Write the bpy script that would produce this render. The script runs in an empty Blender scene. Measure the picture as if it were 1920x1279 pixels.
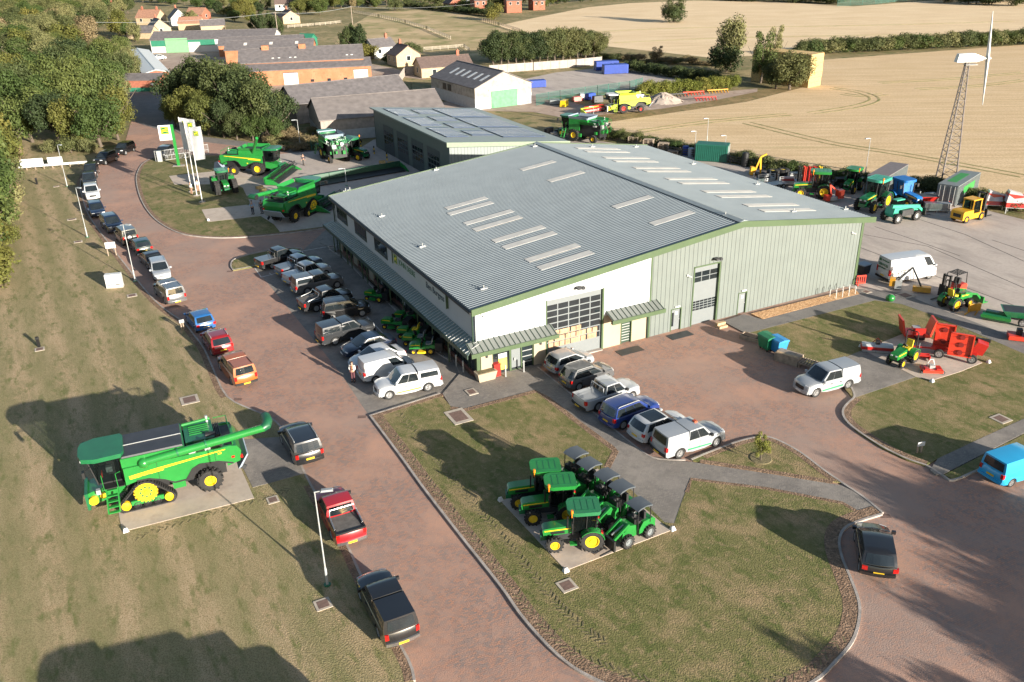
import bpy, bmesh, math, random
from mathutils import Vector, Matrix
random.seed(7)
R = math.radians
PI = math.pi
scn = bpy.context.scene
COL = scn.collection
# ------------------------------------------------------------------ camera model
FPX, PITCH, ROLL, CAMH = 1627.7, .4386876, -.022416, 32.0
FWD = Vector((0, math.cos(PITCH), -math.sin(PITCH)))
UP0 = Vector((0, math.sin(PITCH), math.cos(PITCH)))
CR = Vector((1, 0, 0)) * math.cos(ROLL) + UP0 * math.sin(ROLL)
CU = -Vector((1, 0, 0)) * math.sin(ROLL) + UP0 * math.cos(ROLL)
CAMP = Vector((0, 0, CAMH))
def G(px, py, z=0.0):
    """place on the level z where the survey photograph shows pixel (px, py)"""
    d = CR * ((px - 960) / FPX) - CU * ((py - 639.5) / FPX) + FWD
    return CAMP + d * ((z - CAMH) / d.z)
cam = bpy.data.cameras.new('camera')
co = bpy.data.objects.new('camera', cam); COL.objects.link(co)
cam.sensor_width = 36; cam.lens = FPX / 1920 * 36
cam.clip_start = 1; cam.clip_end = 4000
co.matrix_world = Matrix(((CR.x, CU.x, -FWD.x, 0), (CR.y, CU.y, -FWD.y, 0), (CR.z, CU.z, -FWD.z, CAMH), (0, 0, 0, 1)))
scn.camera = co
# ------------------------------------------------------------------ light
SAZ, SEL = R(-46), R(13.2)
w = bpy.data.worlds.new('World'); scn.world = w; w.use_nodes = True
nt = w.node_tree; bg = nt.nodes['Background']
sky = nt.nodes.new('ShaderNodeTexSky'); sky.sky_type = 'NISHITA'; sky.sun_disc = False
sky.sun_elevation = SEL; sky.sun_rotation = PI / 2 - SAZ
nt.links.new(sky.outputs[0], bg.inputs[0]); bg.inputs[1].default_value = .065
sl = bpy.data.lights.new('sun', 'SUN'); so = bpy.data.objects.new('sun', sl); COL.objects.link(so)
sl.energy = 5.0; sl.angle = R(.5); sl.color = (1, .92, .80)
so.rotation_euler = Vector((math.cos(SAZ) * math.cos(SEL), math.sin(SAZ) * math.cos(SEL), math.sin(SEL))).to_track_quat('Z', 'Y').to_euler()
scn.view_settings.view_transform = 'Standard'; scn.view_settings.look = 'None'
scn.view_settings.exposure = 1.46; scn.view_settings.gamma = 1
# ------------------------------------------------------------------ materials
MATS = {}
def mat(name, col, rough=.6, metal=0., var=.12, scale=2.0, bump=0., bscale=20., spec=.5, coat=0., detail=4., sat=0.):
    if name in MATS: return MATS[name]
    col = tuple(c * .8 for c in col)
    m = bpy.data.materials.new(name); m.use_nodes = True
    n = m.node_tree.nodes; l = m.node_tree.links; b = n['Principled BSDF']
    b.inputs['Roughness'].default_value = rough; b.inputs['Metallic'].default_value = metal
    b.inputs['Specular IOR Level'].default_value = spec; b.inputs['Coat Weight'].default_value = coat
    b.inputs['Coat Roughness'].default_value = .04
    tc = n.new('ShaderNodeTexCoord')
    if var:
        no = n.new('ShaderNodeTexNoise'); no.inputs['Scale'].default_value = scale; no.inputs['Detail'].default_value = detail
        l.new(tc.outputs['Object'], no.inputs['Vector'])
        r = n.new('ShaderNodeValToRGB'); e = r.color_ramp.elements
        e[0].position = .3; e[1].position = .7
        e[0].color = tuple(c * (1 - var) for c in col) + (1,); e[1].color = tuple(min(1, c * (1 + var)) for c in col) + (1,)
        l.new(no.outputs['Fac'], r.inputs[0]); l.new(r.outputs[0], b.inputs['Base Color'])
    else:
        b.inputs['Base Color'].default_value = tuple(col) + (1,)
    if bump:
        nb = n.new('ShaderNodeTexNoise'); nb.inputs['Scale'].default_value = bscale; nb.inputs['Detail'].default_value = 5
        l.new(tc.outputs['Object'], nb.inputs['Vector'])
        bp = n.new('ShaderNodeBump'); bp.inputs['Strength'].default_value = bump; bp.inputs['Distance'].default_value = .1
        l.new(nb.outputs['Fac'], bp.inputs['Height']); l.new(bp.outputs[0], b.inputs['Normal'])
    MATS[name] = m
    return m
def ground_mat(name, cols, scales, rough=.9, bump=.3, bscale=12, stripe=None, brick=None, bdist=.12, fine=None):
    """cols: list of colours blended one after another by noises of the given scales (scale, lo, hi)"""
    if name in MATS: return MATS[name]
    m = bpy.data.materials.new(name); m.use_nodes = True
    n = m.node_tree.nodes; l = m.node_tree.links; b = n['Principled BSDF']
    b.inputs['Roughness'].default_value = rough; b.inputs['Specular IOR Level'].default_value = .25
    tc = n.new('ShaderNodeTexCoord'); cur = None
    def mapping(rot, sc):
        mp = n.new('ShaderNodeMapping'); mp.inputs['Rotation'].default_value = (0, 0, rot)
        l.new(tc.outputs['Object'], mp.inputs['Vector'])
        if tuple(sc) == (1, 1, 1): return mp.outputs[0]
        m2 = n.new('ShaderNodeMapping'); m2.inputs['Scale'].default_value = sc; l.new(mp.outputs[0], m2.inputs['Vector']); return m2.outputs[0]
    def mix(a, c, fac):
        mx = n.new('ShaderNodeMix'); mx.data_type = 'RGBA'
        if isinstance(a, tuple): mx.inputs[6].default_value = a + (1,)
        else: l.new(a, mx.inputs[6])
        if isinstance(c, tuple): mx.inputs[7].default_value = c + (1,)
        else: l.new(c, mx.inputs[7])
        if isinstance(fac, float): mx.inputs[0].default_value = fac
        else: l.new(fac, mx.inputs[0])
        return mx.outputs[2]
    def noise(vec, sc, lo, hi, det=6, rgh=.6):
        no = n.new('ShaderNodeTexNoise'); no.inputs['Scale'].default_value = sc; no.inputs['Detail'].default_value = det; no.inputs['Roughness'].default_value = rgh
        l.new(vec, no.inputs['Vector'])
        mr = n.new('ShaderNodeMapRange'); mr.inputs[1].default_value = lo; mr.inputs[2].default_value = hi
        l.new(no.outputs['Fac'], mr.inputs[0]); return mr.outputs[0]
    cur = cols[0]
    if brick:
        bw, bh, rot, c1, c2, mortar = brick
        br = n.new('ShaderNodeTexBrick'); br.inputs['Scale'].default_value = 1; br.inputs['Brick Width'].default_value = bw; br.inputs['Row Height'].default_value = bh
        br.inputs['Mortar Size'].default_value = .006; br.inputs['Color1'].default_value = c1 + (1,); br.inputs['Color2'].default_value = c2 + (1,); br.inputs['Mortar'].default_value = mortar + (1,)
        l.new(mapping(rot, (1, 1, 1)), br.inputs['Vector']); cur = br.outputs['Color']
        # clusters of darker and redder blocks
        vo = n.new('ShaderNodeTexVoronoi'); vo.inputs['Scale'].default_value = 2.6; l.new(mapping(rot, (1, .6, 1)), vo.inputs['Vector'])
        sp = n.new('ShaderNodeSeparateColor'); l.new(vo.outputs['Color'], sp.inputs[0])
        mr = n.new('ShaderNodeMapRange'); mr.inputs[1].default_value = .35; mr.inputs[2].default_value = 1.0; mr.inputs[4].default_value = .55
        l.new(sp.outputs[0], mr.inputs[0]); cur = mix(cur, cols[0], mr.outputs[0])
    for c, s in zip(cols[1:], scales):
        rot = s[3] if len(s) > 3 else 0; st = s[4] if len(s) > 4 else (1, 1, 1)
        cur = mix(cur, c, noise(mapping(rot, st), s[0], s[1], s[2]))
    if stripe:
        rot, period, amt, c = stripe
        wv = n.new('ShaderNodeTexWave'); wv.wave_type = 'BANDS'; wv.bands_direction = 'X'; wv.inputs['Scale'].default_value = 1 / period * .314; wv.inputs['Distortion'].default_value = 1.6
        wv.inputs['Detail'].default_value = 3; wv.inputs['Detail Scale'].default_value = 2.5
        l.new(mapping(rot, (1, 1, 1)), wv.inputs['Vector'])
        mm = n.new('ShaderNodeMath'); mm.operation = 'MULTIPLY'; mm.inputs[1].default_value = amt; l.new(wv.outputs['Fac'], mm.inputs[0])
        cur = mix(cur, c, mm.outputs[0])
    if fine:
        sc, c, amt = fine
        f = noise(mapping(0, (1, 1, 1)), sc, .42, .72, 3)
        mm = n.new('ShaderNodeMath'); mm.operation = 'MULTIPLY'; mm.inputs[1].default_value = amt; l.new(f, mm.inputs[0])
        cur = mix(cur, c, mm.outputs[0])
    l.new(cur, b.inputs['Base Color'])
    if bump:
        nb = n.new('ShaderNodeTexNoise'); nb.inputs['Scale'].default_value = bscale; nb.inputs['Detail'].default_value = 6
        l.new(tc.outputs['Object'], nb.inputs['Vector'])
        bp = n.new('ShaderNodeBump'); bp.inputs['Strength'].default_value = bump; bp.inputs['Distance'].default_value = bdist
        l.new(nb.outputs['Fac'], bp.inputs['Height']); l.new(bp.outputs[0], b.inputs['Normal'])
    MATS[name] = m
    return m
# ------------------------------------------------------------------ mesh builder
class MB:
    def __init__(s): s.bm = bmesh.new()
    def v(s, p): return s.bm.verts.new(p)
    def face(s, pts):
        try: return s.bm.faces.new([s.bm.verts.new(p) for p in pts])
        except ValueError: return None
    def hexa(s, b, t):
        """b, t: four bottom and four top corners in the same order (counter-clockwise from above)"""
        B = [s.v(p) for p in b]; T = [s.v(p) for p in t]; f = s.bm.faces.new
        f(B[::-1]); f(T)
        for i in range(4):
            j = (i + 1) % 4; f((B[i], B[j], T[j], T[i]))
        return s
    def box(s, x0, x1, y0, y1, z0, z1, tx=0, ty=0):
        return s.hexa([(x0, y0, z0), (x1, y0, z0), (x1, y1, z0), (x0, y1, z0)],
                      [(x0 + tx, y0 + ty, z1), (x1 - tx, y0 + ty, z1), (x1 - tx, y1 - ty, z1), (x0 + tx, y1 - ty, z1)])
    def bar(s, p, q, wx, wz=None):
        """square bar from p to q"""
        wz = wz or wx; p = Vector(p); q = Vector(q); d = (q - p).normalized()
        a = d.cross(Vector((0, 0, 1)))
        a = Vector((1, 0, 0)) if a.length < 1e-3 else a.normalized()
        c = a.cross(d) 
        a = a * wx / 2; c = c * wz / 2
        return s.hexa([p - a - c, p + a - c, p + a + c, p - a + c], [q - a - c, q + a - c, q + a + c, q - a + c])
    def cyl(s, p, q, r0, r1=None, n=12, cap=True):
        r1 = r0 if r1 is None else r1; p = Vector(p); q = Vector(q); d = (q - p).normalized()
        a = d.orthogonal().normalized(); c = d.cross(a)
        A = []; B = []
        for i in range(n):
            t = 2 * PI * i / n; o = a * math.cos(t) + c * math.sin(t)
            A.append(s.v(p + o * r0)); B.append(s.v(q + o * r1))
        for i in range(n):
            j = (i + 1) % n; s.bm.faces.new((A[i], A[j], B[j], B[i]))
        if cap: s.bm.faces.new(A[::-1]); s.bm.faces.new(B)
        return s
    def tube(s, pts, r, n=8):
        pts = [Vector(p) for p in pts]; prev = None
        rr = r if isinstance(r, (list, tuple)) else [r] * len(pts)
        rings = []
        a = None
        for i, p in enumerate(pts):
            d = (pts[min(i + 1, len(pts) - 1)] - pts[max(i - 1, 0)]).normalized()
            a = d.orthogonal().normalized() if a is None else (a - d * a.dot(d)).normalized()
            c = d.cross(a)
            rings.append([s.v(p + (a * math.cos(2 * PI * k / n) + c * math.sin(2 * PI * k / n)) * rr[i]) for k in range(n)])
        for u, w2 in zip(rings, rings[1:]):
            for k in range(n):
                j = (k + 1) % n; s.bm.faces.new((u[k], u[j], w2[j], w2[k]))
        s.bm.faces.new(rings[0][::-1]); s.bm.faces.new(rings[-1])
        return s
    def prism(s, poly, y0, y1, inset=0., dz=0.):
        """poly of (x, z), closed, extruded from y0 to y1"""
        A = [s.v((x, y0, z)) for x, z in poly]; B = [s.v((x, y1, z)) for x, z in poly]; n = len(poly)
        fs = [s.bm.faces.new(A), s.bm.faces.new(B[::-1])]
        for i in range(n):
            j = (i + 1) % n; s.bm.faces.new((A[j], A[i], B[i], B[j]))
        return s
    def plate(s, poly, z0, z1):
        """poly of (x, y) extruded up"""
        A = [s.v((p[0], p[1], z0)) for p in poly]; B = [s.v((p[0], p[1], z1)) for p in poly]; n = len(poly)
        s.bm.faces.new(A[::-1]); s.bm.faces.new(B)
        for i in range(n):
            j = (i + 1) % n; s.bm.faces.new((A[i], A[j], B[j], B[i]))
        return s
    def lathe(s, prof, c, axis='y', n=24, cap=True):
        """prof: (offset along axis, radius)"""
        rings = []
        for o, r in prof:
            ring = []
            for k in range(n):
                t = 2 * PI * k / n; u, w2 = r * math.cos(t), r * math.sin(t)
                ring.append(s.v((c[0] + u, c[1] + o, c[2] + w2) if axis == 'y' else (c[0] + u, c[1] + w2, c[2] + o) if axis == 'z' else (c[0] + o, c[1] + u, c[2] + w2)))
            rings.append(ring)
        for a, b in zip(rings, rings[1:]):
            for k in range(n):
                j = (k + 1) % n; s.bm.faces.new((a[k], a[j], b[j], b[k]))
        if cap: s.bm.faces.new(rings[0][::-1]); s.bm.faces.new(rings[-1])
        return s
    def ball(s, c, r, sx=1, sy=1, sz=1, seg=12, rings=8):
        m = Matrix.Translation(c) @ Matrix.Diagonal((sx, sy, sz, 1))
        bmesh.ops.create_uvsphere(s.bm, u_segments=seg, v_segments=rings, radius=r, matrix=m); return s
    def bevel(s, w, seg=2, ang=30):
        es = [e for e in s.bm.edges if len(e.link_faces) == 2 and e.calc_face_angle(0) > R(ang)]
        bmesh.ops.bevel(s.bm, geom=es, offset=w, segments=seg, affect='EDGES', profile=.6, clamp_overlap=True); return s
    def xf(s, M):
        bmesh.ops.transform(s.bm, matrix=M, verts=s.bm.verts); return s
    def build(s, name, m, parent=None, smooth=35, label=None, tri=False, norm=True):
        s.bm.normal_update()
        big = [f for f in s.bm.faces if len(f.verts) > 4]
        if big: bmesh.ops.triangulate(s.bm, faces=big, quad_method='BEAUTY', ngon_method='EAR_CLIP')
        if norm: bmesh.ops.recalc_face_normals(s.bm, faces=s.bm.faces)
        me = bpy.data.meshes.new(name); s.bm.to_mesh(me); s.bm.free()
        if smooth:
            for p in me.polygons: p.use_smooth = True
            me.set_sharp_from_angle(angle=R(smooth))
        me.materials.append(m)
        o = bpy.data.objects.new(name, me); COL.objects.link(o)
        if parent: o.parent = parent
        if label: o['label'] = label
        return o
    def split(s, name, m, parent=None, smooth=35):
        """every separate piece becomes an object of its own"""
        seen = set(); out = []
        for v0 in list(s.bm.verts):
            if v0 in seen: continue
            st = [v0]; seen.add(v0); isl = []
            while st:
                v = st.pop(); isl.append(v)
                for e in v.link_edges:
                    o = e.other_vert(v)
                    if o not in seen: seen.add(o); st.append(o)
            mb = MB(); mp = {v: mb.bm.verts.new(v.co) for v in isl}
            for f in {f for v in isl for f in v.link_faces}: mb.bm.faces.new([mp[v] for v in f.verts])
            out.append(mb.build(name, m, parent, smooth))
        s.bm.free(); return out
def tag(o, label=None, cat=None, group=None, kind=None):
    if label: o['label'] = label
    if cat: o['category'] = cat
    if group: o['group'] = group
    if kind: o['kind'] = kind
    return o
def thing(name, label, cat, loc=(0, 0, 0), rz=0., group=None):
    o = bpy.data.objects.new(name, None); COL.objects.link(o); o.empty_display_size = .5
    o.location = loc; o.rotation_euler = (0, 0, rz)
    return tag(o, label, cat, group)
def kids(o): return [c for c in KIDS.get(o.name, [])]
def copy_tree(o, parent=None):
    c = o.copy(); COL.objects.link(c); c.parent = parent
    for ch in [k for k in bpy.data.objects if k.parent == o]: copy_tree(ch, c)
    return c
def put(o, loc, rz, label=None, group=None, sc=None):
    o.location = loc; o.rotation_euler = (0, 0, rz)
    if sc: o.scale = sc if hasattr(sc, '__len__') else (sc,) * 3
    if label: o['label'] = label
    if group: o['group'] = group
    return o
def smoothpts(pts, k=4, closed=False):
    n = len(pts); out = []
    for i in range(n if closed else n - 1):
        p0, p1, p2, p3 = [Vector(pts[(i + j) % n] if closed else pts[max(0, min(n - 1, i + j))]) for j in (-1, 0, 1, 2)]
        for t in range(k):
            t /= k
            out.append(.5 * ((2 * p1) + (p2 - p0) * t + (2 * p0 - 5 * p1 + 4 * p2 - p3) * t * t + (3 * p1 - p0 - 3 * p2 + p3) * t ** 3))
    if not closed: out.append(Vector(pts[-1]))
    return out
def sheet(name, px, z, m, depth=0., world=False):
    pts = [Vector(p) if world else G(p[0], p[1], z) for p in px]
    mb = MB()
    if depth: mb.plate([(p.x, p.y) for p in pts], z - depth, z)
    else: mb.face([(p.x, p.y, z) for p in pts])
    o = mb.build(name, m, smooth=0)
    if not depth and o.data.polygons[0].normal.z < 0: o.data.flip_normals()
    return tag(o, kind='structure')
def ribbon(name, pts, w, z0, z1, m, side=0., kind='structure', bev=True):
    """a strip of width w along ground points; side shifts it left(+) or right(-)"""
    P = [Vector((p[0], p[1], 0)) for p in pts]; mb = MB(); rows = []
    for i, p in enumerate(P):
        d = (P[min(i + 1, len(P) - 1)] - P[max(i - 1, 0)]).normalized(); nrm = Vector((-d.y, d.x, 0))
        a = p + nrm * (side + w / 2); b = p + nrm * (side - w / 2)
        rows.append([mb.v((b.x, b.y, z0)), mb.v((b.x, b.y, z1)), mb.v((a.x, a.y, z1)), mb.v((a.x, a.y, z0))])
    for r0, r1 in zip(rows, rows[1:]):
        for k in range(3): mb.bm.faces.new((r0[k], r0[k + 1], r1[k + 1], r1[k]))
    mb.bm.faces.new(rows[0]); mb.bm.faces.new(rows[-1][::-1])
    o = mb.build(name, m, smooth=0)
    return tag(o, kind=kind) if kind else o
def gpts(px, z=0., k=4, smooth=True):
    w_ = [G(p[0], p[1], z) for p in px]
    return smoothpts(w_, k) if smooth else w_
# ================================================================== GROUND
RD = R(117)     # direction of the site's main axis
m_rough = ground_mat('rough grass', [(.20, .165, .075), (.34, .26, .135), (.13, .14, .05)], [(.06, .42, .6), (.4, .5, .62)], bump=.6, bscale=4, fine=(5, (.10, .085, .035), .5))
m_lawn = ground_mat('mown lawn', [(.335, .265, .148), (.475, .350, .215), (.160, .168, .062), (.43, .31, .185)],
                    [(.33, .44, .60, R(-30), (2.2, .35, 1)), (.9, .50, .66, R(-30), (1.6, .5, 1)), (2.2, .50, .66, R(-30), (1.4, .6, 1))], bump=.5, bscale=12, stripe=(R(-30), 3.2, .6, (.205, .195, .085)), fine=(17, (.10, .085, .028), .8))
m_lawn2 = ground_mat('olive lawn', [(.180, .168, .066), (.345, .248, .138), (.110, .130, .038), (.32, .235, .13)],  # olive brown grass, darker and greener than the left lawn
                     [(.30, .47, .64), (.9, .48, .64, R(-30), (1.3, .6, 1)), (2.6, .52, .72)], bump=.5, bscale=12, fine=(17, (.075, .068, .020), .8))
m_stub = ground_mat('stubble', [(.62, .455, .265), (.70, .53, .33), (.49, .35, .20), (.38, .33, .15)],
                    [(.11, .4, .62, R(4), (.5, 2.5, 1)), (.5, .52, .68, R(4), (.18, 2.6, 1)), (.05, .66, .74, R(4), (.22, 2.2, 1))], bump=.45, bscale=5, stripe=(R(94), 2.6, .28, (.46, .32, .17)), fine=(3.2, (.36, .235, .125), .7))
m_stub2 = ground_mat('far stubble', [(.68, .515, .32), (.74, .575, .37), (.56, .41, .245)],
                     [(.07, .4, .62), (.3, .5, .66, R(-4), (.1, 1.9, 1))], bump=.3, bscale=4, fine=(2.0, (.46, .32, .18), .55))
m_padk = ground_mat('paddock', [(.36, .28, .14), (.52, .38, .22), (.24, .225, .085)], [(.04, .44, .58), (.12, .5, .62)], bump=.4, bscale=3, fine=(3, (.2, .165, .075), .4))
m_brick = ground_mat('red block paving', [(.400, .250, .190), (.445, .260, .185), (.330, .238, .195)], [(.16, .48, .66), (.07, .5, .66)], rough=.85, bump=.2, bscale=14,
                     brick=(.22, .11, R(-27), (.420, .222, .150), (.245, .188, .165), (.17, .125, .105)), fine=(2.1, (.30, .225, .195), .3))
m_grey = ground_mat('grey block paving', [(.225, .200, .175), (.27, .24, .21), (.18, .160, .142)], [(.3, .45, .62), (.9, .5, .7)], rough=.85, bump=.2, bscale=14,
                    brick=(.2, .1, R(-27), (.265, .235, .205), (.18, .164, .15), (.11, .10, .09)), fine=(5, (.15, .138, .126), .3))
m_asph = ground_mat('asphalt', [(.195, .180, .168), (.23, .21, .195), (.155, .145, .14)], [(.25, .45, .62), (1.2, .5, .7)], rough=.9, bump=.3, bscale=40, fine=(14, (.135, .128, .12), .4))
m_conc = ground_mat('concrete', [(.42, .36, .315), (.48, .415, .36), (.33, .285, .25)], [(.12, .42, .62), (.5, .5, .68, R(-27), (1, .3, 1))], rough=.85, bump=.12, bscale=20, fine=(3, (.32, .27, .24), .45))
m_pad = ground_mat('pale concrete pad', [(.44, .365, .30), (.49, .41, .34), (.36, .295, .245)], [(.35, .42, .62), (.8, .52, .7)], rough=.85, bump=.1, bscale=20, fine=(4, (.34, .285, .24), .35))
m_track = ground_mat('green wheel track', [(.30, .26, .11), (.42, .32, .17), (.2, .2, .07)], [(.15, .45, .6), (.5, .45, .6)], bump=.4)
m_kerb = mat('kerb concrete', (.42, .37, .33), .85, var=.25, scale=1.5, bump=.2)
m_gravel = ground_mat('bark and soil edging', [(.225, .145, .095), (.34, .225, .15), (.15, .10, .068)], [(2.5, .45, .6), (7, .5, .62)], bump=1., bscale=9, fine=(11, (.09, .065, .045), .7))
m_stone = ground_mat('golden gravel', [(.52, .30, .15), (.70, .45, .25), (.34, .18, .09)], [(4, .45, .6), (7, .5, .62)], bump=1., bscale=12)
m_soil = mat('tyre clods', (.200, .165, .085), .95, var=.35, scale=6, bump=.5)
m_line = mat('white road paint', (.62, .60, .57), .7, var=.2, scale=4)
m_dark = mat('dark joint', (.09, .08, .075), .9, var=.2)

def big(name, x0, x1, y0, y1, z, m):
    return tag(MB().box(x0, x1, y0, y1, z - .3, z).build(name, m, smooth=0), kind='structure')
big('ground', -900, 900, -200, 1500, -.06, m_rough)
sheet('field', [(1062, 249), (1140, 226), (1230, 213), (1400, 189), (1500, 162), (1545, 112), (1920, 84), (2500, 40), (2600, 520), (1920, 397), (1740, 352), (1640, 338), (1480, 322), (1290, 286)], -.03, m_stub)
sheet('field', [(1960, 74), (1700, 90), (1540, 100), (1330, 108), (1130, 86), (1010, 76), (935, 48), (1000, 34), (1100, 14), (1180, 6), (1300, 1), (1450, 3), (1600, 12), (1760, 0), (1940, -8), (2300, -20), (2400, 40)], -.03, m_stub2)
sheet('paddock', [(628, 82), (640, 60), (700, 24), (820, 16), (940, 42), (1005, 78), (915, 100), (880, 108), (780, 104), (700, 96)], -.034, m_padk)
sheet('grass_margin', [(1050, 250), (1075, 222), (1205, 206), (1380, 176), (1490, 158), (1505, 164), (1400, 191), (1230, 216), (1140, 229), (1062, 252)], -.026, ground_mat('dry verge', [(.24, .165, .075), (.33, .23, .11), (.14, .125, .045)], [(.2, .45, .6), (.8, .48, .62)], bump=.8, bscale=4, fine=(4, (.10, .085, .035), .5)))
sheet('farm_track', [(1062, 222), (1000, 210), (905, 208), (800, 205), (800, 195), (1000, 170), (1100, 200), (1220, 188), (1300, 176), (1420, 166), (1420, 172), (1350, 186), (1240, 204)], -.022, ground_mat('pinkish hardcore', [(.36, .27, .215), (.42, .325, .265), (.28, .21, .165)], [(.2, .45, .6), (.7, .5, .65)], bump=.4, bscale=5))
sheet('concrete_apron', [(985, 176), (975, 150), (1042, 136), (1120, 128), (1205, 134), (1285, 152), (1200, 166), (1150, 172), (1010, 182)], -.018, m_conc)
sheet('farm_track', [(455, 170), (520, 182), (560, 190), (700, 152), (760, 145), (800, 150), (740, 128), (640, 110), (400, 70), (300, 95), (235, 110), (240, 160)], -.02, ground_mat('yard hardcore', [(.36, .28, .22), (.43, .34, .27), (.27, .21, .17)], [(.15, .45, .6), (.6, .5, .65)], bump=.4, bscale=5))
# far lane and village drive, red paving over the whole site
sheet('paving', [(775, 1279), (764, 1240), (700, 1300), (600, 1500), (1000, 1700), (2300, 1500), (2300, 700), (1900, 640), (1610, 545), (1300, 440), (800, 330), (560, 280), (430, 268), (352, 262), (312, 235), (300, 200), (293, 170), (238, 168), (243, 200), (246, 226), (236, 262), (196, 292), (174, 312), (158, 335), (152, 355), (158, 385), (170, 412), (205, 460), (240, 505), (278, 553), (310, 583), (343, 606), (362, 629), (382, 656), (399, 694), (425, 746), (475, 772), (540, 812), (569, 887), (610, 962), (650, 1026), (674, 1079), (712, 1150)], 0, m_brick)
sheet('lane', [(232, 172), (238, 168), (300, 168), (308, 215), (322, 240), (300, 244), (262, 232), (246, 226), (240, 200)], .004, m_asph)
sheet('lane', [(322, 240), (350, 262), (430, 272), (520, 284), (640, 300), (640, 292), (520, 272), (430, 262), (380, 256), (345, 240), (308, 215)], .004, m_asph)
# yards
sheet('concrete_yard', [(1602, 541), (1700, 569), (1800, 605), (1920, 652), (2200, 760), (2600, 700), (1920, 412), (1740, 366), (1600, 340), (1400, 312), (1230, 282), (1040, 250), (900, 240), (700, 262), (640, 300), (640, 480), (1300, 480)], .006, m_conc)
sheet('concrete_yard', [(400, 323), (430, 338), (455, 352), (470, 382), (487, 404), (500, 412), (514, 421), (525, 435), (606, 425), (640, 420), (700, 400), (860, 320), (840, 282), (720, 272), (560, 286), (510, 290), (440, 296), (402, 304)], .104, m_conc, depth=.1)
# left lawn, raised behind its kerb
LK = [(775, 1279), (764, 1240), (712, 1150), (674, 1079), (650, 1026), (610, 962), (569, 887), (540, 822), (508, 786), (475, 772), (425, 746), (399, 694), (382, 656), (362, 629), (343, 606), (310, 583), (278, 553), (240, 505), (205, 460), (170, 412), (158, 385), (150, 352), (155, 332), (174, 311), (190, 294)]
lk = gpts(LK, 0, 3)
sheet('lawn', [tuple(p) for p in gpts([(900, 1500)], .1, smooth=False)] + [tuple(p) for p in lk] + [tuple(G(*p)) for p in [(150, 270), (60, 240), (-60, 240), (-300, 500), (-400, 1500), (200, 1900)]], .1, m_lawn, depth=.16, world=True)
ribbon('kerb', lk, .14, -.02, .115, m_kerb, side=-.05)
ribbon('edging', [p for p in lk[:18]], .42, .05, .106, m_gravel, side=.22)
ribbon('edging', [p for p in lk[30:]], .42, .05, .106, m_gravel, side=.22)
# display lawn inside the upper bend
DK = [(288, 296), (268, 308), (258, 326), (257, 345), (266, 376), (284, 404), (310, 425), (345, 440), (395, 446), (445, 446), (500, 442), (560, 436), (616, 428)]
dk = gpts(DK, 0, 4)
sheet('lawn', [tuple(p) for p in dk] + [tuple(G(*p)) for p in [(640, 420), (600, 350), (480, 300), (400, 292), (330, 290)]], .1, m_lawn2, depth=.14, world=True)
ribbon('kerb', dk, .14, -.02, .115, m_kerb, side=-.05)
ribbon('edging', dk, .4, .05, .106, m_gravel, side=.25)
for q in ([(317, 330), (403, 321), (470, 332), (456, 345), (327, 346)], [(378, 393), (462, 384), (500, 392), (489, 405), (390, 416)]):
    sheet('display_pad', q, .112, m_pad, depth=.05)
# little grass nib by the first parking bay
NK = [(437, 507), (433, 499), (438, 488), (460, 480), (505, 470), (556, 466), (566, 470), (548, 480), (480, 499), (437, 507)]
sheet('lawn', NK, .1, m_lawn2, depth=.14)
ribbon('kerb', gpts(NK, 0, 3), .13, -.02, .115, m_kerb)
# grey parking court in front of the long side
sheet('parking_court', [(477, 501), (566, 471), (612, 430), (660, 440), (900, 700), (875, 722), (825, 739), (690, 777), (640, 702), (575, 620)], .004, m_grey)
sheet('pavement', [(612, 431), (600, 455), (640, 476), (672, 505), (772, 610), (790, 640), (850, 676), (862, 700), (830, 738), (846, 764), (872, 768), (1004, 733), (1022, 742), (1012, 690), (1024, 660), (893, 712), (628, 468)], .08, m_grey, depth=.1)
ribbon('kerb', gpts([(617, 468), (640, 482), (660, 500), (772, 613), (788, 642), (846, 678)], 0, 2), .13, 0, .095, m_kerb)
ribbon('edging', gpts([(634, 470), (700, 530), (790, 610), (885, 706)], 0, 1), .9, .05, .09, m_gravel, side=.35)
# main front lawn
FK = [(825, 739), (695, 780)]
FL = [(695, 780), (755, 860), (800, 922), (870, 1012), (940, 1100), (975, 1150), (1010, 1192), (1050, 1232), (1092, 1262), (1160, 1292), (1260, 1316), (1360, 1322), (1450, 1310), (1525, 1278), (1562, 1244), (1595, 1205), (1608, 1166), (1608, 1130), (1592, 1085), (1576, 1045), (1572, 1012), (1590, 986), (1652, 965)]
fl = gpts(FL, 0, 4)
TOPL = [(1624, 970), (1580, 944), (1440, 917), (1295, 899), (1285, 925), (1275, 952), (1264, 984), (1246, 982), (1142, 880), (1158, 849), (1150, 840), (1079, 787), (1030, 748), (1004, 734), (872, 769), (846, 765), (826, 742)]
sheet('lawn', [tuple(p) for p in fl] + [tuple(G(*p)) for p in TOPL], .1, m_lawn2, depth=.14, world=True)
ribbon('kerb', fl, .15, -.02, .118, m_kerb, side=-.05)
ribbon('kerb', gpts(FK, 0, smooth=False), .15, -.02, .118, m_kerb, side=.05)
ribbon('edging', fl, .75, .05, .107, m_gravel, side=.4)
ribbon('edging', gpts(FK, 0, smooth=False), .5, .05, .106, m_gravel, side=.3)
ribbon('edging', gpts(TOPL[:5], 0, smooth=False), .28, .05, .106, m_gravel, side=.1)
ribbon('edging', gpts(TOPL[8:16], 0, smooth=False), .45, .05, .106, m_gravel, side=.15)
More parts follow.
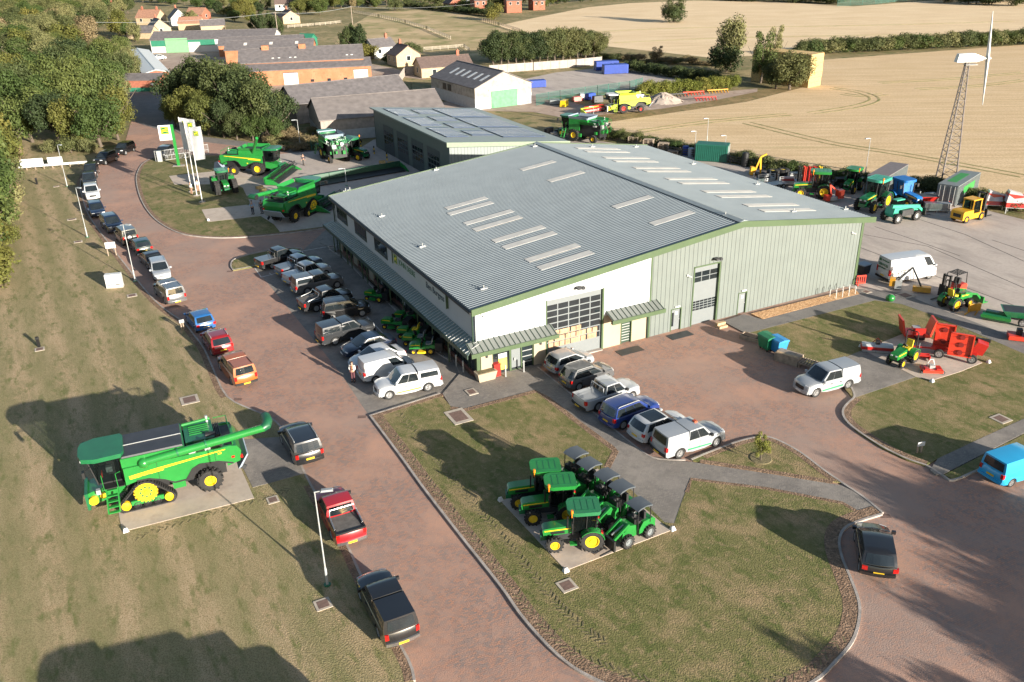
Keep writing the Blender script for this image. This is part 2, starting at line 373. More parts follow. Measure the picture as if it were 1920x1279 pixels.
# paths
sheet('path', [(1008, 690), (1012, 742), (1030, 748), (1079, 787), (1150, 840), (1158, 849), (1142, 880), (1246, 982), (1264, 984), (1275, 952), (1285, 925), (1295, 899), (1440, 917), (1580, 944), (1624, 970), (1655, 962), (1620, 930), (1577, 910), (1440, 888), (1296, 866), (1234, 862), (1198, 843), (1100, 762)], .09, m_grey, depth=.12)
ribbon('kerb', gpts([(1008, 690), (1100, 764), (1198, 844), (1234, 862), (1285, 864)], 0, 3), .12, -.02, .107, m_kerb)
PK = [(1296, 864), (1340, 846), (1390, 828), (1428, 821), (1455, 826), (1500, 850), (1545, 884), (1580, 908), (1620, 935), (1655, 964)]
pk = gpts(PK, 0, 4)
sheet('lawn', [tuple(p) for p in pk[:29]] + [tuple(G(*p)) for p in [(1440, 887), (1300, 866)]], .1, m_lawn2, depth=.14, world=True)
ribbon('kerb', pk, .15, -.02, .118, m_kerb)
ribbon('edging', pk[2:28], .45, .05, .107, m_gravel, side=-.25)
ribbon('edging', gpts([(1312, 868), (1440, 888), (1560, 908)], 0, smooth=False), .4, .05, .1045, m_gravel, side=.12)
# right lawns and paths
sheet('lawn', [(1397, 626), (1412, 622), (1532, 591), (1610, 571), (1640, 563), (1690, 570), (1750, 591), (1850, 633), (1920, 663), (2200, 780), (2100, 740), (1920, 785), (1830, 826), (1758, 860), (1735, 873), (1700, 862), (1655, 840), (1610, 811), (1586, 790), (1581, 772), (1600, 747), (1560, 700), (1470, 668), (1425, 641)], .1, m_lawn2, depth=.14)
ribbon('kerb', gpts([(1752, 884), (1735, 874), (1700, 862), (1655, 840), (1610, 811), (1586, 790), (1580, 772), (1590, 757), (1602, 745), (1596, 728)], 0, 4), .15, -.02, .118, m_kerb)
ribbon('edging', gpts([(1735, 874), (1700, 862), (1655, 840), (1610, 811), (1586, 790), (1580, 772), (1590, 757), (1602, 747)], 0, 4), .5, .05, .107, m_gravel, side=-.3)
sheet('path', [(1602, 746), (1716, 707), (1618, 656), (1536, 690), (1545, 705), (1596, 728)], .11, m_grey, depth=.12)
sheet('display_pad', [(1618, 656), (1695, 625), (1739, 632), (1842, 680), (1800, 697), (1748, 713), (1716, 706)], .125, m_pad, depth=.13)
sheet('path', [(1744, 881), (1758, 860), (1830, 826), (1920, 785), (2100, 705), (2100, 745), (1920, 812), (1770, 888), (1755, 890)], .11, m_grey, depth=.13)
sheet('lawn', [(1770, 890), (1920, 814), (2100, 747), (2100, 770), (1900, 848), (1790, 900)], .1, m_lawn2, depth=.14)
ribbon('kerb', gpts([(1752, 884), (1770, 895), (1788, 902), (1840, 880), (1920, 845), (2100, 768)], 0, 3), .15, -.02, .118, m_kerb)
sheet('footway', [(1602, 541), (1690, 549), (1760, 578), (1880, 624), (1920, 640), (2200, 750), (2200, 782), (1920, 663), (1850, 633), (1750, 591), (1690, 570), (1640, 563), (1612, 551)], .106, m_asph, depth=.1)
sheet('ramp', [(1355, 602), (1395, 589), (1430, 599), (1612, 551), (1640, 549), (1640, 563), (1610, 571), (1532, 591), (1412, 622), (1397, 624)], .108, m_asph, depth=.12)
sheet('gravel_strip', [(1408, 588), (1602, 541), (1612, 551), (1430, 598)], .114, m_stone, depth=.1)
# tractor display pad and the big combine's pad
a_, b_, c_ = G(939, 942), G(1061, 1073), G(1257, 998)
d_ = a_ + c_ - b_
sheet('display_pad', [tuple(a_), tuple(b_), tuple(c_), tuple(d_)], .13, m_pad, depth=.12, world=True)
PADM = (a_, b_, c_, d_)
a2, b2 = G(230, 1000), G(477, 937); v2 = G(446, 867) - b2
sheet('display_pad', [tuple(a2), tuple(b2), tuple(b2 + v2 * 2.1), tuple(a2 + v2 * 2.1)], .125, m_pad, depth=.12, world=True)
sheet('path', [(474, 914), (430, 826), (540, 818), (569, 888)], .115, m_grey, depth=.1)
# joints in the yard concrete
for q in ([(1612, 464), (1760, 520), (1920, 580)], [(1620, 440), (1740, 462), (1920, 540)], [(1725, 412), (1810, 440), (1920, 490)], [(1860, 450), (1920, 470)], [(1640, 425), (1700, 445), (1800, 480)]):
    ribbon('joint', gpts(q, 0, smooth=False), .10, .0, .012, m_dark)
# painted bays
for q in ([(477, 502), (490, 520)], [(490, 520), (545, 505)], [(505, 512), (510, 516)], [(572, 478), (588, 494)], [(600, 508), (622, 530)], [(688, 594), (742, 650)], [(640, 458), (566, 471)]):
    ribbon('bay_line', gpts(q, 0, smooth=False), .1, .002, .010, m_line)
for q in ([(1650, 155), (1780, 148), (1920, 136)], [(1720, 167), (1830, 161), (1920, 150)], [(1560, 165), (1610, 172), (1640, 186), (1600, 200), (1520, 212)], [(1400, 230), (1560, 268), (1700, 290), (1920, 330)], [(1200, 246), (1330, 228), (1480, 214)], [(1100, 60), (1300, 52), (1600, 48), (1900, 40)], [(1150, 80), (1400, 70), (1900, 62)], [(1020, 60), (1060, 74), (1120, 84)], [(1580, 176), (1620, 180), (1660, 176)]):
    for o_ in (-.9, .9): ribbon('wheel_track', gpts(q, 0, 4), .5, -.04, -.012, m_track, side=o_)
# tyre tread prints pressed into the lawn edge
def treads(px, off, w=.27):
    P = smoothpts([G(*p) for p in px], 24); mb = MB(); acc = 0; side = 1
    for i in range(1, len(P)):
        acc += (P[i] - P[i - 1]).length
        if acc < .15: continue
        acc = 0; d = (P[i] - P[i - 1]).normalized(); n = Vector((-d.y, d.x, 0)); side = -side
        c = P[i] + n * off; h = .010 + random.random() * .022
        if random.random() < .1: continue
        a = c + n * (.02 * side); b = c + n * (w * side) - d * (.22 + random.random() * .05)
        a.z = b.z = .10 + h / 2 - .005
        mb.bar(a, b, .065 + random.random() * .03, h)
    return tag(mb.build('tyre_print', m_soil, smooth=0), kind='stuff')
T1 = [(712, 786), (770, 862), (815, 918), (880, 1000), (950, 1088), (990, 1142), (1030, 1185), (1070, 1220), (1110, 1244), (1180, 1268), (1260, 1290), (1360, 1296), (1440, 1284), (1500, 1262), (1545, 1232), (1580, 1195)]
tag(treads(T1, 0), 'chevron tyre prints in the soil along the kerb of the front lawn', 'tyre prints')
tag(treads(T1[:9], 1.5), 'chevron tyre prints in the grass further in on the front lawn', 'tyre prints')
tag(treads([(255, 1012), (330, 985), (420, 958), (500, 935), (545, 920)], 0), 'chevron tyre prints in the soil below the combine pad', 'tyre prints')
# ================================================================== MAIN BUILDING
def M_clad(name, col, pitch, rough=.45, depth=.5, axis=0, dark=.55, metal=0.):
    """profiled sheet: thin dark grooves every pitch metres along one axis"""
    m = bpy.data.materials.new(name); m.use_nodes = True
    n = m.node_tree.nodes; l = m.node_tree.links; b = n['Principled BSDF']
    b.inputs['Roughness'].default_value = rough; b.inputs['Metallic'].default_value = metal
    tc = n.new('ShaderNodeTexCoord'); sx = n.new('ShaderNodeSeparateXYZ'); l.new(tc.outputs['Object'], sx.inputs[0])
    dv = n.new('ShaderNodeMath'); dv.operation = 'DIVIDE'; dv.inputs[1].default_value = pitch; l.new(sx.outputs[axis], dv.inputs[0])
    fr = n.new('ShaderNodeMath'); fr.operation = 'FRACT'; l.new(dv.outputs[0], fr.inputs[0])
    r = n.new('ShaderNodeValToRGB'); e = r.color_ramp.elements; e[0].position = 0; e[0].color = (dark, dark, dark, 1); e[1].position = .16; e[1].color = (1, 1, 1, 1)
    x = e.new(.08); x.color = (dark * 1.1,) * 3 + (1,)
    l.new(fr.outputs[0], r.inputs[0])
    no = n.new('ShaderNodeTexNoise'); no.inputs['Scale'].default_value = .6; no.inputs['Detail'].default_value = 5; l.new(tc.outputs['Object'], no.inputs[0])
    r2 = n.new('ShaderNodeValToRGB'); r2.color_ramp.elements[0].position = .3; r2.color_ramp.elements[1].position = .7
    r2.color_ramp.elements[0].color = tuple(c * .93 for c in col) + (1,); r2.color_ramp.elements[1].color = tuple(min(1, c * 1.05) for c in col) + (1,)
    l.new(no.outputs[0], r2.inputs[0])
    mx = n.new('ShaderNodeMix'); mx.data_type = 'RGBA'; mx.blend_type = 'MULTIPLY'; mx.inputs[0].default_value = 1
    l.new(r2.outputs[0], mx.inputs[6]); l.new(r.outputs[0], mx.inputs[7]); l.new(mx.outputs[2], b.inputs['Base Color'])
    bp = n.new('ShaderNodeBump'); bp.inputs['Strength'].default_value = depth; bp.inputs['Distance'].default_value = .03
    l.new(r.outputs[0], bp.inputs['Height']); l.new(bp.outputs[0], b.inputs['Normal'])
    return m
m_white = mat('white wall panel', (.50, .52, .54), .5, var=.04, scale=.5)
m_cream = mat('cream render', (.43, .35, .25), .8, var=.06, scale=.7)
m_green = mat('green trim', (.075, .118, .055), .45, var=.08, scale=1)
m_dgreen = mat('dark green trim', (.035, .065, .045), .45, var=.1, scale=1)
m_gclad = M_clad('grey green cladding', (.140, .162, .150), .46, dark=.38)
m_gclad2 = M_clad('grey green side cladding', (.165, .188, .175), .46, axis=1, dark=.5)
m_roof = mat('grey roof sheet', (.235, .268, .285), .38, var=.06, scale=.5, metal=.15)
m_ridge = mat('ridge flashing', (.33, .37, .37), .4, var=.08)
m_sky = mat('rooflight', (.72, .68, .61), .5, var=.10, scale=1.2)
m_glass = mat('dark glass', (.018, .024, .028), .06, var=.3, scale=.8, spec=.8)
m_glass2 = mat('shop glass', (.022, .03, .035), .08, var=.5, scale=.9, spec=.9)
m_pale = mat('pale door panel', (.20, .22, .225), .45, var=.03)
m_alu = mat('pale aluminium', (.55, .56, .55), .4, metal=.3, var=.05)
m_galv = mat('galvanised steel', (.52, .53, .52), .45, metal=.4, var=.1, scale=4)
m_dkmetal = mat('dark steel', (.035, .037, .04), .5, var=.2)
m_black = mat('black plastic', (.016, .016, .017), .5, var=.2)
m_whitep = mat('white paint', (.70, .70, .68), .4, var=.04)
m_timber = mat('raw timber', (.52, .36, .21), .8, var=.25, scale=5)
m_oldtimber = mat('weathered timber', (.36, .28, .21), .85, var=.3, scale=3, bump=.2)
m_red = mat('red paint', (.50, .025, .018), .35, var=.08, scale=2, coat=.3)
m_orange = mat('orange red paint', (.68, .050, .022), .4, var=.08, coat=.3)
m_yellow = mat('yellow paint', (.85, .56, .015), .4, var=.06, coat=.3)
m_jgreen = mat('bright green paint', (.020, .225, .040), .32, var=.10, scale=1.5, coat=.4)
m_dkjgreen = mat('deep green paint', (.013, .150, .055), .35, var=.12, scale=1.5, coat=.4)
m_rubber = mat('tyre rubber', (.022, .021, .020), .85, var=.3, scale=6)
m_lamp = mat('lamp glass', (.75, .76, .76), .1, var=.1, coat=.5)
m_taill = mat('red lamp lens', (.52, .012, .010), .2, var=.1, coat=.5)
m_amber = mat('amber lens', (.85, .26, .02), .25, var=.05, coat=.5)
m_cardb = mat('cardboard', (.46, .30, .18), .85, var=.3, scale=2.5)
BO = G(896, 714); BR = R(26.9)
bld = thing('showroom_building', 'large grey roofed showroom and workshop with white front panel and long shaded glazed side', 'building', BO, BR)
BW, BD, HE, XR, ZR, HRE = 41.1, 36.6, 6.05, 25.7, 8.75, 6.65
def zroof(x): return HE + (ZR - HE) * x / XR if x < XR else ZR + (HRE - ZR) * (x - XR) / (BW - XR)
# --- walls (front gable in three materials)
def gable(x0, x1, z0, y0, y1):
    pts = [(x0, z0), (x1, z0), (x1, zroof(x1))] + ([(XR, ZR)] if x0 < XR < x1 else []) + [(x0, zroof(x0))]
    return MB().prism(pts, y0, y1)
gable(.0, 6.25, 3.0, 0, .25).build('wall', m_white, bld, 0)
gable(11.6, 16.4, 3.0, 0, .25).build('wall', m_white, bld, 0)
mb = MB(); mb.prism([(6.25, 5.52), (11.6, 5.52), (11.6, zroof(11.6)), (6.25, zroof(6.25))], 0, .25); mb.build('wall', m_white, bld, 0)
mb = MB(); mb.box(.35, 1.35, .02, .3, 0, 3.0); mb.box(5.1, 6.25, .02, .3, 0, 3.0); mb.box(1.35, 5.1, .02, .3, 2.5, 3.0); mb.split('wall', m_cream, bld, 0)
mb = MB(); mb.box(11.65, 13.5, .02, .3, 0, 3.0); mb.box(14.6, 16.3, .02, .3, 0, 3.0); mb.box(13.5, 14.6, .02, .3, 2.0, 3.0); mb.split('wall', m_cream, bld, 0)
# green cladding with the door openings left out
mb = MB()
def cl(x0, x1, z0, z1=None):
    if z1: mb.box(x0, x1, .01, .25, z0, z1)
    else:
        pts = [(x0, z0), (x1, z0), (x1, zroof(x1))] + ([(XR, ZR)] if x0 < XR < x1 else []) + [(x0, zroof(x0))]
        mb.prism(pts, .01, .25)
cl(16.4, 18.7, 0); cl(18.7, 19.85, 2.05); cl(19.85, 21.0, 0); cl(21.0, 23.75, 5.5); cl(23.75, 26.2, 0); cl(26.2, 27.25, 2.05); cl(27.25, BW, 0)
mb.build('wall', m_gclad, bld, 0)
MB().box(BW - .25, BW, .25, BD, 0, HRE).build('wall', m_gclad2, bld, 0)
MB().prism([(0.02, 0), (BW - .02, 0), (BW - .02, zroof(BW)), (XR, ZR), (.02, HE)], BD - .25, BD).build('wall', m_gclad, bld, 0)
MB().box(0, .25, .26, BD - .26, 3.0, HE).build('wall', m_white, bld, 0)
mb = MB()
for y0, y1 in ((36.0, 35.3), (31.3, 30.0), (26.2, 24.9), (12.9, 12.2), (7.6, 7.0)): mb.box(.02, .3, y1, y0, .0, 3.0)
mb.split('wall', m_cream, bld, 0)
MB().box(.04, .32, .3, BD - .3, 0, .35).build('plinth', mat('red brick plinth', (.20, .085, .06), .8, var=.2, scale=4), bld, 0)
# shop front glazing down the shaded side
MB().box(.16, .2, .3, BD - .3, .35, 3.0).build('shop_window', m_glass2, bld, 0)
mb = MB(); y = .6
while y < BD - .4:
    mb.box(.08, .2, y, y + .07, .3, 3.0); y += 1.18
mb.box(.08, .2, .3, BD - .3, 2.3, 2.38)
mb.build('window_frame', m_dgreen, bld, 0)
mb = MB()
for y in (36.1, 33.8, 31.4, 29.9, 26.3, 24.8, 21.5, 18, 14.5, 11, 7.6, 4.2): mb.cyl((-.62, y, 0), (-.62, y, 2.75), .06, n=8)
mb.split('canopy_post', m_green, bld)
# interior things seen through the glass: brightly wrapped stock
for k, (y, h, m) in enumerate(((22.5, 1.6, m_pale), (16.2, 2.0, m_alu), (10.2, 1.6, m_jgreen), (5, 1.4, m_pale))):
    MB().box(.17, .155, y, y + .8, .5, h).build('window_poster', m, bld, 0)
# upper windows
for y0, y1 in ((35.7, 32.1), (29.5, 25.8), (23.3, 19.7)):
    f = MB().box(-.05, .02, y1, y0, 3.98, 5.35).build('window', m_dgreen, bld, 0)
    mb = MB(); n3 = 3; ww = (y0 - y1) / n3
    for i in range(n3): mb.box(-.062, -.052, y1 + i * ww + .06, y1 + (i + 1) * ww - .06, 4.05, 5.28)
    mb.build('pane', m_glass, f, 0)
# wall sign
sg = MB().box(-.12, -.01, 5.3, 17.8, 4.35, 5.5).build('sign_board', mat('sign board pale', (.50, .535, .525), .5, var=.03), bld, 0)
def text(body, parent, loc, size, m, rot, name='lettering', depth=.012, shear=0., align='LEFT'):
    c = bpy.data.curves.new(name, 'FONT'); c.body = body; c.size = size; c.extrude = depth; c.align_x = align; c.align_y = 'CENTER'; c.shear = shear
    t = bpy.data.objects.new(name, c); COL.objects.link(t)
    dg = bpy.context.evaluated_depsgraph_get(); me = bpy.data.meshes.new_from_object(t.evaluated_get(dg))
    bpy.data.objects.remove(t); me.name = name; me.materials.clear(); me.materials.append(m)
    o = bpy.data.objects.new(name, me); COL.objects.link(o); o.parent = parent; o.location = loc; o.rotation_euler = rot
    return o
m_ylogo = mat('yellow lettering', (.80, .70, .02), .4, var=0); m_gletter = mat('green lettering', (.02, .16, .05), .4, var=0); m_dletter = mat('dark lettering', (.03, .06, .08), .4, var=0)
WROT = (PI / 2, 0, -PI / 2)
def leaping_badge(parent, M, s):
    """green rounded badge with a yellow leaping deer shape"""
    mb = MB(); mb.box(-.5, .5, -.01, .01, -.5, .5); mb.bevel(.012, 1); b = mb.xf(M @ Matrix.Scale(s, 4)).build('badge', m_gletter, parent, 0)
    deer = [(-.38, -.02), (-.22, .10), (-.02, .12), (.10, .18), (.14, .30), (.20, .22), (.34, .20), (.30, .12), (.22, .10), (.16, -.02), (.30, -.14), (.26, -.18), (.10, -.10), (-.10, -.06), (-.26, -.20), (-.38, -.24), (-.24, -.08)]
    mb = MB(); mb.prism([(x * 1.15, z * 1.3) for x, z in deer], -.02, -.012)
    mb.box(-.46, .46, -.016, -.012, .40, .45); mb.box(-.46, .46, -.016, -.012, -.45, -.40); mb.box(-.46, -.41, -.016, -.012, -.45, .45); mb.box(.41, .46, -.016, -.012, -.45, .45)
    mb.xf(M @ Matrix.Scale(s, 4)).build('emblem', m_ylogo, b, 0)
leaping_badge(sg, Matrix.Translation((-.13, 17.1, 4.93)) @ Matrix.Rotation(-PI / 2, 4, 'Z'), .85)
text('JOHN DEERE', sg, (-.13, 16.3, 4.92), .72, m_gletter, WROT)
text('Ben Burgess', sg, (-.13, 9.7, 4.93), .80, m_dletter, WROT)
mb = MB(); mb.box(-.20, -.0, 5.2, 5.3, 4.3, 5.55); mb.box(-.2, 0, 17.8, 17.9, 4.3, 5.55); mb.split('sign_frame', m_green, sg, 0)
# --- roof: real ribbed sheets
def ribroof(name, x0, z0, x1, z1, y0, y1, pitch, h, m, parent, rw=.32):
    mb = MB(); y = y0; A = []
    while y < y1 - 1e-3:
        for t, dz in ((0, 0), (1 - rw - .28, 0), (1 - rw - .14, h), (1 - .14, h)):
            yy = y + t * pitch
            if yy < y1: A.append((yy, dz))
        y += pitch
    A.append((y1, 0)); rows = []
    for yy, dz in A: rows.append((mb.v((x0, yy, z0 + dz)), mb.v((x1, yy, z1 + dz)), mb.v((x1, yy, z1 - .12)), mb.v((x0, yy, z0 - .12))))
    for a, b in zip(rows, rows[1:]):
        for k in range(4): mb.bm.faces.new((a[k], a[(k + 1) % 4], b[(k + 1) % 4], b[k]))
    return mb.build(name, m, parent, 0)
sl_l = (ZR - HE) / XR; sl_r = (ZR - HRE) / (BW - XR)
EL, ER = -.45, BW + .9
ribroof('roof_slope', EL, HE + .22 + sl_l * EL, XR, ZR + .22, -.35, BD + .1, .34, .055, m_roof, bld)
ribroof('roof_slope', XR, ZR + .22, ER, ZR + .22 - sl_r * (ER - XR), -.35, BD + .1, .34, .04, m_roof, bld)
MB().prism([(XR - .45, ZR + .22 - .45 * sl_l + .085), (XR + .45, ZR + .22 - .45 * sl_r + .085), (XR + .45, ZR + .26 - .45 * sl_r + .085), (XR, ZR + .42), (XR - .45, ZR + .26 - .45 * sl_l + .085)], -.4, BD + .15).build('ridge_cap', m_ridge, bld, 0)
# verge trim front: green fascia
def fasc(x0, za, x1, zb, y0, y1, lo, hi): return [(x0, y0, za - lo), (x1, y0, zb - lo), (x1, y1, zb - lo), (x0, y1, za - lo)], [(x0, y0, za + hi), (x1, y0, zb + hi), (x1, y1, zb + hi), (x0, y1, za + hi)]
for yy in (-.5, BD + .1):
    mb = MB(); mb.hexa(*fasc(EL - .05, HE + .22 + sl_l * EL, XR, ZR + .22, yy, yy + .14, .42, .12)); mb.hexa(*fasc(XR, ZR + .22, ER + .1, ZR + .22 - sl_r * (ER - XR), yy, yy + .14, .42, .12)); mb.build('fascia', m_green, bld, 0)
mb = MB(); mb.hexa(*fasc(.2, HE + .1, XR, ZR + .1, -.34, -.02, .28, -.2)); mb.hexa(*fasc(XR, ZR + .1, BW, HRE + .1, -.34, -.02, .28, -.2)); mb.build('soffit', m_green, bld, 0)
MB().box(EL - .16, EL + .0, -.36, BD + .1, HE - .12, HE + .06).build('gutter', m_dkmetal, bld, 0)
MB().box(ER, ER + .16, -.36, BD + .1, HRE - .3, HRE - .1).build('gutter', m_green, bld, 0)
mb = MB(); mb.cyl((-.18, .2, 3.3), (-.18, .2, HE), .07, n=8); mb.cyl((-.18, BD - .2, 0), (-.18, BD - .2, HE), .07, n=8); mb.cyl((16.2, -.08, 0), (16.2, -.08, 2.6), .06, n=8); mb.split('downpipe', m_dgreen, bld)
# rooflights
def rl(y0, x0, x1, w=.95):
    s = sl_l if x1 < XR else -sl_r
    z = lambda x: ZR + .22 + (s * (x - XR)) + .068
    MB().hexa([(x0, y0, z(x0) - .02), (x1, y0, z(x1) - .02), (x1, y0 + w, z(x1) - .02), (x0, y0 + w, z(x0) - .02)], [(x0, y0, z(x0)), (x1, y0, z(x1)), (x1, y0 + w, z(x1)), (x0, y0 + w, z(x0))]).build('rooflight', m_sky, bld, 0)
RLP = [((838, 392), (910, 369)), ((842, 402), (922, 378)), ((872, 420), (960, 394)), ((890, 432), (975, 405)), ((925, 452), (1020, 424)), ((945, 465), (1040, 435)), ((987, 488), (1085, 459)), ((1010, 503), (1110, 472)), ((976, 318), (1040, 302)), ((1028, 339), (1094, 322)), ((1150, 388), (1222, 368)), ((1222, 420), (1298, 396)), ((1222, 420), (1298, 396))]
Binv = (Matrix.Translation(BO) @ Matrix.Rotation(BR, 4, 'Z')).inverted()
def onroof(px, py):
    """where the survey line through the pixel meets the roof, in the building's own axes"""
    lo, hi = 5., 10.
    for _ in range(40):
        mid = (lo + hi) / 2; q = Binv @ G(px, py, mid)
        zr = ZR + .3 + (sl_l * (q.x - XR) if q.x < XR else -sl_r * (q.x - XR))
        if mid < zr: lo = mid
        else: hi = mid
    return q
for a, b in RLP[:12]:
    p, q = onroof(*a), onroof(*b); yy = (p.y + q.y) / 2 - .45
    rl(yy, min(p.x, q.x), max(p.x, q.x))
for a, b in [((1083, 278), (1158, 278)), ((1100, 284), (1176, 284)), ((1135, 296), (1212, 295)), ((1153, 302), (1230, 302)), ((1191, 315), (1270, 314)), ((1211, 321), (1290, 320)), ((1253, 336), (1338, 334)), ((1276, 343), (1362, 342)), ((1323, 360), (1410, 357)), ((1350, 369), (1440, 366)), ((1402, 386), (1488, 381)), ((1432, 396), (1520, 391))]:
    p, q = onroof(*a), onroof(*b); yy = (p.y + q.y) / 2 - .45
    rl(yy, min(p.x, q.x), max(p.x, q.x))
# small roof anchor posts
for px in [(648, 358), (656, 356), (716, 405), (792, 462), (907, 541), (818, 318), (1360, 403), (1003, 274), (1111, 275), (1193, 275), (1300, 307), (1420, 345), (1488, 396), (1585, 392)]:
    q = onroof(*px); mb = MB(); mb.box(q.x - .3, q.x + .3, q.y - .12, q.y + .12, q.z - .05, q.z + .05); mb.cyl((q.x, q.y, q.z), (q.x, q.y, q.z + .3), .05, n=8); mb.build('roof_anchor', m_galv, bld, 0)
# --- canopies: standing seam awnings with green edge
m_awn = mat('awning sheet', (.20, .215, .20), .45, var=.05)
def awning(name, x0, x1, front_y, zt, zb, parent):
    a = MB().hexa([(x0, front_y, zb - .05), (x1, front_y, zb - .05), (x1, -.01, zt - .05), (x0, -.01, zt - .05)], [(x0, front_y, zb), (x1, front_y, zb), (x1, -.01, zt), (x0, -.01, zt)]).build(name, m_awn, parent, 0)
    mb = MB(); x = x0 + .05
    while x < x1:
        mb.hexa([(x, front_y, zb), (x + .05, front_y, zb), (x + .05, -.01, zt), (x, -.01, zt)], [(x, front_y, zb + .05), (x + .05, front_y, zb + .05), (x + .05, -.01, zt + .05), (x, -.01, zt + .05)]); x += .46
    mb.build('seam', m_dgreen, a, 0)
    mb = MB(); mb.box(x0 - .08, x1 + .08, front_y - .1, front_y, zb - .32, zb + .03); mb.box(x1, x1 + .08, front_y, -.02, zb - .3, zb - .02); mb.build('awning_edge', m_green, a, 0)
    return a
awning('awning', -.9, 6.65, -1.15, 3.45, 2.98, bld)
awning('awning', 11.9, 17.1, -1.15, 3.4, 2.95, bld)
# long canopy on the shaded side
a = MB().hexa([(-1.25, -1.1, 2.9), (-.01, -.05, 3.4), (-.01, BD + .2, 3.4), (-1.25, BD + .9, 2.9)], [(-1.25, -1.1, 2.95), (-.01, -.05, 3.45), (-.01, BD + .2, 3.45), (-1.25, BD + .9, 2.95)]).build('awning', mat('side awning sheet', (.20, .26, .24), .5, var=.08), bld, 0)  # sheet a little greener than the front awnings
mb = MB(); y = -.6
while y < BD + .5:
    mb.hexa([(-1.25, y, 2.95), (-.01, y, 3.45), (-.01, y + .05, 3.45), (-1.25, y + .05, 2.95)], [(-1.25, y, 3.0), (-.01, y, 3.5), (-.01, y + .05, 3.5), (-1.25, y + .05, 3.0)]); y += .46
mb.build('seam', m_galv, a, 0)
MB().box(-1.33, -1.25, -1.15, BD + .9, 2.66, 2.98).build('awning_edge', m_dgreen, a, 0)
mb = MB()
for y in (.2, 6, 12, 18, 24, 30, 36): mb.bar((-.05, y, 2.2), (-1.1, y, 2.8), .08)
mb.split('bracket', m_green, a)
# --- big glazed sectional door
dr = MB().box(6.3, 11.55, .16, .22, 0, 5.5).build('sectional_door', m_pale, bld, 0)
mb = MB(); nx, nz = 5, 7; z0, z1 = 1.15, 5.05
for i in range(nx):
    for j in range(nz):
        xa = 6.36 + i * 5.13 / nx; za = z0 + j * (z1 - z0) / nz
        mb.box(xa + .05, xa + 5.13 / nx - .05, .15, .158, za + .05, za + (z1 - z0) / nz - .05)
mb.build('pane', m_glass, dr, 0)
mb = MB(); random.seed(3)
for i in range(24):
    xa = 6.5 + (i % 9) * .52 + random.random() * .1; za = 1.2 + (i // 9) * .52
    if za > 2.5 and xa < 8.2: continue
    mb.box(xa, xa + .45, .142, .149, za, za + .44)
mb.build('stacked_carton', m_cardb, dr, 0)
mb = MB(); mb.box(6.2, 6.3, -.03, .26, 0, 5.55); mb.box(11.55, 11.72, -.03, .26, 0, 5.55); mb.build('door_frame', m_green, dr, 0)
MB().box(6.3, 11.55, -.25, .2, .0, .09).build('door_sill', m_kerb, dr, 0)
# --- tall workshop door
d2 = MB().box(21.0, 23.75, .2, .24, 0, 5.5).build('sectional_door', m_pale, bld, 0)
mb = MB()
for i in range(3):
    for j in range(2): mb.box(21.06 + i * .9 + .04, 21.06 + (i + 1) * .9 - .04, .188, .198, 4.05 + j * .5, 4.05 + (j + 1) * .5 - .07)
for i in range(6):
    for j in range(4): mb.box(21.06 + i * .45 + .03, 21.06 + (i + 1) * .45 - .03, .188, .198, 1.35 + j * .24, 1.35 + (j + 1) * .24 - .06)
mb.build('pane', m_glass, d2, 0)
mb = MB(); mb.box(20.9, 21.02, -.04, .26, 0, 5.6); mb.box(23.73, 23.87, -.04, .26, 0, 5.6); mb.box(20.9, 23.87, -.04, .26, 5.5, 5.62); mb.build('door_frame', m_green, d2, 0)
MB().box(21.1, 22.9, .18, .186, 4.1, 4.42).build('window_reflection_board', m_orange, d2, 0) if 0 else None
# --- small doors
def pdoor(x0, x1, m, zt=2.05, slot=None, slats=False, notice=True):
    d = MB().box(x0 + .08, x1 - .08, .12, .17, .03, zt - .05).build('door', m, bld, 0)
    mb = MB(); mb.box(x0, x0 + .08, -.03, .25, 0, zt); mb.box(x1 - .08, x1, -.03, .25, 0, zt); mb.box(x0, x1, -.03, .25, zt - .02, zt + .06); mb.build('frame', m_green, d, 0)
    if slot: MB().box(x0 + .2, x0 + .42, .105, .118, .4, 1.7).build('vision_panel', m_glass, d, 0)
    if slats:
        mb = MB()
        for k in range(7): mb.box(x0 + .16, x1 - .16, .10, .118, .22 + k * .25, .28 + k * .25)
        mb.build('slat', m_alu, d, 0)
    if notice: MB().box((x0 + x1) / 2 - .02, (x0 + x1) / 2 + .22, .11, .118, 1.45, 1.75).build('notice', m_whitep, d, 0)
    MB().box(x1 - .25, x1 - .15, .06, .118, .98, 1.04).build('handle', m_alu, d, 0)
    MB().box((x0 + x1) / 2 - .2, (x0 + x1) / 2 + .3, -.12, .0, zt + .18, zt + .3).build('bulkhead_lamp', m_whitep, bld, 0)
pdoor(18.7, 19.85, mat('grey door', (.20, .22, .225), .45, var=.04), slot=True)
pdoor(26.2, 27.25, MATS['grey door'])
pdoor(13.5, 14.6, m_dgreen, zt=2.0, slats=True, notice=False)
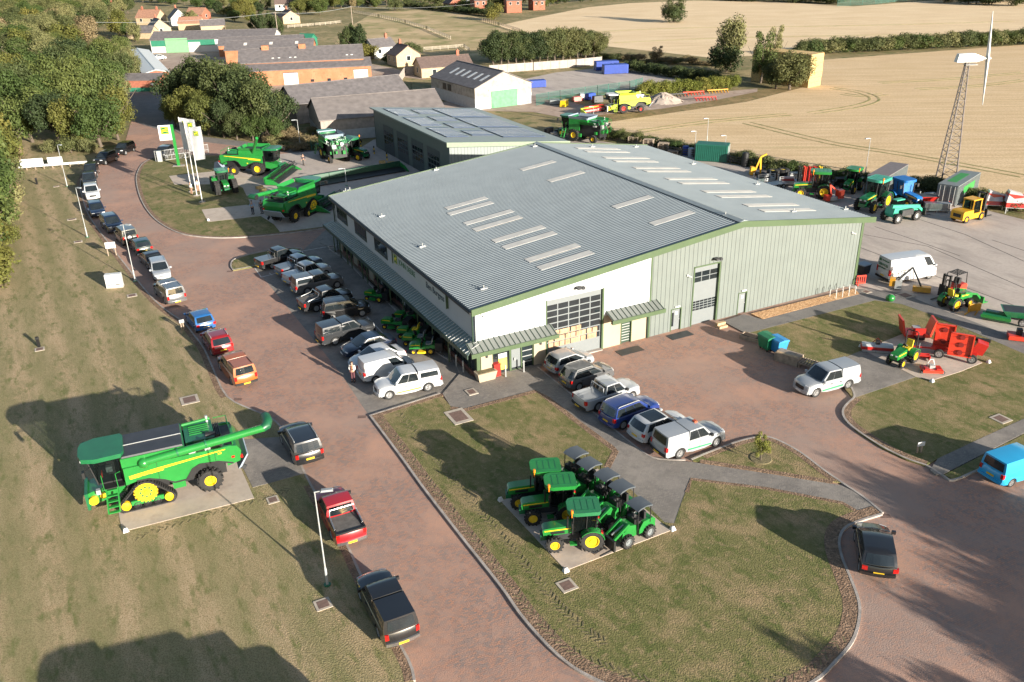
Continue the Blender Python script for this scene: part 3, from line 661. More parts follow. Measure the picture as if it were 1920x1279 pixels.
# --- entrance glazing
en = MB().box(1.4, 5.05, .2, .24, 0, 2.5).build('entrance', m_glass2, bld, 0)
mb = MB()
for x in (1.36, 2.9, 2.98, 3.95, 5.02): mb.box(x, x + .09, .1, .22, 0, 2.5)
mb.box(1.4, 5.05, .1, .22, 2.42, 2.5); mb.box(1.4, 5.05, .1, .22, 2.02, 2.1); mb.box(2.98, 4.0, .1, .22, .0, .12)
mb.build('entrance_frame', m_green, en, 0)
MB().box(3.1, 3.9, .15, .19, .3, 1.9).build('door_leaf', m_pale, en, 0)
mb = MB(); mb.box(3.3, 3.38, .02, .14, .95, 1.2); mb.build('handle', m_alu, en, 0)
MB().box(1.95, 2.7, .17, .195, .35, 1.75).build('poster', mat('yellow poster', (.75, .68, .10), .5, var=.2, scale=2), en, 0)
MB().box(1.95, 2.7, .165, .197, 1.4, 1.78).build('poster', m_whitep, en, 0)
mb = MB(); mb.box(4.1, 5.0, .17, .195, .5, .56); mb.box(4.1, 5, .17, .195, 1.0, 1.06); mb.box(4.1, 5, .17, .195, 1.5, 1.56); mb.split('shelf', m_alu, en, 0)
for x, z in ((.85, 2.0), (5.7, 2.0), (12.6, 2.25), (15.4, 2.25)): MB().box(x - .07, x + .07, -.1, .03, z - .16, z + .16).build('wall_lamp', m_dkmetal, bld, 0)
for x, z in ((9.2, 6.15), (23.2, 6.05)):
    mb = MB(); mb.box(x - .3, x + .1, -.5, .0, z - .08, z + .08); mb.box(x + .1, x + .35, -.55, -.25, z - .12, z + .1); mb.build('floodlight', m_dkmetal, bld, 0)
for x, z in ((20.2, 5.0), (39.6, 5.6), (.5, 5.6)):
    mb = MB(); mb.cyl((x, -.05, z), (x + .25, -.35, z - .12), .06, n=8); mb.box(x - .05, x + .05, -.1, 0, z - .1, z + .1); mb.build('camera', m_whitep, bld, 0)
mb = MB(); mb.box(16.33, 16.47, -.05, .02, 0, zroof(16.4)); mb.box(BW - .28, BW + .03, -.05, .02, 0, zroof(BW)); mb.box(BW, BW + .03, -.05, .25, 0, HRE); mb.split('corner_trim', m_green, bld)
mb = MB(); mb.box(.0, .3, .04, .3, 0, 3.0); mb.build('corner_post', m_green, bld, 0)
mb = MB(); mb.box(-.02, .45, -.02, .02, 3.0, HE); mb.build('corner_return', mat('pale grey panel', (.55, .57, .57), .5, var=.04), bld, 0)
# ================================================================== VEHICLES
def paint(name, col, metal=.0): return mat('paint ' + name, col, .32, metal, var=.03, scale=1, coat=1.)
P = dict(black=paint('black', (.012, .012, .013)), white=paint('white', (.60, .61, .62)), silver=paint('silver', (.40, .42, .44), .12), grey=paint('dark grey', (.035, .038, .042), .3), red=paint('red', (.42, .012, .018)),
         dkred=paint('dark red', (.26, .012, .015)), orange=paint('burnt orange', (.42, .11, .014)), blue=paint('mid blue', (.02, .12, .34)), navy=paint('navy', (.008, .018, .045)), dkblue=paint('royal blue', (.010, .035, .19)), sky=paint('sky blue', (.02, .40, .74)),
         green=paint('dark green', (.012, .03, .026)), olive=paint('olive grey', (.075, .075, .055)), pewter=paint('pewter', (.12, .123, .127), .2), steel=paint('steel blue', (.14, .18, .23), .3))
m_tyre = mat('road tyre', (.02, .02, .02), .85, var=.2, scale=8); m_alloy = mat('alloy rim', (.55, .55, .55), .3, metal=.6, var=.05)
m_plw = mat('white number plate', (.78, .78, .74), .4, var=0); m_ply = mat('yellow number plate', (.80, .52, .03), .4, var=0); m_chrome = mat('chrome trim', (.65, .65, .65), .15, metal=.9, var=.02)
m_bed = mat('load bed liner', (.13, .12, .11), .8, var=.3, scale=3)
WCACHE = {}
def wheel(parent, x, y, r, w, rim=None, name='wheel', frac=.62, lug=0., n=24):
    rim = rim or m_alloy; s = 1 if y > 0 else -1; key = (r, w, rim.name, s, frac, lug)
    if key not in WCACHE:
        mb = MB(); h = w / 2; rr = r * frac
        mb.lathe([(-h * .8, rr), (-h, r * .80), (-h * .85, r * .96), (-h * .5, r), (h * .5, r), (h * .85, r * .96), (h, r * .80), (h * .8, rr), (-h * .8, rr)], (0, 0, 0), n=n, cap=False)
        if lug:
            k = max(14, int(2 * PI * r / (lug * 3.2)))
            for i in range(k):
                for sd in (-1, 1):
                    t = 2 * PI * (i + (.5 if sd > 0 else 0)) / k; t2 = t + .9 * lug / r * 1.2
                    a = Vector((math.cos(t) * (r + .005), sd * h * .98, math.sin(t) * (r + .005))); b = Vector((math.cos(t2) * (r + lug * .4), sd * .02, math.sin(t2) * (r + lug * .4)))
                    mb.bar(a, b, lug * 1.1, lug * 1.3)
        ty = mb.build('wheel', m_rubber if lug else m_tyre, None, 40)
        mb = MB(); f = s * h * .82
        mb.lathe([(0, rr * .99), (f, rr * .99), (f * 1.02, rr * .90), (f * .45, rr * .80), (f * .40, rr * .35), (f * .75, rr * .28), (f * .75, .001)], (0, 0, 0), n=n)
        if rim == m_alloy:
            for i in range(6):
                t = 2 * PI * i / 6; mb.bar((0, f * .85, 0), (math.cos(t) * rr * .9, f * .85, math.sin(t) * rr * .9), rr * .2, abs(f) * .3)
        ri = mb.build('rim', rim, None, 40)
        WCACHE[key] = (ty.data, ri.data); bpy.data.objects.remove(ty); bpy.data.objects.remove(ri)
    td, rd = WCACHE[key]
    o = bpy.data.objects.new(name, td); COL.objects.link(o); o.parent = parent; o.location = (x, y, r)
    q = bpy.data.objects.new('rim', rd); COL.objects.link(q); q.parent = o
    return o
def slab(mb, f, u0, u1, v0, v1, off, th=.01):
    """a thin panel lying on the four-cornered face f = (bottom start, bottom end, top end, top start)"""
    f = [Vector(p) for p in f]
    pt = lambda u, v: (f[0] * (1 - u) + f[1] * u) * (1 - v) + (f[3] * (1 - u) + f[2] * u) * v
    q = [pt(u0, v0), pt(u1, v0), pt(u1, v1), pt(u0, v1)]; n = (f[1] - f[0]).cross(f[3] - f[0]).normalized()
    mb.hexa([p + n * (off - th) for p in q], [p + n * off for p in q])
SP = dict(
    pickup=dict(wb=3.1, fo=.88, ro=1.22, W=1.88, wr=.40, zh=1.10, zb=1.14, zr=1.80, cab=(1.14, .40, -.72, -.90), win=((.04, .46), (.50, .88)), tin=.16),
    suv=dict(wb=2.72, fo=.88, ro=.92, W=1.88, wr=.385, zh=1.06, zb=1.10, zr=1.70, cab=(1.16, .28, -1.88, -2.2), win=((.05, .30), (.335, .60), (.635, .88)), tin=.15),
    crossover=dict(wb=2.65, fo=.88, ro=.80, W=1.84, wr=.365, zh=1.0, zb=1.05, zr=1.58, cab=(1.22, .18, -1.58, -2.08), win=((.10, .30), (.335, .60), (.635, .90)), tin=.16),
    jeep=dict(wb=2.6, fo=.65, ro=.75, W=1.80, wr=.39, zh=1.15, zb=1.2, zr=1.90, cab=(.72, .42, -1.92, -2.0), win=((.04, .34), (.38, .64), (.68, .95)), tin=.14),
    hatch=dict(wb=2.55, fo=.83, ro=.66, W=1.76, wr=.335, zh=.90, zb=.98, zr=1.47, cab=(1.25, .15, -1.45, -1.90), win=((.10, .46), (.50, .90)), tin=.14),
    saloon=dict(wb=2.72, fo=.90, ro=1.05, W=1.82, wr=.345, zh=.87, zb=.96, zr=1.43, cab=(1.18, .12, -.95, -1.80), win=((.12, .47), (.51, .90)), tin=.17),
    estate=dict(wb=2.70, fo=.92, ro=1.0, W=1.80, wr=.335, zh=.88, zb=.96, zr=1.46, cab=(1.15, .12, -1.95, -2.3), win=((.05, .30), (.335, .60), (.635, .90)), tin=.15),
    van=dict(wb=2.70, fo=.85, ro=.92, W=1.83, wr=.32, zh=1.02, zb=1.12, zr=1.83, cab=(1.40, .62, -2.10, -2.18), win=((.70, .93),), tin=.14),
    bigvan=dict(wb=3.75, fo=.95, ro=1.05, W=2.05, wr=.36, zh=1.25, zb=1.45, zr=2.50, cab=(2.45, 1.62, -2.86, -2.92), win=((.83, .95),), tin=.16))
def vehicle(name, label, cat, kind, pcol, F, Rr, side, group=None, bed=None, rails=False, stripe=None, spare=False, beacon=False, cladding=None, glassroof=False, rim=None, sc=1., dark_glass=True, plate=True, rearglass=True, decal=False):
    s = SP[kind]; f0, r0 = G(*F), G(*Rr); d = (f0 - r0); d.z = 0; d.normalize(); nl = Vector((-d.y, d.x, 0))
    tr = s['W'] / 2 - .03
    c = (f0 + r0) / 2 + nl * (-tr if side == 'L' else tr)
    t = thing(name, label, cat, (c.x, c.y, .004), math.atan2(d.y, d.x), group); t.scale = (sc,) * 3
    pm = P[pcol] if isinstance(pcol, str) else pcol
    wb, fo, ro, W, wr, zh, zb, zr = [s[k] for k in ('wb', 'fo', 'ro', 'W', 'wr', 'zh', 'zb', 'zr')]
    a, b, cc, dd = s['cab']; xf = wb / 2 + fo; xr = -wb / 2 - ro; hw = W / 2; zs = .30; ar = wr + .07
    ztail = zb if kind in ('pickup',) else zb - .02
    def warp(m_, cuts=0):
        # gentle curves of a real body: bowed glass, crowned roof and bonnet, rounded nose and tail in plan
        if cuts: bmesh.ops.subdivide_edges(m_.bm, edges=m_.bm.edges[:], cuts=cuts, use_grid_fill=True)
        xm, hl = (dd + a) / 2, (a - dd) / 2; box_ = 1.0 if kind not in ('van', 'bigvan', 'jeep') else .45
        for v in m_.bm.verts:
            x, y, z = v.co; yy = min(1, (y / hw) ** 2); k = min(1, max(0, (z - zb) / (zr - zb))); q = max(0, 1 - ((x - xm) / hl) ** 2)
            if k > 0: z += (.06 * q * box_ + .035 * (1 - yy)) * k; y *= 1 + .10 * k * (1 - k); x += .10 * box_ * (1 - k * .5) * max(-1, min(1, (x - xm) / hl)) * (1 - yy) * (1 if abs(x - xm) < hl + .02 else 0)
            elif x > a and z > .75: z += .05 * (1 - yy) * min(1, (x - a) * 3)
            e = max(0, (x - (xf - .9)) / .9); x -= .20 * e * yy; e = max(0, (xr + .6 - x) / .6); x += .10 * box_ * e * yy
            v.co = (x, y, z)
        return m_
    def arch(cx): return [(cx + ar * math.cos(PI - PI * k / 8), max(zs, wr + ar * math.sin(PI * k / 8) - .02)) for k in range(9)]
    top = [(xf, .50), (xf + .0, .66), (xf - .03, zh - .26), (xf - .12, zh - .12), (xf - .32, zh - .03), (xf - .7, zh + .03), (a + .1, zb - .02), (a, zb), (0, zb), (dd, zb), ((dd + xr) / 2, ztail), (xr + .08, ztail - .01), (xr + .0, ztail - .15), (xr - .02, .62), (xr + .02, .42), (xr + .15, zs + .05)]
    bot = arch(-wb / 2) + [(-.5, zs - .03), (.5, zs - .03)] + arch(wb / 2) + [(xf - .12, zs + .02)]
    poly = top + bot; mb = MB(); rings = []
    for y, k in ((-hw, 1), (-hw + .035, 0), (-hw + .14, 0), (-hw * .45, 0), (0, 0), (hw * .45, 0), (hw - .14, 0), (hw - .035, 0), (hw, 1)):
        rg = []
        for i, (x, z) in enumerate(poly):
            zz = z; yy = y
            if i < len(top):
                if abs(y) > hw - .05: zz = z - (.06 if k else .02) * (1 if z > .8 else .2)
                if abs(y) >= hw - .04 and z > .7: yy = y * (1 - .035 * (z - .7))
            tp = max(0, (x - (xf - .75)) / .75); yy *= 1 - .13 * tp * tp
            tp = max(0, ((xr + .5) - x) / .5); yy *= 1 - .06 * tp * tp
            rg.append(mb.v((x, yy, zz)))
        rings.append(rg)
    n = len(poly); warp(mb)
    for u, v in zip(rings, rings[1:]):
        for i in range(n): mb.bm.faces.new((u[i], u[(i + 1) % n], v[(i + 1) % n], v[i]))
    mb.bm.faces.new(rings[0][::-1]); mb.bm.faces.new(rings[-1])
    body = mb.build('body', pm, t, 32)
    # greenhouse
    yb, yt = hw - .035, hw - s['tin']
    g = [(dd, yb, zb - .03), (a, yb - .02, zb - .03), (b, yt, zr), (cc, yt, zr)]
    def frus(x0, x1, x2, x3, ybm, ytp, zbm, ztp, nm='cabin', par=t, m=None):
        m_ = MB(); m_.hexa([(x0, -ybm, zbm), (x1, -ybm, zbm), (x1, ybm, zbm), (x0, ybm, zbm)], [(x3, -ytp, ztp), (x2, -ytp, ztp), (x2, ytp, ztp), (x3, ytp, ztp)])
        m_.bevel(.13, 3); warp(m_, 3); return m_.build(nm, m or pm, par, 50)
    frus(dd, a, b, cc, yb, yt, zb - .03, zr)
    def glass(nm, f, u0, u1, v0, v1, par=t, m=None, off=.012):
        m_ = MB(); slab(m_, f, u0, u1, v0, v1, off, .03); warp(m_, 3); return m_.build(nm, m or m_glass, par, 0)
    fL = [(dd, yb, zb - .03), (a, yb, zb - .03), (b, yt, zr), (cc, yt, zr)]
    fL = [fL[1], fL[0], fL[3], fL[2]]; fR = [(dd, -yb, zb - .03), (a, -yb, zb - .03), (b, -yt, zr), (cc, -yt, zr)]
    for u0, u1 in s['win']:
        glass('side_window', fR, u0 - .012, u1 + .012, .10, .90); glass('side_window', fL, 1 - u1 - .012, 1 - u0 + .012, .10, .90)
    glass('windscreen', [(a, -yb, zb - .03), (a, yb, zb - .03), (b, yt, zr), (b, -yt, zr)], .07, .93, .10, .92)
    fB = [(dd, yb, zb - .03), (dd, -yb, zb - .03), (cc, -yt, zr), (cc, yt, zr)]
    if bed != 'canopy' and rearglass: glass('rear_window', fB, .09, .91, .16, .86)
    if glassroof: warp(MB().box(cc + .35, b - .12, -yt + .1, yt - .1, zr - .02, zr + .014), 3).build('glass_roof', m_glass, t, 0)
    # load area
    if bed == 'canopy':
        zc = zr + .02; cx = dd + .06
        frus(xr + .06, cx, cx, xr + .22, yb, yt + .02, zb - .03, zc, 'canopy')
        f = [(xr + .06, yb, zb - .03), (xr + .06, -yb, zb - .03), (xr + .22, -yt, zc), (xr + .22, yt, zc)]; glass('rear_window', f, .10, .90, .16, .88)
        for sg in (1, -1):
            f = [(xr + .06, -yb, zb - .03), (cx, -yb, zb - .03), (cx, -yt - .02, zc), (xr + .22, -yt - .02, zc)]
            if sg > 0: f = [(cx, yb, zb - .03), (xr + .06, yb, zb - .03), (xr + .22, yt + .02, zc), (cx, yt + .02, zc)]
            if decal != 'solid': glass('side_window', f, .10, .90, .26, .80)
    elif bed == 'cover':
        MB().box(xr + .05, dd - .04, -hw + .1, hw - .1, zb - .01, zb + .035).build('tonneau_cover', P['pewter'] if pcol != 'silver' else P['silver'], t, 30)
        m_ = MB(); m_.tube([(dd - .2, -hw + .14, zb), (dd - .12, -hw + .2, zr - .12), (dd - .12, hw - .2, zr - .12), (dd - .2, hw - .14, zb)], .04, 8); m_.build('roll_bar', pm, t)
    elif bed == 'open':
        m_ = MB(); m_.box(xr + .14, dd - .06, -hw + .16, hw - .16, zb - .10, zb + .004); m_.build('load_bed', m_bed, t, 0)
        m_ = MB()
        m_.box(xr + .02, dd - .05, -hw + .06, -hw + .16, zb - .05, zb + .09); m_.box(xr + .02, dd - .05, hw - .16, hw - .06, zb - .05, zb + .09); m_.box(xr + .02, xr + .1, -hw + .1, hw - .1, zb - .05, zb + .07)
        m_.split('bed_rail', pm if rails != 'chrome' else m_black, t)
        m_ = MB(); m_.tube([(xr + .5, -hw + .11, zb + .1), (dd - .35, -hw + .13, zb + .32), (dd - .16, -hw + .22, zr - .06), (dd - .16, hw - .22, zr - .06), (dd - .35, hw - .13, zb + .32), (xr + .5, hw - .11, zb + .1)], .042, 8); m_.build('roll_bar', m_chrome, t)
    # doors
    if kind in ('pickup', 'suv', 'crossover', 'estate', 'jeep', 'saloon', 'hatch'): cuts = (a - .12, (a + dd) / 2 + .05, max(dd + .05, -wb / 2 + ar * .6)) if kind != 'pickup' else (a - .10, .02, dd + .02)
    else: cuts = (a - .15, a - 1.2)
    for sg in (1, -1):
        for i in range(len(cuts) - 1):
            x1, x0 = cuts[i], cuts[i + 1]; m_ = MB()
            yv = sg * (hw + .004); q = [(x0 + .02, zs + .09), (x1 - .02, zs + .09), (x1 - .02, zb - .14), (x0 + .02, zb - .14)]
            m_.prism(q, yv - .012, yv + .004); o = m_.build('door', pm, t, 0)
            MB().box(x0 + .10, x0 + .30, yv - .02 * sg - .012, yv + .02 * sg + .012, zb - .27, zb - .23).build('handle', pm if kind != 'pickup' else m_black, o, 0)
    # lamps, plates, bumpers, grille, mirrors
    for sg in (1, -1):
        yc = sg * (hw - .30); m_ = MB(); m_.box(xf - .26, xf - .035, yc - .19, yc + .19, zh - .36, zh - .13, .03, .02); warp(m_, 1); m_.build('headlight', m_lamp, t, 0)
        yc = sg * (hw - .14); m_ = MB()
        if kind in ('pickup', 'suv', 'jeep', 'van', 'bigvan', 'crossover'): m_.box(xr - .03, xr + .16, yc - .10, yc + .085, .78 if kind != 'bigvan' else .9, zb - .04 if kind != 'bigvan' else 1.5)
        else: m_.box(xr - .02, xr + .2, yc - .19, yc + .075, zb - .33, zb - .10)
        warp(m_, 1); m_.build('taillight', m_taill, t, 0)
        m_ = MB(); ym = sg * (hw + .10); m_.box(a - .28, a - .12, ym - .10, ym + .10, zb + .0, zb + .17); m_.bevel(.03, 1); m_.build('mirror', pm if cladding is None else m_black, t, 40)
    gw = hw - .5
    warp(MB().box(xf - .08, xf + .014, -gw, gw, .60, zh - .26), 3).build('grille', m_black, t, 0)
    bmr = {'chrome': m_chrome, None: pm}.get(cladding if cladding == 'chrome' else None)
    m_ = MB(); m_.box(xf - .22, xf + .06, -hw + .14, hw - .14, .34, .60); m_.bevel(.05, 1); warp(m_, 3); m_.build('front_bumper', pm if kind not in ('jeep',) else m_black, t, 40)
    m_ = MB(); m_.box(xr - .10, xr + .18, -hw + .06, hw - .06, .40, .58); m_.bevel(.04, 1); warp(m_, 3)
    m_.build('rear_bumper', m_chrome if (kind == 'pickup' and cladding == 'chrome') else (m_black if kind in ('jeep', 'bigvan') or (kind == 'pickup' and cladding == 'black') else pm), t, 40)
    if plate:
        zp = .50 if kind in ('pickup', 'jeep') else (zb - .42 if kind in ('crossover', 'suv', 'hatch', 'saloon', 'estate') else .72)
        px_ = xr - (.115 if zp == .5 else .045)
        MB().box(px_, px_ + .03, -.26, .26, zp - .06, zp + .06).build('number_plate', m_ply, t, 0)
        MB().box(xf + .055, xf + .075, -.26, .26, .42, .53).build('number_plate', m_plw, t, 0)
    if rails and rails != 'chrome':
        for sg in (1, -1):
            m_ = MB(); yy = sg * (yt - .06); x0_, x1_ = (b - .1, cc + .15) if bed != 'canopy' else (dd - .12, xr + .45); m_.tube([(x0_, yy, zr), (x0_ - .1, yy, zr + .06), (x1_ + .1, yy, zr + .07), (x1_, yy, zr)], .022, 6); warp(m_); m_.build('roof_rail', m_alu if rails == True else m_black, t)
    if stripe is not None:
        for sg in (1, -1):
            MB().prism([(-.95, .48), (1.0, .42), (1.0, .52), (-.95, .60)], sg * (hw + .012), sg * (hw + .018)).build('side_stripe', stripe, t, 0)
    if decal == 'swoosh':
        for sg in (1, -1):
            MB().prism([(-1.1, .42), (1.0, .42), (.85, .62), (.3, .70), (-.1, .84), (-.6, .95), (-1.1, .95)], sg * (hw + .012), sg * (hw + .017)).build('side_decal', P['grey'], t, 0)
    if spare:
        w_ = wheel(t, 0, .001, .36, .22, m_whitep, 'spare_wheel'); w_.rotation_euler = (0, 0, PI / 2); w_.location = (xr - .14, .15, 1.08)
    if beacon: MB().box(.1, .35, -.16, .16, zr + .06, zr + .2, .03, .03).build('beacon', mat('beacon', (.55, .09, .03), .3, var=.05), t, 0)
    for sx in (1, -1):
        for sg in (1, -1): wheel(t, sx * wb / 2, sg * (hw - .13), wr, .24, rim)
    return t
GR = 'cars parked along the left kerb'; GC = 'cars in the bays by the shop side'; GF = 'cars in the bays by the entrance'
m_ygr = mat('lime stripe', (.60, .75, .05), .4, var=0); m_grs = mat('green stripe', (.02, .45, .12), .4, var=0)
V = vehicle
V('parked_pickup', 'black pickup with black canopy, nearest the camera on the left kerb', 'pickup', 'pickup', 'black', (674, 1123), (712, 1201), 'L', GR, bed='canopy', cladding='chrome', rails='chrome')
V('parked_pickup', 'red pickup with open load bed and chrome roll bar beside the front lamp post', 'pickup', 'pickup', 'red', (596, 962), (622, 1013), 'L', GR, bed='open', cladding='chrome', rails='chrome')
V('parked_car', 'black off-roader with roof rails parked at the tail of the big tracked combine', 'off-roader', 'suv', 'black', (530, 833), (552, 871), 'L', GR, rails=True, sc=1.06, bed=None)
V('parked_pickup', 'burnt orange pickup with canopy, behind the dark red car', 'pickup', 'pickup', 'orange', (413, 695), (435, 723), 'L', GR, bed='canopy', cladding='black', rails='black')
V('parked_car', 'dark red estate-like car between the blue hatchback and the orange pickup', 'car', 'crossover', 'dkred', (382, 646), (397.5, 668), 'L', GR, rails=True)
V('parked_car', 'small mid blue hatchback ahead of the dark red car', 'car', 'hatch', 'blue', (352, 607), (367, 624), 'L', GR)
V('parked_pickup', 'pewter grey pickup with canopy next to the left lawn cabinet', 'pickup', 'pickup', 'pewter', (291, 552), (312, 573), 'L', GR, bed='canopy', rails=True, cladding='chrome')
V('parked_car', 'silver estate facing the camera, nose to the pewter pickup', 'car', 'estate', 'silver', (290, 529), (282, 509), 'R', GR, rails=True)
V('parked_car', 'black saloon between the dark green hatchback and the silver estate', 'car', 'saloon', 'black', (262, 491), (279, 507), 'L', GR)
V('parked_car', 'dark green hatchback with red tail lamps behind the olive off-roader', 'car', 'hatch', 'green', (244, 466), (258, 481), 'L', GR)
V('parked_car', 'olive boxy off-roader with white spare wheel on its back', 'off-roader', 'jeep', 'olive', (217, 450), (231.5, 462), 'L', GR, spare=True, cladding='black')
V('parked_pickup', 'navy pickup facing the camera ahead of the olive off-roader', 'pickup', 'suv', 'navy', (205, 440.5), (190, 426), 'R', GR, rails='black')
V('parked_car', 'dark blue saloon facing the camera next to the second lamp post', 'car', 'estate', 'navy', (173, 411), (166, 397), 'R', GR, rails='black')
V('parked_car', 'white pickup-like car in the row along the left kerb', 'car', 'suv', 'white', (163, 379), (159, 365), 'R', GR)
V('parked_car', 'dark grey off-roader directly behind the white one on the left kerb', 'off-roader', 'suv', 'grey', (158, 355), (157, 343), 'R', GR, rails='black')
V('parked_car', 'dark off-roader at the far end of the row, by the white crash rail', 'off-roader', 'suv', 'black', (159, 336), (163, 326), 'R', GR)
V('parked_car', 'black estate with silver trim slanting onto the drive under the trees', 'off-roader', 'suv', 'black', (200, 309.5), (219, 302), 'L', GR, rails=True)
V('parked_car', 'black off-roader nearest the bend, half beneath the yellowing trees', 'off-roader', 'suv', 'black', (237, 291), (252, 284), 'L', GR)
V('parked_car', 'dark grey off-roader standing behind the grey mesh gate', 'off-roader', 'suv', 'grey', (312, 300), (328, 290), 'L', GR)
# bays by the shop side
V('parked_pickup', 'black pickup with pale bed cover in the first bay by the grass nib', 'pickup', 'pickup', 'black', (568, 490), (504, 507.5), 'R', GC, bed='cover')
V('parked_pickup', 'pale steel blue pickup squeezed behind the silver covered one', 'pickup', 'pickup', 'steel', (606, 503), (540, 522), 'R', GC, bed='cover', sc=.98)
V('parked_pickup', 'silver pickup with flat silver bed cover between the steel blue and grey ones', 'pickup', 'pickup', 'silver', (622, 517), (555, 537), 'R', GC, bed='cover', sc=.98)
V('parked_pickup', 'silver grey pickup with matching canopy and long side windows', 'pickup', 'pickup', 'pewter', (638, 540), (573, 554.5), 'R', GC, bed='canopy')
V('parked_pickup', 'black pickup with open bed and shiny flank in the shop bays', 'pickup', 'pickup', 'black', (655, 570), (590, 587), 'R', GC, bed='open', cladding='black')
V('parked_car', 'black crossover with bright reflection along its side', 'car', 'suv', 'black', (683, 594), (622, 603), 'R', GC, rails='black')
V('parked_pickup', 'charcoal pickup with canopy, last of the cars facing the shop', 'pickup', 'pickup', 'grey', (694, 631), (627, 649), 'R', GC, bed='canopy', cladding='black')
V('parked_car', 'navy saloon facing the drive beside the row of ride-on mowers', 'car', 'saloon', 'navy', (668, 674), (726, 659), 'L', GC)
V('parked_car', 'white saloon facing the drive between the navy saloon and the white van', 'car', 'saloon', 'white', (684, 699), (745, 681), 'L', GC)
V('parked_van', 'small white panel van parked tail-out towards the drive', 'van', 'van', 'white', (766, 703), (703, 719), 'R', GC, rearglass=False, cladding='black')
V('parked_pickup', 'white pickup with grey topped canopy and lime stripe at the lawn corner', 'pickup', 'pickup', 'white', (731, 750), (803.5, 735), 'L', GC, bed='canopy', stripe=m_ygr)
# bays by the entrance
V('parked_car', 'silver two-door hatchback right by the glazed entrance', 'car', 'hatch', 'silver', (1107, 688), (1049, 707), 'R', GF)
V('parked_car', 'grey crossover second from the entrance', 'car', 'crossover', 'pewter', (1143, 715), (1081, 735), 'R', GF, rails=True)
V('parked_pickup', 'silver pickup with flat bed cover and dark swoosh on its doors', 'pickup', 'pickup', 'silver', (1187, 751), (1121, 772.5), 'R', GF, bed='cover', decal='swoosh', cladding='black')
V('parked_car', 'royal blue off-roader with silver roof rails', 'off-roader', 'suv', 'dkblue', (1228, 783), (1164, 808), 'R', GF, rails=True)
V('parked_car', 'white crossover with black glass roof', 'car', 'crossover', 'white', (1281, 812), (1217, 836), 'R', GF, glassroof=True)
V('parked_pickup', 'silver pickup with canopy, orange roof beacon and green stripe', 'pickup', 'pickup', 'silver', (1343, 838), (1275.5, 860), 'R', GF, bed='canopy', stripe=m_grs, beacon=True, cladding='black', decal='solid')
V('parked_pickup', 'silver pickup with canopy and green stripe standing alone by the red mowers', 'pickup', 'pickup', 'silver', (1530, 745.5), (1589, 730), 'L', None, bed='canopy', stripe=m_grs, decal='solid')
V('parked_car', 'black hatchback by the rounded kerb at the bottom right', 'car', 'hatch', 'black', (1603, 1018), (1610, 1068), 'L', None, sc=1.06)
V('parked_van', 'sky blue small van at the right edge of the picture', 'van', 'van', 'sky', (1958, 893), (1889, 916), 'R', None)
bv = V('parked_van', 'large white high-roofed van in the concrete yard', 'van', 'bigvan', 'white', (1733, 525), (1690, 531), 'R', None, rearglass=False)
bx = -3.75 / 2 - 1.05
text('SERVICES', bv, (bx - .03, .75, 1.75), .34, m_gletter, (PI / 2, 0, -PI / 2))
text('agricultural', bv, (bx - .03, .75, 1.45), .24, m_gletter, (PI / 2, 0, -PI / 2))
text('BEN BURGESS', bv, (bx - .0, .3, 2.2), .16, m_gletter, (PI / 2, 0, -PI / 2))
MB().box(bx - .02, bx, .45, .7, 2.08, 2.32).build('emblem', m_gletter, bv, 0)
# ================================================================== FARM MACHINES
m_seat = mat('yellow seat', (.80, .58, .03), .5, var=.05); m_bseat = mat('black seat', (.02, .02, .022), .6, var=.1)
m_greyblue = mat('grey blue panel', (.30, .36, .44), .4, var=.08)
m_cabglass = bpy.data.materials.new('cab glass'); m_cabglass.use_nodes = True
_n = m_cabglass.node_tree.nodes; _l = m_cabglass.node_tree.links; _b = _n['Principled BSDF']; _b.inputs['Base Color'].default_value = (.012, .018, .018, 1); _b.inputs['Roughness'].default_value = .04
_t = _n.new('ShaderNodeBsdfTransparent'); _t.inputs[0].default_value = (.52, .60, .58, 1); _m = _n.new('ShaderNodeMixShader'); _f = _n.new('ShaderNodeFresnel'); _f.inputs[0].default_value = 1.5
_a = _n.new('ShaderNodeMath'); _a.operation = 'MULTIPLY_ADD'; _a.inputs[1].default_value = 1.0; _a.inputs[2].default_value = .22; _l.new(_f.outputs[0], _a.inputs[0]); _l.new(_a.outputs[0], _m.inputs[0]); _l.new(_t.outputs[0], _m.inputs[1]); _l.new(_b.outputs[0], _m.inputs[2]); _l.new(_m.outputs[0], _n['Material Output'].inputs[0])
m_lime = mat('lime paint', (.52, .66, .05), .4, var=.06, coat=.3)
m_teal = mat('teal paint', (.05, .42, .27), .4, var=.08, coat=.3)
def place2(F, Rr, side, half):
    f0, r0 = G(*F), G(*Rr); d = f0 - r0; d.z = 0; L = d.length; d.normalize(); n = Vector((-d.y, d.x, 0))
    c = f0 + n * (-half if side == 'L' else half if side == 'R' else 0)
    return c, math.atan2(d.y, d.x), L
def bx(parent, name, m, *b, bev=0., tx=0, ty=0, **k):
    mb = MB(); mb.box(*b, tx=tx, ty=ty)
    if bev: mb.bevel(bev, 2)
    return mb.build(name, m, parent, 40 if bev else 0, **k)
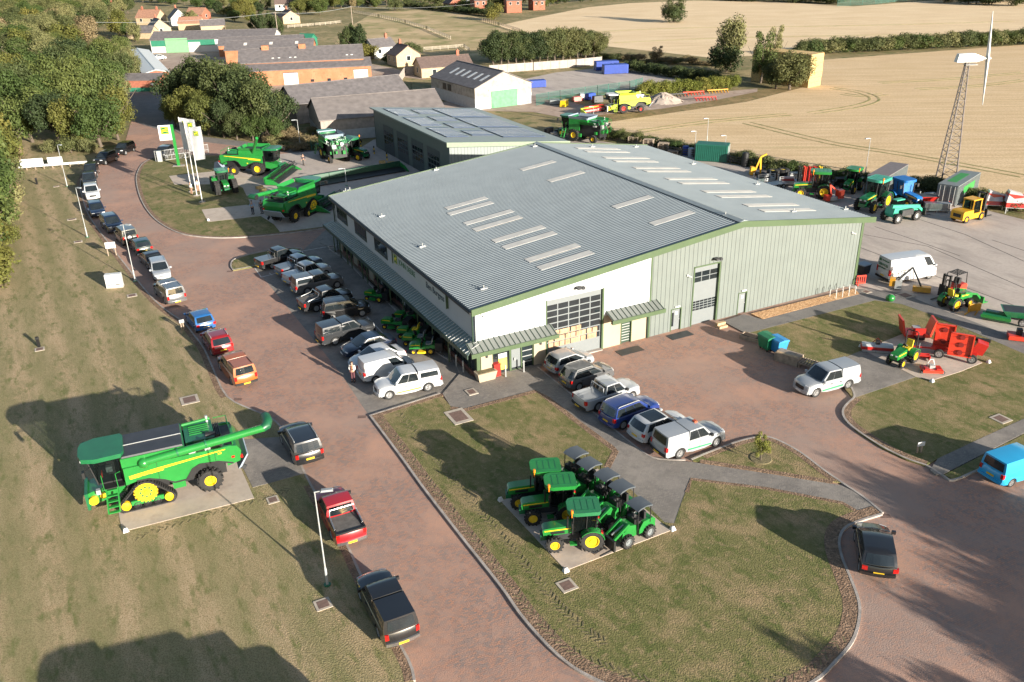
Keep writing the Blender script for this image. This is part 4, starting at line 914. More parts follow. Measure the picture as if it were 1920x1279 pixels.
def track_unit(t, y, w, sgn):
    def hull():
        P_ = []
        for cx, cz, r, a0, a1 in ((.0, 1.10, .78, 150, 30), (1.28, .37, .37, 40, -90), (-1.28, .37, .37, 270, 140)):
            for k in range(9):
                a = R(a0 + (a1 - a0) * k / 8); P_.append((cx + r * math.cos(a), cz + r * math.sin(a)))
        return P_
    P_ = hull(); mb = MB(); ins = [(x * .93, .72 + (z - .72) * .90) for x, z in P_]; n = len(P_)
    A, B, C2, D2 = [[mb.v((x, yy, z)) for x, z in pl] for pl, yy in ((P_, y - w / 2), (P_, y + w / 2), (ins, y - w / 2), (ins, y + w / 2))]
    for i in range(n):
        j = (i + 1) % n
        for q in ((A[i], A[j], B[j], B[i]), (C2[j], C2[i], D2[i], D2[j]), (A[j], A[i], C2[i], C2[j]), (B[i], B[j], D2[j], D2[i])): mb.bm.faces.new(q)
    L = [Vector((x, 0, z)) for x, z in P_]; L.append(L[0]); acc = 0
    for i in range(n):
        seg = L[i + 1] - L[i]; k = max(1, int(seg.length / .14)); nn = Vector((seg.z, 0, -seg.x)).normalized() * -1
        for q in range(k):
            p = L[i] + seg * ((q + .5) / k)
            if (p - Vector((0, 0, .8))).dot(nn) < 0: nn = -nn
            for s2 in (-1, 1): mb.bar(p + nn * .02 + Vector((.05, y + s2 * w * .48, 0)), p + nn * .03 + Vector((-.03, y + s2 * .03, 0)), .065, .07)
    o = mb.build('track', m_rubber, t, 0)
    mb = MB(); f = y + sgn * (w / 2 - .12); mb.lathe([(-.12, .62), (.06, .62), (.06, .50), (.02, .46), (.02, .12), (.08, .10), (.08, .001)], (0, f, 1.10), n=28) if sgn > 0 else mb.lathe([(.12, .62), (-.06, .62), (-.06, .50), (-.02, .46), (-.02, .12), (-.08, .10), (-.08, .001)], (0, f, 1.10), n=28)
    for k in range(18):
        a = 2 * PI * k / 18; mb.bar((math.cos(a) * .6, f + sgn * .02, 1.10 + math.sin(a) * .6), (math.cos(a) * .70, f + sgn * .02, 1.10 + math.sin(a) * .70), .09, .12)
    s_ = mb.build('sprocket', m_yellow, o, 30)
    mb = MB()
    for k in range(8):
        a = 2 * PI * k / 8; mb.cyl((math.cos(a) * .32, f + sgn * .02, 1.10 + math.sin(a) * .32), (math.cos(a) * .32, f + sgn * .031, 1.10 + math.sin(a) * .32), .075, n=10)
    mb.build('sprocket_holes', m_dkjgreen, o, 0)
    for cx, r, m in ((1.28, .30, m_yellow), (-1.28, .30, m_yellow), (-.55, .22, m_black), (0.05, .22, m_black), (.62, .22, m_black)):
        mb = MB(); mb.lathe([(-.2, r), (.04, r), (.05, r * .8), (.0, r * .7), (.03, r * .25), (.03, .001)] if sgn > 0 else [(.2, r), (-.04, r), (-.05, r * .8), (.0, r * .7), (-.03, r * .25), (-.03, .001)], (cx, f, .37 if r > .25 else .28), n=16); mb.build('roller', m, o, 30)
    bx(o, 'track_frame', m_jgreen, -.95, .95, f - .1, f + .02, .32, .62)
def combine(name, label, F, Rr, side, tracks=True, group=None, tank='cover', auger='back', opened=False, text_on=True, half=None, detail=True, m1=None, m2=None, rimc=None, feeder=True, sc=None):
    m1 = m1 or m_jgreen; m2 = m2 or m_dkjgreen; rimc = rimc or m_yellow
    c, rz, L = place2(F, Rr, side, half or 1.45)
    t = thing(name, label, 'combine harvester', (c.x, c.y, .13), rz, group); wb = -3.8
    if sc: t.scale = (sc,) * 3
    # core
    bx(t, 'chassis', m_black, -4.9, 1.0, -1.1, 1.1, .85, 2.9)
    for s in (1, -1):
        pts = [(.95, 3.02), (.98, 1.85), (.35, 1.98), (-.35, 1.95), (-1.2, 1.62), (-1.75, 1.28), (-2.45, 1.30), (-2.9, 1.95), (-3.35, 2.16), (-4.5, 2.05), (-5.35, 1.72), (-5.62, 1.75), (-5.70, 2.9), (-5.3, 3.0)]
        mb = MB()
        if opened:   # gull-wing panels swung up
            mb.hexa([(-4.6, s * 1.5, 2.9), (-1.2, s * 1.5, 2.9), (-1.2, s * 1.56, 2.9), (-4.6, s * 1.56, 2.9)], [(-4.4, s * 2.5, 3.5), (-1.5, s * 2.5, 3.5), (-1.5, s * 2.56, 3.55), (-4.4, s * 2.56, 3.55)]); mb.box(-1.2, .95, s * 1.56 - .05, s * 1.56 + .05, 1.8, 3.0)
            panel = mb.build('side_panel', m1, t, 0)
        else:
            mb.prism(pts, s * 1.50, s * 1.66); mb.bevel(.03, 1, 50); panel = mb.build('side_panel', m1, t, 30)
            mb = MB(); low = pts[1:11]
            for p, q in zip(low[1:], low[2:]): mb.bar((p[0], s * 1.672, p[1] + .02), (q[0], s * 1.672, q[1] + .02), .03, .10)
            mb.build('panel_trim', m_black, panel, 0)
            y0 = s * 1.663
            mb = MB(); mb.prism([(.70, 2.20), (.72, 2.44), (-.9, 2.60), (-5.0, 2.86), (-5.0, 2.80), (-1.1, 2.46), (-1.3, 2.36)], y0, y0 + s * .008); mb.build('stripe', m_yellow, panel, 0)
            mb = MB(); mb.box(-.95, -.93, min(y0, y0 + s * .006), max(y0, y0 + s * .006), 1.75, 3.0); mb.box(-4.35, -4.33, min(y0, y0 + s * .006), max(y0, y0 + s * .006), 2.05, 2.98); mb.build('panel_gap', m_black, panel, 0)
            if text_on:
                lt = text('JOHN DEERE', panel, (.62 if s > 0 else -.95, y0 + s * .012, 2.38 if s > 0 else 2.47), .20, m_gletter, (PI / 2, R(5.5) * 1, PI if s > 0 else 0))
                text('X9', panel, (-4.5 if s > 0 else -4.9, y0 + s * .012, 2.62), .22, m_ylogo, (PI / 2, 0, PI if s > 0 else 0))
    bx(t, 'tank', m1, -2.7, 1.0, -1.52, 1.52, 2.85, 3.62, bev=.06)
    if tank == 'cover':
        mb = MB(); mb.box(-2.62, .92, -1.44, -.03, 3.62, 3.72, .04, .04); mb.box(-2.62, .92, .03, 1.44, 3.62, 3.72, .04, .04); mb.split('tank_cover', mat('dark tarp', (.045, .047, .055), .5, var=.15), t, 0)
        bx(t, 'tank_bar', m_galv, -2.6, .9, -.03, .03, 3.63, 3.75)
    else:
        mb = MB()
        for (x0, y0, x1, y1, dx, dy) in ((-2.6, -1.45, .9, -1.45, 0, -.25), (-2.6, 1.45, .9, 1.45, 0, .25), (-2.6, -1.45, -2.6, 1.45, -.2, 0), (.9, -1.45, .9, 1.45, .25, 0)):
            mb.hexa([(x0, y0, 3.6), (x1, y1, 3.6), (x1 + .03, y1 + .03, 3.6), (x0 + .03, y0 + .03, 3.6)], [(x0 + dx, y0 + dy, 4.05), (x1 + dx, y1 + dy, 4.05), (x1 + dx + .03, y1 + dy + .03, 4.05), (x0 + dx + .03, y0 + dy + .03, 4.05)])
        mb.split('tank_extension', m1 if tank != 'grey' else m_greyblue, t, 0)
        bx(t, 'tank_floor', m_dkmetal, -2.55, .85, -1.4, 1.4, 3.6, 3.64)
    # engine deck
    bx(t, 'engine_hood', m2, -4.55, -2.8, -1.35, 1.0, 2.9, 3.52, bev=.08)
    if detail:
        mb = MB()
        for k in range(5): mb.box(-4.3, -3.1, -.95 + k * .26, -.85 + k * .26, 3.52, 3.56)
        mb.build('vent_slats', m1, t, 0)
        mb = MB(); mb.cyl((-4.6, .55, 3.35), (-4.0, .55, 3.45), .26, n=14); mb.build('air_filter', m_black, t)
        mb = MB(); mb.cyl((-4.3, -1.2, 3.4), (-4.3, -1.2, 3.95), .09, n=10); mb.build('exhaust', m_galv, t)
        random.seed(5)
        for k in range(9):
            x = -4.9 + random.random() * 2.6; y = 1.05 + random.random() * .35; bx(t, 'engine_part', [m_galv, m_black, m_dkmetal][k % 3], x, x + .35, y, y + .2, 2.9, 3.1 + random.random() * .22)
        mb = MB()
        for y in (-1.45, 1.45): mb.tube([(-5.5, y, 2.95), (-5.5, y, 3.55), (-4.7, y, 3.55)], .03, 6)
        mb.tube([(-5.5, -1.45, 3.55), (-5.5, 1.45, 3.55)], .03, 6); mb.split('deck_rail', m1, t)
        mb = MB(); mb.box(-5.55, -4.6, -1.3, 1.3, 2.88, 2.94); mb.build('rear_deck', m_black, t, 0)
        mb = MB(); mb.tube([(-2.75, -1.2, 3.62), (-4.5, -1.2, 3.72)], .10, 8); mb.build('intake_pipe', m1, t)
    # rear hood and spreader
    if opened:
        random.seed(11)
        for k in range(16):
            x = -5.6 + random.random() * 1.2; y = -1.4 + random.random() * 2.6; z = 1.4 + random.random() * 1.5
            bx(t, 'machine_part', [m1, m2, m_galv, m_black][k % 4], x, x + .3 + random.random() * .4, y, y + .25 + random.random() * .4, z, z + .3 + random.random() * .3)
        mb = MB()
        for y in (-1.0, .2, 1.2): mb.tube([(-5.6, y, 1.6), (-5.9, y + .1, 2.2), (-5.6, y + .2, 2.8)], .05, 6)
        mb.split('hose', m1, t)
    else:
        mb = MB(); mb.prism([(-4.9, 2.95), (-5.72, 2.85), (-5.95, 2.4), (-5.8, 1.7), (-5.0, 1.5)], -1.5, 1.5); mb.bevel(.06, 2, 40); mb.build('rear_hood', m1, t, 30)
        mb = MB(); mb.hexa([(-5.85, -1.35, 1.15), (-5.6, -1.35, 1.0), (-5.6, 1.35, 1.0), (-5.85, 1.35, 1.15)], [(-6.35, -1.3, 1.9), (-6.28, -1.3, 1.95), (-6.28, 1.3, 1.95), (-6.35, 1.3, 1.9)]); mb.build('tailboard', m_greyblue, t, 0)
        for s in (1, -1): bx(t, 'taillight', m_taill, -6.0, -5.85, s * 1.45 - .1, s * 1.45 + .1, 1.9, 2.1)
    # unloading auger
    if auger == 'back':
        mb = MB(); mb.ball((-.25, 1.62, 3.12), .33, seg=14, rings=10); mb.build('auger_elbow', m1, t, 60)
        mb = MB(); mb.tube([(-.25, 1.62, 3.16), (-1.0, 1.64, 3.24), (-3.4, 1.72, 3.46), (-7.55, 1.86, 3.87)], .245, 14); au = mb.build('unloading_auger', m1, t, 50)
        mb = MB(); mb.cyl((-7.80, .74, 4.0), (-7.80, .70, 4.0), .345, n=12); mb.build('spout_mouth', m_black, t)
        mb = MB(); mb.cyl((-2.2, 1.68, 3.37), (-2.3, 1.68, 3.38), .265, n=14); mb.cyl((-3.9, 1.735, 3.555), (-4.0, 1.735, 3.565), .265, n=14); mb.split('clamp_ring', m_dkjgreen, au)
        mb = MB(); mb.tube([(-7.45, 1.86, 3.86), (-7.7, 1.80, 3.95), (-7.82, 1.45, 4.05), (-7.80, .72, 4.0)], [.265, .31, .33, .34], 12); mb.build('auger_spout', MATS.get('spout green') or mat('spout green', (.012, .105, .045), .4, var=.1), au, 50)
    elif auger == 'up':
        mb = MB(); mb.tube([(-.6, -1.2, 3.0), (-.4, -1.4, 3.4), (1.6, -3.6, 6.0)], .22, 12); mb.build('unloading_auger', m1, t, 50)
    # cab
    mb = MB(); mb.hexa([(1.0, -1.05, 2.0), (2.55, -1.05, 2.0), (2.55, 1.05, 2.0), (1.0, 1.05, 2.0)], [(1.0, -1.15, 3.62), (2.85, -1.1, 3.62), (2.85, 1.1, 3.62), (1.0, 1.15, 3.62)]); mb.bevel(.10, 2); cb = mb.build('cab', m_cabglass, t, 40)
    mb = MB()
    for s in (1, -1):
        mb.bar((1.05, s * 1.1, 2.0), (1.05, s * 1.17, 3.65), .12); mb.bar((2.5, s * 1.05, 2.0), (2.8, s * 1.1, 3.65), .07); mb.bar((1.05, s * 1.08, 2.03), (2.55, s * 1.06, 2.03), .09)
    mb.split('cab_pillar', m_black, cb, 0)
    bx(cb, 'seat', m_bseat, 1.35, 1.9, -.3, .3, 2.1, 3.0); bx(cb, 'cab_floor', m_dkmetal, 1.05, 2.5, -1.0, 1.0, 2.03, 2.08); bx(cb, 'cab_back', m_dkmetal, 1.03, 1.08, -1.0, 1.0, 2.05, 3.5); bx(cb, 'console', m_pale, 1.6, 1.95, .42, .72, 2.5, 2.85); bx(cb, 'operator_notice', m_orange, 2.2, 2.25, .45, .85, 2.3, 2.6)
    mb = MB(); mb.plate([(.75, -1.0), (.9, -1.3), (2.4, -1.35), (3.15, -1.05), (3.3, -.5), (3.3, .5), (3.15, 1.05), (2.4, 1.35), (.9, 1.3), (.75, 1.0)], 3.64, 3.92); mb.bevel(.09, 3, 40); mb.build('cab_roof', m2, t, 50)
    mb = MB(); mb.tube([(2.7, -1.25, 3.4), (3.1, -1.75, 3.45)], .03, 6); mb.box(3.0, 3.15, -1.95, -1.6, 3.1, 3.5); mb.build('mirror', m_black, t, 0)
    mb = MB(); mb.tube([(2.7, 1.25, 3.4), (3.1, 1.75, 3.45)], .03, 6); mb.box(3.0, 3.15, 1.6, 1.95, 3.1, 3.5); mb.build('mirror', m_black, t, 0)
    # front
    if feeder:
        mb = MB(); mb.hexa([(1.0, -.8, 1.0), (3.3, -.8, .45), (3.3, .8, .45), (1.0, .8, 1.0)], [(1.0, -.8, 1.95), (3.3, -.8, 1.35), (3.3, .8, 1.35), (1.0, .8, 1.95)]); fh = mb.build('feeder_house', m1, t, 0)
        mb = MB(); mb.box(3.25, 3.42, -1.05, 1.05, .35, 1.5); mb.build('feeder_face', m2, fh, 0); bx(fh, 'feeder_mouth', m_black, 3.38, 3.44, -.8, .8, .5, 1.25)
        mb = MB(); mb.cyl((3.0, .82, .9), (3.0, 1.05, .9), .28, n=14); mb.cyl((2.4, .82, 1.1), (2.4, 1.0, 1.1), .2, n=12); mb.split('drive_pulley', m_yellow, fh)
        bx(fh, 'control_box', m_galv, 2.5, 2.75, .82, 1.1, 1.3, 1.6)
    bx(t, 'front_axle', m1, -.35, .35, -1.15, 1.15, .8, 1.4)
    if detail and not opened:
        for s in (1, -1):
            bx(t, 'side_gap', m_black, -4.9, -.7, s * 1.40 - .06, s * 1.40 + .06, 2.9, 3.12)
            mb = MB(); mb.tube([(-2.9, s * 1.30, 1.9), (-2.6, s * 1.42, 1.5), (-2.2, s * 1.45, 1.2), (-1.7, s * 1.4, 1.1)], .04, 6); mb.build('hose', m_black, t)
            bx(t, 'work_lamp', m_lamp, 3.0, 3.2, s * .85 - .12, s * .85 + .12, 3.66, 3.8)
            bx(t, 'warning_plate', m_yellow, -1.5, -1.3, s * 1.664 - .006, s * 1.664 + .006, 1.72, 1.88) if s < 0 else bx(t, 'warning_plate', m_taill, -5.5, -5.3, 1.66, 1.672, 2.1, 2.25)
            mb = MB(); mb.bar((-5.7, s * .9, 1.0), (-6.1, s * .9, .75), .1, .3); mb.build('chaff_spreader', m_dkmetal, t, 0)
        mb = MB()
        for k in range(6): mb.box(-4.95 + k * .1, -4.9 + k * .1, -1.2, .5, 2.94, 3.35)
        mb.build('radiator_fins', m_dkmetal, t, 0)
    # ladder and platform on the left
    bx(t, 'platform', m_black, 1.05, 2.3, 1.05, 1.75, 1.92, 1.98)
    mb = MB()
    for x in (1.45, 2.1): mb.bar((x, 1.72, 1.95), (x + .15, 2.15, .45), .06, .12)
    lad = mb.build('ladder', m1, t, 0)
    mb = MB()
    for k in range(5):
        f = k / 4; y = 1.74 + .38 * f; z = 1.85 - 1.35 * f; mb.box(1.5 + .14 * f, 2.1 + .14 * f, y - .1, y + .12, z - .03, z + .03)
    mb.split('step', m1, lad, 0)
    mb = MB()
    for x in (1.42, 2.2): mb.tube([(x, 1.78, 1.95), (x, 1.78, 2.9), (x - .3 * (1 if x < 2 else -.0), 1.78, 3.0)], .022, 6)
    mb.split('handrail', m1, lad)
    # running gear
    if tracks:
        for s in (1, -1): track_unit(t, s * 1.45, .62, s)
    else:
        for s in (1, -1): wheel(t, .0, s * 1.40, .95, .68, rimc, frac=.5, lug=.10)
    for s in (1, -1): wheel(t, wb, s * 1.35, .74 if tracks else .62, .55, rimc, frac=.5, lug=.09)
    bx(t, 'rear_axle', m1, wb - .15, wb + .15, -1.1, 1.1, .6, .85)
    bx(t, 'tool_box', m1, -1.45, -.75 if not tracks else -1.42 + .02, 1.3, 1.6, .75, 1.3) if not tracks else bx(t, 'tool_box', m1, -2.35, -1.6, 1.25, 1.6, .80, 1.3)
    return t
combine('combine_harvester', 'big bright green tracked combine with folded auger on the concrete pad of the left lawn', (281, 953), (406, 923), 'L', True, half=1.66)
combine('combine_harvester', 'bright green wheeled combine facing right with raised auger and grain header, by the flagpoles', (484, 331), (440, 330), 'R', False, tank='ext', auger='up', half=1.7, text_on=False)
combine('combine_harvester', 'dark green tracked combine half in the building shadow, rear towards the display lawn', (590, 402), (551, 421), 'R', True, tank='ext', auger='back', half=1.66, text_on=False)
combine('combine_harvester', 'green combine with opened side panels in front of the grey barn', (622, 296), (662, 322), None, False, tank='grey', auger=None, opened=True, half=0, text_on=False)
combine('combine_harvester', 'green combine with its panels open in the rear yard beyond the ridge', (1085, 262), (1128, 268), None, False, tank='grey', auger=None, opened=True, text_on=False, half=0)
# off the bottom edge stands one more, whose shadow reaches the left lawn
u_ = combine('combine_harvester', 'green combine whose shadow falls on the bottom of the left lawn', (300, 1300), (420, 1270), None, True, text_on=False, detail=False, half=0, auger=None)
TIP = G(225, 1250); SD = Vector((math.cos(SAZ), math.sin(SAZ), 0))
u_.location = TIP + SD * 15.2
# ------------------------------------------------------------------ headers
def header(name, label, A, B, deep, reel=True, m1=None, belt=False, rcol=None):
    """A, B: ground pixels of the two rear corners; the knife lies deep metres in front"""
    a, b = G(*A), G(*B); d = b - a; L = d.length; rz = math.atan2(d.y, d.x); m1 = m1 or m_dkjgreen
    c = (a + b) / 2; t = thing(name, label, 'harvester header', (c.x, c.y, .115), rz); h = L / 2
    mb = MB(); mb.prism([(0, .25), (.12, 1.15), (.2, 1.2), (.3, 1.15), (.25, .3)], -h, h); mb.xf(Matrix.Rotation(PI / 2, 4, 'Z')); mb.build('back_wall', m1, t, 0)
    mb = MB(); mb.hexa([(-h, -deep, .1), (h, -deep, .1), (h, -.0, .2), (-h, 0, .2)], [(-h, -deep, .16), (h, -deep, .16), (h, -.0, .42), (-h, 0, .42)]); mb.build('floor', m_black if belt else m_dkmetal, t, 0)
    for x in (-h, h):
        mb = MB(); mb.prism([(.1, .2), (.1, 1.0), (-.6 * deep, .75), (-deep - .5, .12), (-deep - .5, .06)], -.09, .09); mb.xf(Matrix.Translation((x, 0, 0)) @ Matrix.Rotation(PI / 2, 4, 'Z')); mb.build('end_divider', m_jgreen if m1 != m_lime else m1, t, 0)
    mb = MB(); mb.cyl((-h + .1, -.45, .6), (h - .1, -.45, .6), .26, n=12); 
    for k in range(int(L / .35)):
        x = -h + .2 + k * .35; mb.bar((x, -.45 - .33, .6), (x + .17, -.45 + .33, .6), .03, .6)
    if not belt: mb.build('feed_auger', m1 if m1 != m_lime else m_galv, t, 30)
    else: mb.bm.free()
    if reel:
        rc = (-deep * .62, 1.0); mb = MB(); mb.cyl((-h + .15, rc[0], rc[1]), (h - .15, rc[0], rc[1]), .09, n=8); r_ = mb.build('reel', m_black if not rcol else rcol, t)
        for k in range(6):
            an = 2 * PI * k / 6; y, z = rc[0] + .55 * math.cos(an), rc[1] + .55 * math.sin(an)
            mb = MB(); mb.bar((-h + .2, y, z), (h - .2, y, z), .06)
            for q in range(int(L / .3)): mb.bar((-h + .25 + q * .3, y, z), (-h + .25 + q * .3, y - .05, z - .22), .018)
            mb.build('reel_bat', m_black if not rcol else rcol, r_, 0)
        for x in (-h + .25, 0, h - .25):
            mb = MB()
            for k in range(3):
                an = PI * k / 3; mb.bar((x, rc[0] - .55 * math.cos(an), rc[1] - .55 * math.sin(an)), (x, rc[0] + .55 * math.cos(an), rc[1] + .55 * math.sin(an)), .05)
            mb.build('reel_spider', m_black if not rcol else rcol, r_, 0)
    return t
header('harvester_header', 'green grain header with black reel in front of the wheeled combine', (500, 350), (541, 320), 1.6, m1=m_jgreen)
header('harvester_header', 'very long dark green draper header lying across the yard by the roof corner', (583, 347), (752, 318), 2.0, reel=False, belt=True, m1=mat('shade darkened green', (.010, .075, .035), .5, var=.15))  # green darkened to stand in for the building shadow it lies in
header('harvester_header', 'dark green header with reel tines between the tracked combine and the building', (592, 400), (632, 376), 1.6)
# ------------------------------------------------------------------ tractors
def tractor(name, label, F, Rr, side, m1=None, m2=None, group=None, rr=.68, fr=.47, W=1.75, sc=1., cab=True, rim=None, roofm=None, tarp=None, loader=False, beacon=True, wide=.40, narrow=.30, roofdet=True):
    m1 = m1 or m_jgreen; m2 = m2 or m_dkjgreen; rim = rim or m_yellow
    c, rz, L = place2(F, Rr, side, (W / 2) * sc); t = thing(name, label, 'tractor', (c.x, c.y, .006 if False else .008), rz, group); wb = 2.1; t.scale = (sc,) * 3
    # bonnet
    mb = MB(); mb.prism([(.62, .82), (.66, 1.16), (.55, 1.27), (.1, 1.34), (-1.05, 1.44), (-1.05, .95), (.3, .80)], -.33, .33); mb.bevel(.07, 3, 40); bo = mb.build('bonnet', m1, t, 40)
    for s in (1, -1):
        mb = MB(); mb.prism([(.55, 1.16), (-.95, 1.30), (-.95, 1.24), (.55, 1.09)], s * .335, s * .342); mb.build('bonnet_stripe', m_yellow, bo, 0)
        bx(bo, 'headlight', m_lamp, .6, .67, s * .2 - .09, s * .2 + .09, 1.02, 1.12)
        mb = MB(); mb.prism([(.2, .92), (.2, 1.08), (-.6, 1.14), (-.6, .95)], s * .336, s * .34); mb.build('side_grille', m_black, bo, 0)
    bx(bo, 'grille', m_black, .655, .675, -.24, .24, .84, 1.0)
    bx(t, 'chassis', m_dkmetal, -2.3, .45, -.26, .26, .48, .95)
    bx(t, 'front_weight', m2, .45, .78, -.3, .3, .5, .78)
    bx(t, 'front_axle', m2, -.1, .1, -.62, .62, .40, .56)
    mb = MB(); mb.cyl((-.75, .36, 1.3), (-.75, .42, 2.15), .045, n=8); mb.build('exhaust', m_black, t)
    # fenders
    for s in (1, -1):
        mb = MB(); P_ = [(-wb + (rr + .06) * math.cos(R(a)), rr + (rr + .08) * math.sin(R(a))) for a in range(35, 166, 13)]; Q = [(x * .98 - .03, z - .05) for x, z in P_[::-1]]
        mb.prism(P_ + Q, s * .52, s * (W / 2 + .12)); mb.build('fender', m1, t, 30)
        bx(t, 'rear_lamp', m_taill, -wb - .62, -wb - .52, s * .72 - .1, s * .72 + .1, rr + .45, rr + .57)
        if cab:
            bx(t, 'step', m1, -1.25, -.85, s * .5 if s > 0 else -.82, .82 if s > 0 else -.5, .42, .5)
    if cab:
        mb = MB(); mb.hexa([(-2.28, -.58, 1.05), (-1.02, -.5, 1.05), (-1.02, .5, 1.05), (-2.28, .58, 1.05)], [(-2.42, -.66, 2.36), (-1.05, -.62, 2.36), (-1.05, .62, 2.36), (-2.42, .66, 2.36)]); mb.bevel(.05, 1); cb = mb.build('cab', tarp or m_cabglass, t, 40)
        mb = MB()
        for s in (1, -1):
            mb.bar((-1.02, s * .52, 1.0), (-1.05, s * .64, 2.4), .06); mb.bar((-1.78, s * .58, 1.1), (-1.82, s * .67, 2.4), .05); mb.bar((-2.28, s * .6, 1.1), (-2.42, s * .67, 2.4), .07)
        mb.split('cab_pillar', m_black, cb, 0)
        mb = MB(); mb.plate([(-2.62, -.55), (-2.5, -.76), (-1.2, -.80), (-.86, -.66), (-.74, -.4), (-.74, .4), (-.86, .66), (-1.2, .80), (-2.5, .76), (-2.62, .55)], 2.372, 2.60); mb.bevel(.09, 3, 40); rf = mb.build('cab_roof', roofm or m1, t, 50)
        if roofdet:
            mb = MB()
            for k in range(4): mb.box(-2.3 + k * .36, -2.27 + k * .36, -.5, .5, 2.595, 2.612)
            mb.box(-2.3, -.95, -.51, -.48, 2.595, 2.612); mb.box(-2.3, -.95, .48, .51, 2.595, 2.612); mb.build('roof_rib', m2, rf, 0)
        bx(cb, 'seat', m_bseat, -2.1, -1.6, -.25, .25, 1.1, 1.75); bx(cb, 'dash', m_black, -1.25, -1.08, -.3, .3, 1.1, 1.5); bx(cb, 'cab_floor', m_dkmetal, -2.2, -1.06, -.48, .48, 1.07, 1.10)
        for s in (1, -1):
            mb = MB(); mb.tube([(-1.05, s * .66, 2.1), (-.95, s * 1.05, 2.1)], .02, 6); mb.box(-1.0, -.9, s * 1.02 - .1, s * 1.02 + .1, 1.85, 2.15); mb.build('mirror', m_black, t, 0)
        if beacon: mb = MB(); mb.cyl((-.95, .75, 2.3), (-.95, .75, 2.62), .03, n=6); mb.cyl((-.95, .75, 2.6), (-.95, .75, 2.8), .075, n=10); mb.build('beacon', m_amber, t)
    mb = MB()
    for s in (1, -1): mb.bar((-wb - .2, s * .3, .75), (-wb - .95, s * .42, .5), .06)
    mb.split('lift_arm', m_dkmetal, t, 0)
    for s in (1, -1): wheel(t, 0, s * (W / 2 - .17), fr, narrow, rim, frac=.58, lug=.07); wheel(t, -wb, s * (W / 2 - .12), rr, wide, rim, frac=.60, lug=.08)
    return t
GT = 'green tractors on the front display pad'
for lb, F, Rr, kw in (('green tractor with large square dark green roof, nearest the camera on the front pad', (1041, 1041), (1111, 1037), dict(roofm=mat('flat dark roof', (.03, .20, .08), .4, var=.05))),
                      ('middle green cab tractor of the front pad, with an orange beacon', (1000, 990), (1067, 986), {}),
                      ('green cab tractor at the far end of the front pad by the lawn', (974, 960), (1040, 956), {})):
    o = tractor('display_tractor', lb, F, Rr, 'L', group=GT, **kw); o.location.z = .13
# tracked / wheeled tractor on the display lawn, facing the camera
o = tractor('display_tractor', 'large green tractor with wide black tracks facing the camera beside the flagpoles', (437, 366), (421, 346), None, rr=.86, fr=.80, W=2.4, wide=.62, narrow=.60, rim=m_dkmetal, sc=1.15, roofm=m_dkjgreen); o.location = G(424, 362) + Vector((.3, -.6, .11))
tractor('yard_tractor', 'green tractor with front loader arm and yellow wheels at the far roof edge', (1500, 372), (1541, 374), 'L', sc=1.35)
tractor('yard_tractor', 'green tractor with bright green roof facing the camera by the hedge', (1588, 362), (1606, 350), None, sc=1.15)
tractor('yard_tractor', 'dark green tractor with pale roof behind the teal handler', (1640, 400), (1668, 388), 'L', sc=1.45, m1=m_dkjgreen, roofm=m_teal)
tractor('yard_tractor', 'tractor wrapped in a bright blue tarpaulin behind the teal handler', (1712, 392), (1690, 384), None, sc=1.3, m1=mat('blue tarpaulin', (.01, .16, .48), .5, var=.2, scale=4), m2=m_dkmetal, tarp=MATS['blue tarpaulin'], roofm=MATS['blue tarpaulin'], beacon=False, roofdet=False)
o = tractor('yard_tractor', 'dark tractor standing beside the opened combine by the grey barn', (680, 300), (655, 296), None, sc=1.3, m1=m_dkjgreen, roofm=m_dkjgreen)
